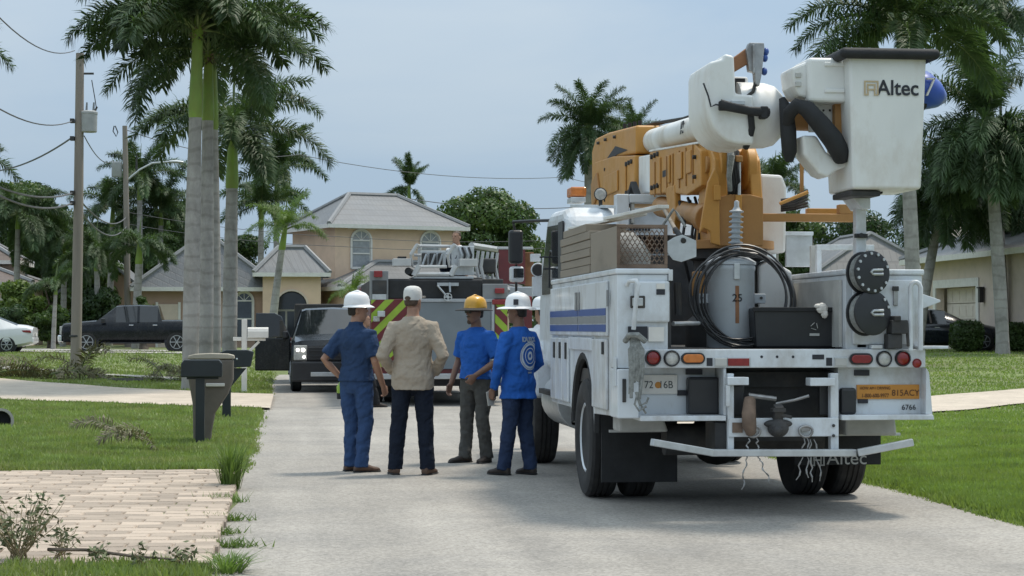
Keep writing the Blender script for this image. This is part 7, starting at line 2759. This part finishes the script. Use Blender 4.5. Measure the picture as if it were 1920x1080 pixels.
    if hat == 'hard':
        q = MB()
        n = 28
        pr = [(1.00, .040, 1.0), (1.03, .052, 1), (1.02, .075, 1), (.99, .11, 1), (.90, .145, 1), (.72, .170, 1), (.42, .186, 1), (0, .190, 1)]
        rg = [(hp(0, (-.022 if z < .045 else .004), z), .108 * r * s_, (.132 if z > .045 else .128) * r * s_, hx, hy) for (r, z, _) in pr[:-1]]
        q.rings(rg, n)
        hat_o = q.build('hard_hat', hatm, t, local=True, smooth=50)
        q = MB()
        rg = [(1.0, .044), (brim * .9, .030), (brim, .024), (brim * 1.01, .029), (brim * .92, .040), (1.03, .054)]
        q.rings([(hp(0, -.012 * (r > 1.05), z), .108 * r * s_, .128 * (1 + (r - 1) * 1.0) * s_, hx, hy) for (r, z) in rg], n)
        q.build('hat_brim', brimm or hatm, hat_o, local=True, smooth=50)
        q = MB()
        q.tube([hp(0, -.115, .10), hp(0, -.08, .165), hp(0, 0, .196), hp(0, .08, .17), hp(0, .115, .10)], .012 * s_, 8)
        q.build('hat_ridge', hatm, hat_o, local=True, smooth=50)
    elif hat == 'cap':
        q = MB()
        pr = [(.96, .0), (.99, .02), (1.0, .05), (.97, .085), (.86, .113), (.60, .130), (.25, .137), (.06, .1375)]
        q.rings([(hp(0, .006, z), .084 * r * s_, .104 * r * s_, hx, hy) for (r, z) in pr], 24)
        hat_o = q.build('cap', hatm, t, local=True, smooth=50)
        q = MB()
        q.rings([(hp(0, -.085, .040), .078 * s_, .006 * s_, hx, hz), (hp(0, -.13, .036), .072 * s_, .005 * s_, hx, hz), (hp(0, -.165, .026), .045 * s_, .004 * s_, hx, hz)], 14)
        q.build('bill', hatm, hat_o, local=True, smooth=50)
        q = MB()
        q.rings([(hp(0, .098, .018), .030 * s_, .022 * s_, hx, hz), (hp(0, .1125, .018), .028 * s_, .020 * s_, hx, hz)], 14)
        q.build('cap_opening', m_hairb, hat_o, local=True, smooth=50)
    bpy.context.view_layer.update()
    t['_hc'] = 0
    del t['_hc']
    return t, shirt_o, hp, J


def onto(o, target, off=.004):
    m = o.modifiers.new('wrap', 'SHRINKWRAP')
    m.target = target
    m.wrap_method = 'PROJECT'
    m.use_project_x = False
    m.use_project_y = True
    m.use_project_z = False
    m.use_positive_direction = True
    m.use_negative_direction = True
    m.offset = off


def gpos(px, py):
    d = ray(px, py)
    k = -CAM_H / d.z
    return Vector((d.x * k, d.y * k, 0))


b = gpos(668, 884)
person('man in navy shirt and jeans with white hard hat, leftmost of the group', (b.x, b.y, 0), R(140), 1.745, shirt=m_navy, sleeve='short', hem=.86, pants=m_jean, shoe=m_bootb, hair=m_hair, hat='hard', hatm=m_hatw,
       head_yaw=R(-42), pose=dict(elL=(.32, .13, 1.14), wrL=(.21, .0, .96), elR=(-.255, .02, 1.12), wrR=(-.25, -.12, .87), ankleL=(.085, -.02, .085), ankleR=(-.10, .05, .085), kneeL=(.09, -.03, .49)),
       palms=dict(L=(-1, -.4, .2), Ld=(-.5, -.6, -.5)), foot_yaw=(R(-30), R(-35)), collar=True, curl=(.5, .62))
b = gpos(774, 890)
person('tall man in tan long sleeved shirt and white cap seen from behind', (b.x, b.y, 0), R(176), 1.845, shirt=m_tanc, sleeve='long', hem=.80, pants=m_djean, shoe=m_bootb, hair=m_hairb, hat='cap', hatm=mat('cap_cloth', (.60, .60, .58), rough=.9, var=.08, bump=.3, bscale=30),
       head_yaw=R(-28), pose=dict(elL=(.285, .09, 1.12), wrL=(.20, -.13, .96), elR=(-.285, .09, 1.12), wrR=(-.205, -.12, .95), ankleL=(.165, -.02, .085), ankleR=(-.135, .03, .085), kneeL=(.135, -.03, .49), kneeR=(-.115, .0, .49)),
       palms=dict(L=(-.6, .2, .6), Ld=(-.5, -.4, -.7), R=(.6, .2, .6), Rd=(.5, -.4, -.7)), foot_yaw=(R(12), R(-22)), fat=1.05)
b = gpos(892, 867)
person('man in blue tee, sunglasses and yellow hard hat facing left', (b.x, b.y, 0), R(-42), 1.725, shirt=m_royal, sleeve='short', hem=.85, pants=m_grp, shoe=m_boot, hair=m_hair, hat='hard', hatm=m_haty, brim=1.72, brimm=m_black, glasses=True, beard=True,
       head_yaw=R(-18), pose=dict(elL=(.30, .02, 1.13), wrL=(.14, -.20, .96), elR=(-.25, .02, 1.12), wrR=(-.29, -.07, .86), ankleL=(.12, .04, .085), ankleR=(-.10, -.06, .085)),
       palms=dict(L=(-.7, .4, -.2), Ld=(-.5, -.35, -.75)), skin=m_skind, curl=(.7, .45), foot_yaw=(R(10), R(-25)))
b = gpos(972, 890)
P4, S4, hp4, J4 = person('heavy set man in long sleeved royal blue shirt and white hard hat with back turned', (b.x, b.y, 0), R(-142), 1.725, shirt=m_royal, sleeve='long', hem=.77, pants=m_indigo, shoe=m_boot, hair=m_hair, hat='hard', hatm=m_hatw, brim=1.62, fat=1.16,
       head_yaw=R(22), skin=m_skind, pose=dict(elL=(.27, .0, 1.12), wrL=(.26, -.10, .86), elR=(-.30, .0, 1.12), wrR=(-.22, -.18, 1.0), ankleL=(.13, -.08, .085), ankleR=(-.11, .06, .085)), curl=(.75, .6), foot_yaw=(R(6), R(-4)))
# print on the back: name over a round seal, wrapped on the cloth
m_print = mat('shirt_print', (.52, .58, .66), rough=.8, var=.1)
tx = text('back_lettering', 'DUSCO', .062, (0, 0, 0), m_print, None, bold=.004, sx=.95)
tx.parent = P4
tx.location = (-.03, .30, 1.335)
tx.rotation_euler = (R(90), 0, R(180))
tx.data.transform(Matrix.Rotation(R(90), 4, 'X'))
tx.rotation_euler = (0, 0, R(180))
onto(tx, S4)
q = MB()
for (r0, r1) in ((.122, .132), (.098, .118), (.066, .074), (.018, .040)):
    n = 40
    vs = [((r * math.cos(2 * PI * k / n)) * .92, 0, r * math.sin(2 * PI * k / n) * 1.08) for r in (r0, r1) for k in range(n)]
    q.add(vs, [(k, (k + 1) % n, n + (k + 1) % n, n + k) for k in range(n)])
em = q.build('back_emblem', m_print, P4, local=True)
em.location = (-.03, .30, 1.175)
onto(em, S4)
q = MB()
q.box(-.028, .028, -.001, .001, -.008, .008)
em = q.build('back_emblem', m_print, P4, local=True)
em.location = (-.03, .30, 1.01)
onto(em, S4)
# the phone in his hand
c = Matrix.Rotation(R(-142), 4, 'Z') @ (J4['wrL'] + Vector((-.01, -.05, -.085))) + Vector((b.x, b.y, 0))
lone('phone', 'pale phone held by the man in the long sleeved blue shirt', 'phone', m_paint2, lambda q: q.obox(c, (.04, .006, .07), (Vector((.8, .5, .2)).normalized(), Vector((-.5, .85, 0)).normalized(), Vector((-.15, -.1, .97)).normalized())), tuple(c), bevel=.004)
q = MB()
hb = [o for o in P4.children if o.name.startswith('hard_hat')][0]
q.obox(hp4(.112, .03, .095), (.006, .024, .028), ((hp4(1, 0, 0) - hp4(0, 0, 0)).normalized(), (hp4(0, 1, 0) - hp4(0, 0, 0)).normalized(), Vector((0, 0, 1))))
q.build('hat_sticker', m_ink, hb, local=True)
c = at(1018, 600, 23.0)
person('man in white tee and white hard hat half hidden between blue shirted man and truck', (c.x, 23.05, 0), R(-150), 1.76, shirt=m_whit, sleeve='short', hem=.84, pants=m_djean, shoe=m_boot, hair=m_hair, hat='hard', hatm=m_hatw, skin=m_skin)
c = at(857, 470, 36.9)
person('man crouching in the ladder platform, only head and shoulder showing', (c.x, 36.95, fz(518, Yp) + .01), R(-40), 1.76, shirt=m_whit, sleeve='short', hem=.86, pants=m_djean, hair=m_hairb, skin=m_skin, drop=.88,
       pose=dict(kneeL=(.16, -.34, .42), kneeR=(-.16, -.34, .42), ankleL=(.14, -.22, .085), ankleR=(-.14, -.22, .085)))
c = at(685, 740, 35.0)
person('firefighter in black turnout gear standing behind the navy shirted man', (c.x - .02, 35.1, 0), R(95), 1.70, shirt=m_turn, sleeve='long', hem=.72, pants=m_turn, shoe=m_boot, hair=m_hair, skin=m_skin,
       pose=dict(ankleL=(.14, -.26, .085), ankleR=(-.12, .10, .085), kneeL=(.12, -.16, .49)))
# ------------------------------------------------------------------ mailboxes, poles, wires, litter
m_mbk = mat('mailbox_black', (.014, .02, .024), rough=.4, var=.2)
m_mbr = mat('mailbox_bronze', (.135, .115, .095), rough=.6, var=.15, scale=5)
m_mbl = mat('mailbox_beige', (.38, .34, .27), rough=.6, var=.1)
m_pole = mat('pole_wood', (.27, .235, .205), rough=.95, var=.25, scale=3, stretch=(1, 1, .08), bump=.5, bscale=16, dirt=(.11, .09, .075), dirt_amt=.5)
m_wire = mat('wire_grey', (.10, .10, .105), rough=.6)
m_xf2 = mat('pole_can_grey', (.34, .35, .35), rough=.5, var=.1)
b = gpos(377, 836)
MX = lambda px, Y: at(px, 700, Y).x
Y1 = b.y
t = thing('mailbox', 'black box mailbox on black post, nearest of the mailboxes', 'mailbox', (b.x, Y1, 0))
part('box', m_mbk, lambda q: q.prism([(0, 0), (.50, 0), (.50, .17), (.46, .215), (.04, .215), (0, .17)], (MX(340, Y1), Y1, at(377, 707, Y1).z), (1, 0, 0), (0, 0, 1), (0, 1, 0), -.11, .11), t, bevel=.012)
part('post', m_mbk, lambda q: q.box(MX(367, Y1), MX(384, Y1), Y1 - .05, Y1 + .05, -.15, at(377, 707, Y1).z - .002), t, bevel=.006)
part('arm', m_mbk, lambda q: q.box(MX(350, Y1), MX(410, Y1), Y1 - .03, Y1 + .03, at(377, 711, Y1).z, at(377, 707, Y1).z - .001), t, bevel=.004)
Y2 = Y1 + .55
t = thing('mailbox', 'moulded bronze mailbox with tapered pedestal and beige rounded lid', 'mailbox', (MX(390, Y2), Y2, 0))
zt_ = at(390, 664, Y2).z
def ped(q):
    xl, xr = MX(354, Y2), MX(438, Y2)
    xa, xb = MX(364, Y2), MX(396, Y2)
    pts = [(xa, -.1), (xb, -.1), (xb + .01, .15), (MX(404, Y2), .38), (MX(428, Y2), .62), (xr, .80), (xr, zt_ - .06), (xl, zt_ - .06), (xl, .80), (MX(362, Y2), .5)]
    q.prism(pts, (0, 0, 0), (1, 0, 0), (0, 0, 1), (0, 1, 0), Y2 - .12, Y2 + .12)


part('pedestal', m_mbr, ped, t, bevel=.03, seg=3)
part('lid', m_mbl, lambda q: q.prism([(MX(352, Y2), zt_ - .058), (MX(440, Y2), zt_ - .058), (MX(439, Y2), zt_ - .015), (MX(428, Y2), zt_ + .005), (MX(395, Y2), zt_ + .012), (MX(365, Y2), zt_ + .002), (MX(353, Y2), zt_ - .02)], (0, 0, 0), (1, 0, 0), (0, 0, 1), (0, 1, 0), Y2 - .13, Y2 + .13), t, bevel=.01)
part('paper_slot', m_trim, lambda q: q.box(MX(387, Y2), MX(422, Y2), Y2 - .15, Y2 - .121, at(390, 724, Y2).z, at(390, 718, Y2).z), t, bevel=.006)
Y3 = gpos(425, 785).y
t = thing('mailbox', 'dark mailbox on black post behind the bronze one', 'mailbox', (MX(425, Y3), Y3, 0))
z3 = at(440, 690, Y3).z
part('box', m_mbk, lambda q: q.prism([(MX(412, Y3), z3), (MX(470, Y3), z3 + .02), (MX(476, Y3), z3 + .26), (MX(464, Y3), z3 + .29), (MX(425, Y3), z3 + .29), (MX(412, Y3), z3 + .25)], (0, 0, 0), (1, 0, 0), (0, 0, 1), (0, 1, 0), Y3 - .11, Y3 + .11), t, bevel=.012)
part('post', m_mbk, lambda q: q.box(MX(417, Y3), MX(433, Y3), Y3 - .05, Y3 + .05, -.15, z3 - .002), t, bevel=.006)
part('brace', m_mbk, lambda q: q.prism([(MX(433.5, Y3), z3 - .30), (MX(462, Y3), z3 - .003), (MX(433.5, Y3), z3 - .003)], (0, 0, 0), (1, 0, 0), (0, 0, 1), (0, 1, 0), Y3 - .03, Y3 + .03), t, bevel=.004)
part('knob', m_galv, lambda q: q.ball(at(444, 673, Y3 - .12), .018), t, bevel=0, smooth=True)
Y4 = 43.0
t = thing('mailbox', 'white mailbox on white cross shaped post beside the open truck door', 'mailbox', (MX(458, Y4), Y4, terr(MX(458, Y4), Y4)))
zz = lambda py: at(458, py, Y4).z
part('post', m_trim, lambda q: q.box(MX(453, Y4), MX(463, Y4), Y4 - .06, Y4 + .06, -.1, zz(599)), t, bevel=.008)
part('arm', m_trim, lambda q: (q.box(MX(437, Y4), MX(452.8, Y4), Y4 - .05, Y4 + .05, zz(639), zz(632)),), t, bevel=.006)
part('arm', m_trim, lambda q: (q.box(MX(463.2, Y4), MX(498, Y4), Y4 - .05, Y4 + .05, zz(639), zz(634)),), t, bevel=.006)
part('box', m_trim, lambda q: q.prism([(-.10, 0), (.10, 0), (.10, .14), (.07, .21), (0, .235), (-.07, .21), (-.10, .14)], (0, Y4, zz(633.5)), (0, 1, 0), (0, 0, 1), (1, 0, 0), MX(464, Y4), MX(503, Y4)), t, bevel=.008)
part('brace', m_trim, lambda q: q.beam((MX(464, Y4), Y4, zz(662)), (MX(486, Y4), Y4, zz(640)), .05, .06), t, bevel=.006)


# ---- poles
def pole(label, pxb, pxt, pyt, Y, r, seed):
    p0 = at(pxb, 640, Y)
    zb = terr(p0.x, Y)
    p1 = at(pxt, pyt, Y)
    t = thing('utility_pole', label, 'utility pole', (p0.x, Y, zb), 0, 'wooden utility poles')
    part('shaft', m_pole, lambda q: q.tube([(p0.x, Y, zb - .2), ((p0.x + p1.x) / 2 + .02, Y, (zb + p1.z) / 2), tuple(p1)], [r, r * .88, r * .72], 14), t, bevel=0, smooth=60)
    return t


YP = 60
t = pole('near wooden utility pole with grey can transformer left of the palms', 142, 150, 100, YP, .17, 1)
A = lambda px, py, dy=0: at(px, py, YP + dy)
c = A(167, 248)
part('transformer_can', m_xf2, lambda q: (q.lathe([(.22, 0), (.24, .02), (.25, .55), (.26, .56), (.26, .62), (.2, .66), (0, .67)], c, (0, 0, 1), 22),), t, bevel=0, smooth=40)
for px in (162, 175):
    part('can_bushing', m_grey, lambda q: q.tube([A(px, 212), A(px + 1, 192)], [.04, .025], 8), t, bevel=0, smooth=40)
part('bracket', m_dsteel, lambda q: q.box(A(150, 220).x, A(158, 220).x, YP - .05, YP + .05, c.z + .15, c.z + .5), t)
part('insulator_arm', m_dsteel, lambda q: (q.beam(A(148, 138), A(176, 138), .06, .06),), t)
part('cutout', m_dsteel, lambda q: (q.tube([A(172, 150), A(178, 185), A(181, 205)], .015, 5), q.cyl(A(182, 200), A(176, 213), .03)), t, bevel=0)
for py in (227, 260, 362, 381):
    part('clamp', m_dsteel, lambda q: q.box(A(132, py).x, A(140, py).x, YP - .16, YP + .05, A(140, py + 4).z, A(140, py - 4).z), t)
part('band', m_dsteel, lambda q: q.lathe([(.175, 0), (.18, .01), (.18, .05), (.175, .06)], (at(141, 630, YP).x, YP, at(141, 632, YP).z), (0, 0, 1), 16), t, bevel=0)
YQ = 98
t2 = pole('far wooden utility pole with street lamp arm and small transformer', 240, 234, 236, YQ, .17, 2)
B_ = lambda px, py: at(px, py, YQ)
c = B_(219, 332)
part('transformer_can', m_xf2, lambda q: q.lathe([(.24, 0), (.26, .03), (.26, .72), (.2, .78), (0, .8)], c, (0, 0, 1), 18), t2, bevel=0, smooth=40)
part('lamp_arm', m_galv, lambda q: q.tube([B_(238, 338), B_(262, 318), B_(285, 306), B_(318, 303)], .05, 7), t2, bevel=0, smooth=40)
part('lamp_head', m_galv, lambda q: q.rings([(B_(318, 303), .10, .06, (0, 1, 0), (0, 0, 1)), (B_(330, 303), .16, .09, (0, 1, 0), (0, 0, 1)), (B_(344, 304), .10, .05, (0, 1, 0), (0, 0, 1))], 10), t2, bevel=0, smooth=40)
part('cutout', m_dsteel, lambda q: q.tube([B_(214, 236), B_(212, 246), B_(218, 256), B_(221, 248), B_(216, 236)], .03, 5), t2, bevel=0)
part('mast', m_dsteel, lambda q: q.tube([B_(256, 290), B_(256, 318)], [.03, .07], 6), t2, bevel=0)


def wire(label, pts, r, sag=0.0, n=14):
    """pts in (px, py, Y)"""
    P = [at(*p) for p in pts]
    out = []
    for i in range(len(P) - 1):
        for k in range(n):
            u = k / n
            p = P[i].lerp(P[i + 1], u)
            p.z -= sag * 4 * u * (1 - u)
            out.append(p)
    out.append(P[-1])
    q = MB()
    q.tube(out, r, 5)
    o = q.build('power_line', m_wire, None)
    c = P[0].copy()
    o.data.transform(Matrix.Translation(-c))
    o.location = c
    return tag(o, label, 'power line', 'overhead wires')


wire('highest wire running up left from the near pole top', [(140, 95, YP), (-60, 2 - 36, 35)], .015, .5)
wire('wire leaving the near pole to the left at transformer height', [(136, 227, YP), (-60, 165, 36)], .017, .35)
wire('thick wire dropping left from the near pole below the transformer', [(135, 258, YP), (-40, 322, 75)], .028, .3)
wire('upper of two cables crossing left of the near pole at tree height', [(136, 362, YP), (-40, 333, 40)], .026, .25)
wire('lower of two cables crossing left of the near pole at tree height', [(136, 381, YP), (-40, 345, 40)], .026, .3)
wire('upper cable from the near pole down to the far pole', [(150, 375, YP), (236, 408, YQ)], .03, .5)
wire('lower cable from the near pole down to the far pole', [(150, 395, YP), (237, 425, YQ)], .03, .6)
wire('thin wire from the near transformer to the far pole', [(158, 255, YP), (212, 300, YQ)], .018, .4)
wire('long thin wire crossing the sky behind the palms to the right', [(238, 244, YQ), (560, 290, 120), (1060, 332, 140), (1300, 345, 150)], .022, .6)
wire('upper thin wire across the peach house front', [(240, 398, YQ), (640, 444, 97), (1080, 448, 97)], .014, .2)
wire('lower thin wire across the peach house front', [(240, 420, YQ), (640, 462, 96.5), (1080, 462, 96.5)], .014, .2)
wire('wire passing in front of the round tree', [(770, 373, 118), (1090, 388, 118)], .025, .3)

# antenna mast at the right
c = at(1878, 400, 90)
q = MB()
q.tube([(c.x, 90, terr(c.x, 90)), tuple(at(1876, 180, 90)), tuple(at(1875, 60, 90))], [.10, .07, .02], 8)
o = q.build('antenna_mast', m_dsteel, None)
o.data.transform(Matrix.Translation(-Vector((c.x, 90, 0))))
o.location = (c.x, 90, 0)
tag(o, 'thin dark mast rising beside the upper right palm', 'mast')

# ---- litter on the left
m_deadg = leafmat('dead_frond', (.13, .12, .065), var=.45, trans=.15)
FD = [frond_mesh(900 + j, 8 + 14 * j, -35, m=m_deadg, nl=60, leaf=.5, L=2.2) for j in range(4)]


def pile(label, px, py, w_, n, seed, sc_=.6):
    rd = random.Random(seed)
    p = gp(px, py)
    t = thing('frond_pile', label, 'debris pile', (p.x, p.y, p.z), 0, 'cut palm fronds on the verge')
    for i in range(n):
        o = bpy.data.objects.new('dead_frond', rd.choice(FD))
        COL.objects.link(o)
        o.parent = t
        o.location = (rd.uniform(-w_, w_), rd.uniform(-.6, .6), rd.uniform(.02, .2))
        o.rotation_euler = (rd.gauss(0, .4), rd.gauss(0, .15), rd.uniform(0, 2 * PI))
        o.scale = [sc_ * rd.uniform(.7, 1.1)] * 3
    return t


pile('heap of cut palm fronds on the verge at the left', 75, 708, 1.2, 16, 1, .75)
pile('small heap of cut fronds at the foot of the thick palm', 320, 715, .5, 8, 2, .5)
pile('brown fronds lying in the grass below the near mailbox', 270, 838, .5, 4, 3, .30)
# dark storm inlet and culvert mouth
p = gp(235, 714)
q = MB()
q.lathe([(0, .004), (.33, .004), (.36, .05), (.44, .055), (.48, .0)], (p.x, p.y, p.z + .01), (0, 0, 1), 24)
o = q.build('storm_inlet', m_dsteel, None)
o.data.transform(Matrix.Translation(-p))
o.location = p
tag(o, 'dark round drain inlet in the verge grass', 'drain')
p = gp(8, 800)
t = thing('culvert_pipe', 'dark mouth of a drain pipe in the grass at the left edge', 'drain pipe', (p.x, p.y, p.z))
part('pipe', m_walk, lambda q: q.lathe([(.15, 0), (.19, 0), (.19, .7), (.15, .7)], (p.x - .05, p.y, p.z + .08), (-.25, 1, -.05), 20, closed=True), t, bevel=0, smooth=30)
part('inside', m_ink, lambda q: q.lathe([(.15, .12), (0, .12)], (p.x - .05, p.y, p.z + .08), (-.25, 1, -.05), 20), t, bevel=0)
# stick across the near edge of the paved drive, and the dry weed at the corner
p = gp(90, 1052)
p2 = gp(330, 1068)
q = MB()
q.tube([p + Vector((0, 0, .07)), p.lerp(p2, .3) + Vector((0, .02, .08)), p.lerp(p2, .7) + Vector((0, -.03, .065)), p2 + Vector((0, 0, .06))], [.012, .011, .009, .005], 6)
o = q.build('fallen_stick', m_bark, None)
tag(o, 'thin dead stick lying along the near edge of the paved drive', 'stick')


def weed(label, px, py, h, n, seed, spread, leafy=.5):
    rd = random.Random(seed)
    p = gp(px, py)
    t = thing('weed', label, 'weed', (p.x, p.y, p.z + .02))
    q = MB()
    l = MB()
    for i in range(n):
        a = rd.uniform(0, 2 * PI)
        ln = spread * rd.uniform(.2, 1)
        hh = h * rd.uniform(.5, 1)
        pts = [Vector((0, 0, 0)) + Vector((rd.uniform(-.05, .05), rd.uniform(-.05, .05), -.02))]
        for k in range(1, 6):
            u = k / 5
            pts.append(Vector((math.cos(a) * ln * u + rd.uniform(-.015, .015), math.sin(a) * ln * u + rd.uniform(-.015, .015), hh * u)))
        q.tube(pts, [.004, .0035, .003, .0025, .002, .001], 4)
        for k in range(2, 6):
            for j in range(3):
                if rd.random() < leafy:
                    c_ = pts[k] + Vector((rd.gauss(0, .02), rd.gauss(0, .02), rd.gauss(0, .02)))
                    u_ = Vector((rd.gauss(0, 1), rd.gauss(0, 1), rd.gauss(0, .6))).normalized() * rd.uniform(.015, .035)
                    v_ = u_.cross(Vector((rd.gauss(0, 1), rd.gauss(0, 1), rd.gauss(0, 1)))).normalized() * .009
                    l.add([c_ - u_, c_ + v_, c_ + u_, c_ - v_], [(0, 1, 2, 3)])
    q.build('stem', m_dry, t, local=True)
    l.build('leaves', mat('dull_leaf', (.14, .16, .08), rough=.8, var=.4), t, local=True)
    return t


weed('dry straggling weed at the lower left corner', 35, 1055, .42, 46, 1, .30, .75)
weed('small dry weed on the paved drive right of the corner weed', 110, 1050, .20, 12, 2, .15, .5)
weed('sparse weed at the near edge of the paved drive', 190, 1062, .12, 8, 3, .10, .5)
weed('second sparse weed along the near edge of the paved drive', 265, 1068, .13, 8, 4, .10, .5)
weed('third sparse weed along the near edge of the paved drive, rightmost', 340, 1070, .12, 8, 5, .10, .5)
# hi-vis bag behind the leftmost man
c = gpos(640, 748)
bg_ = thing('gear_bag', 'lime gear bag on the road behind the leftmost man', 'bag', (c.x, c.y, 0))
part('bag', m_lime, lambda q: q.rings([((c.x, c.y, .12), .09, .12, (1, 0, 0), (0, 1, 0)), ((c.x, c.y, .25), .10, .13, (1, 0, 0), (0, 1, 0)), ((c.x + .02, c.y, .36), .05, .07, (1, 0, 0), (0, 1, 0))], 12), bg_, bevel=0, smooth=60)
part('base', m_black, lambda q: q.rings([((c.x, c.y, .001), .09, .12, (1, 0, 0), (0, 1, 0)), ((c.x, c.y, .119), .095, .125, (1, 0, 0), (0, 1, 0))], 12), bg_, bevel=0, smooth=60)
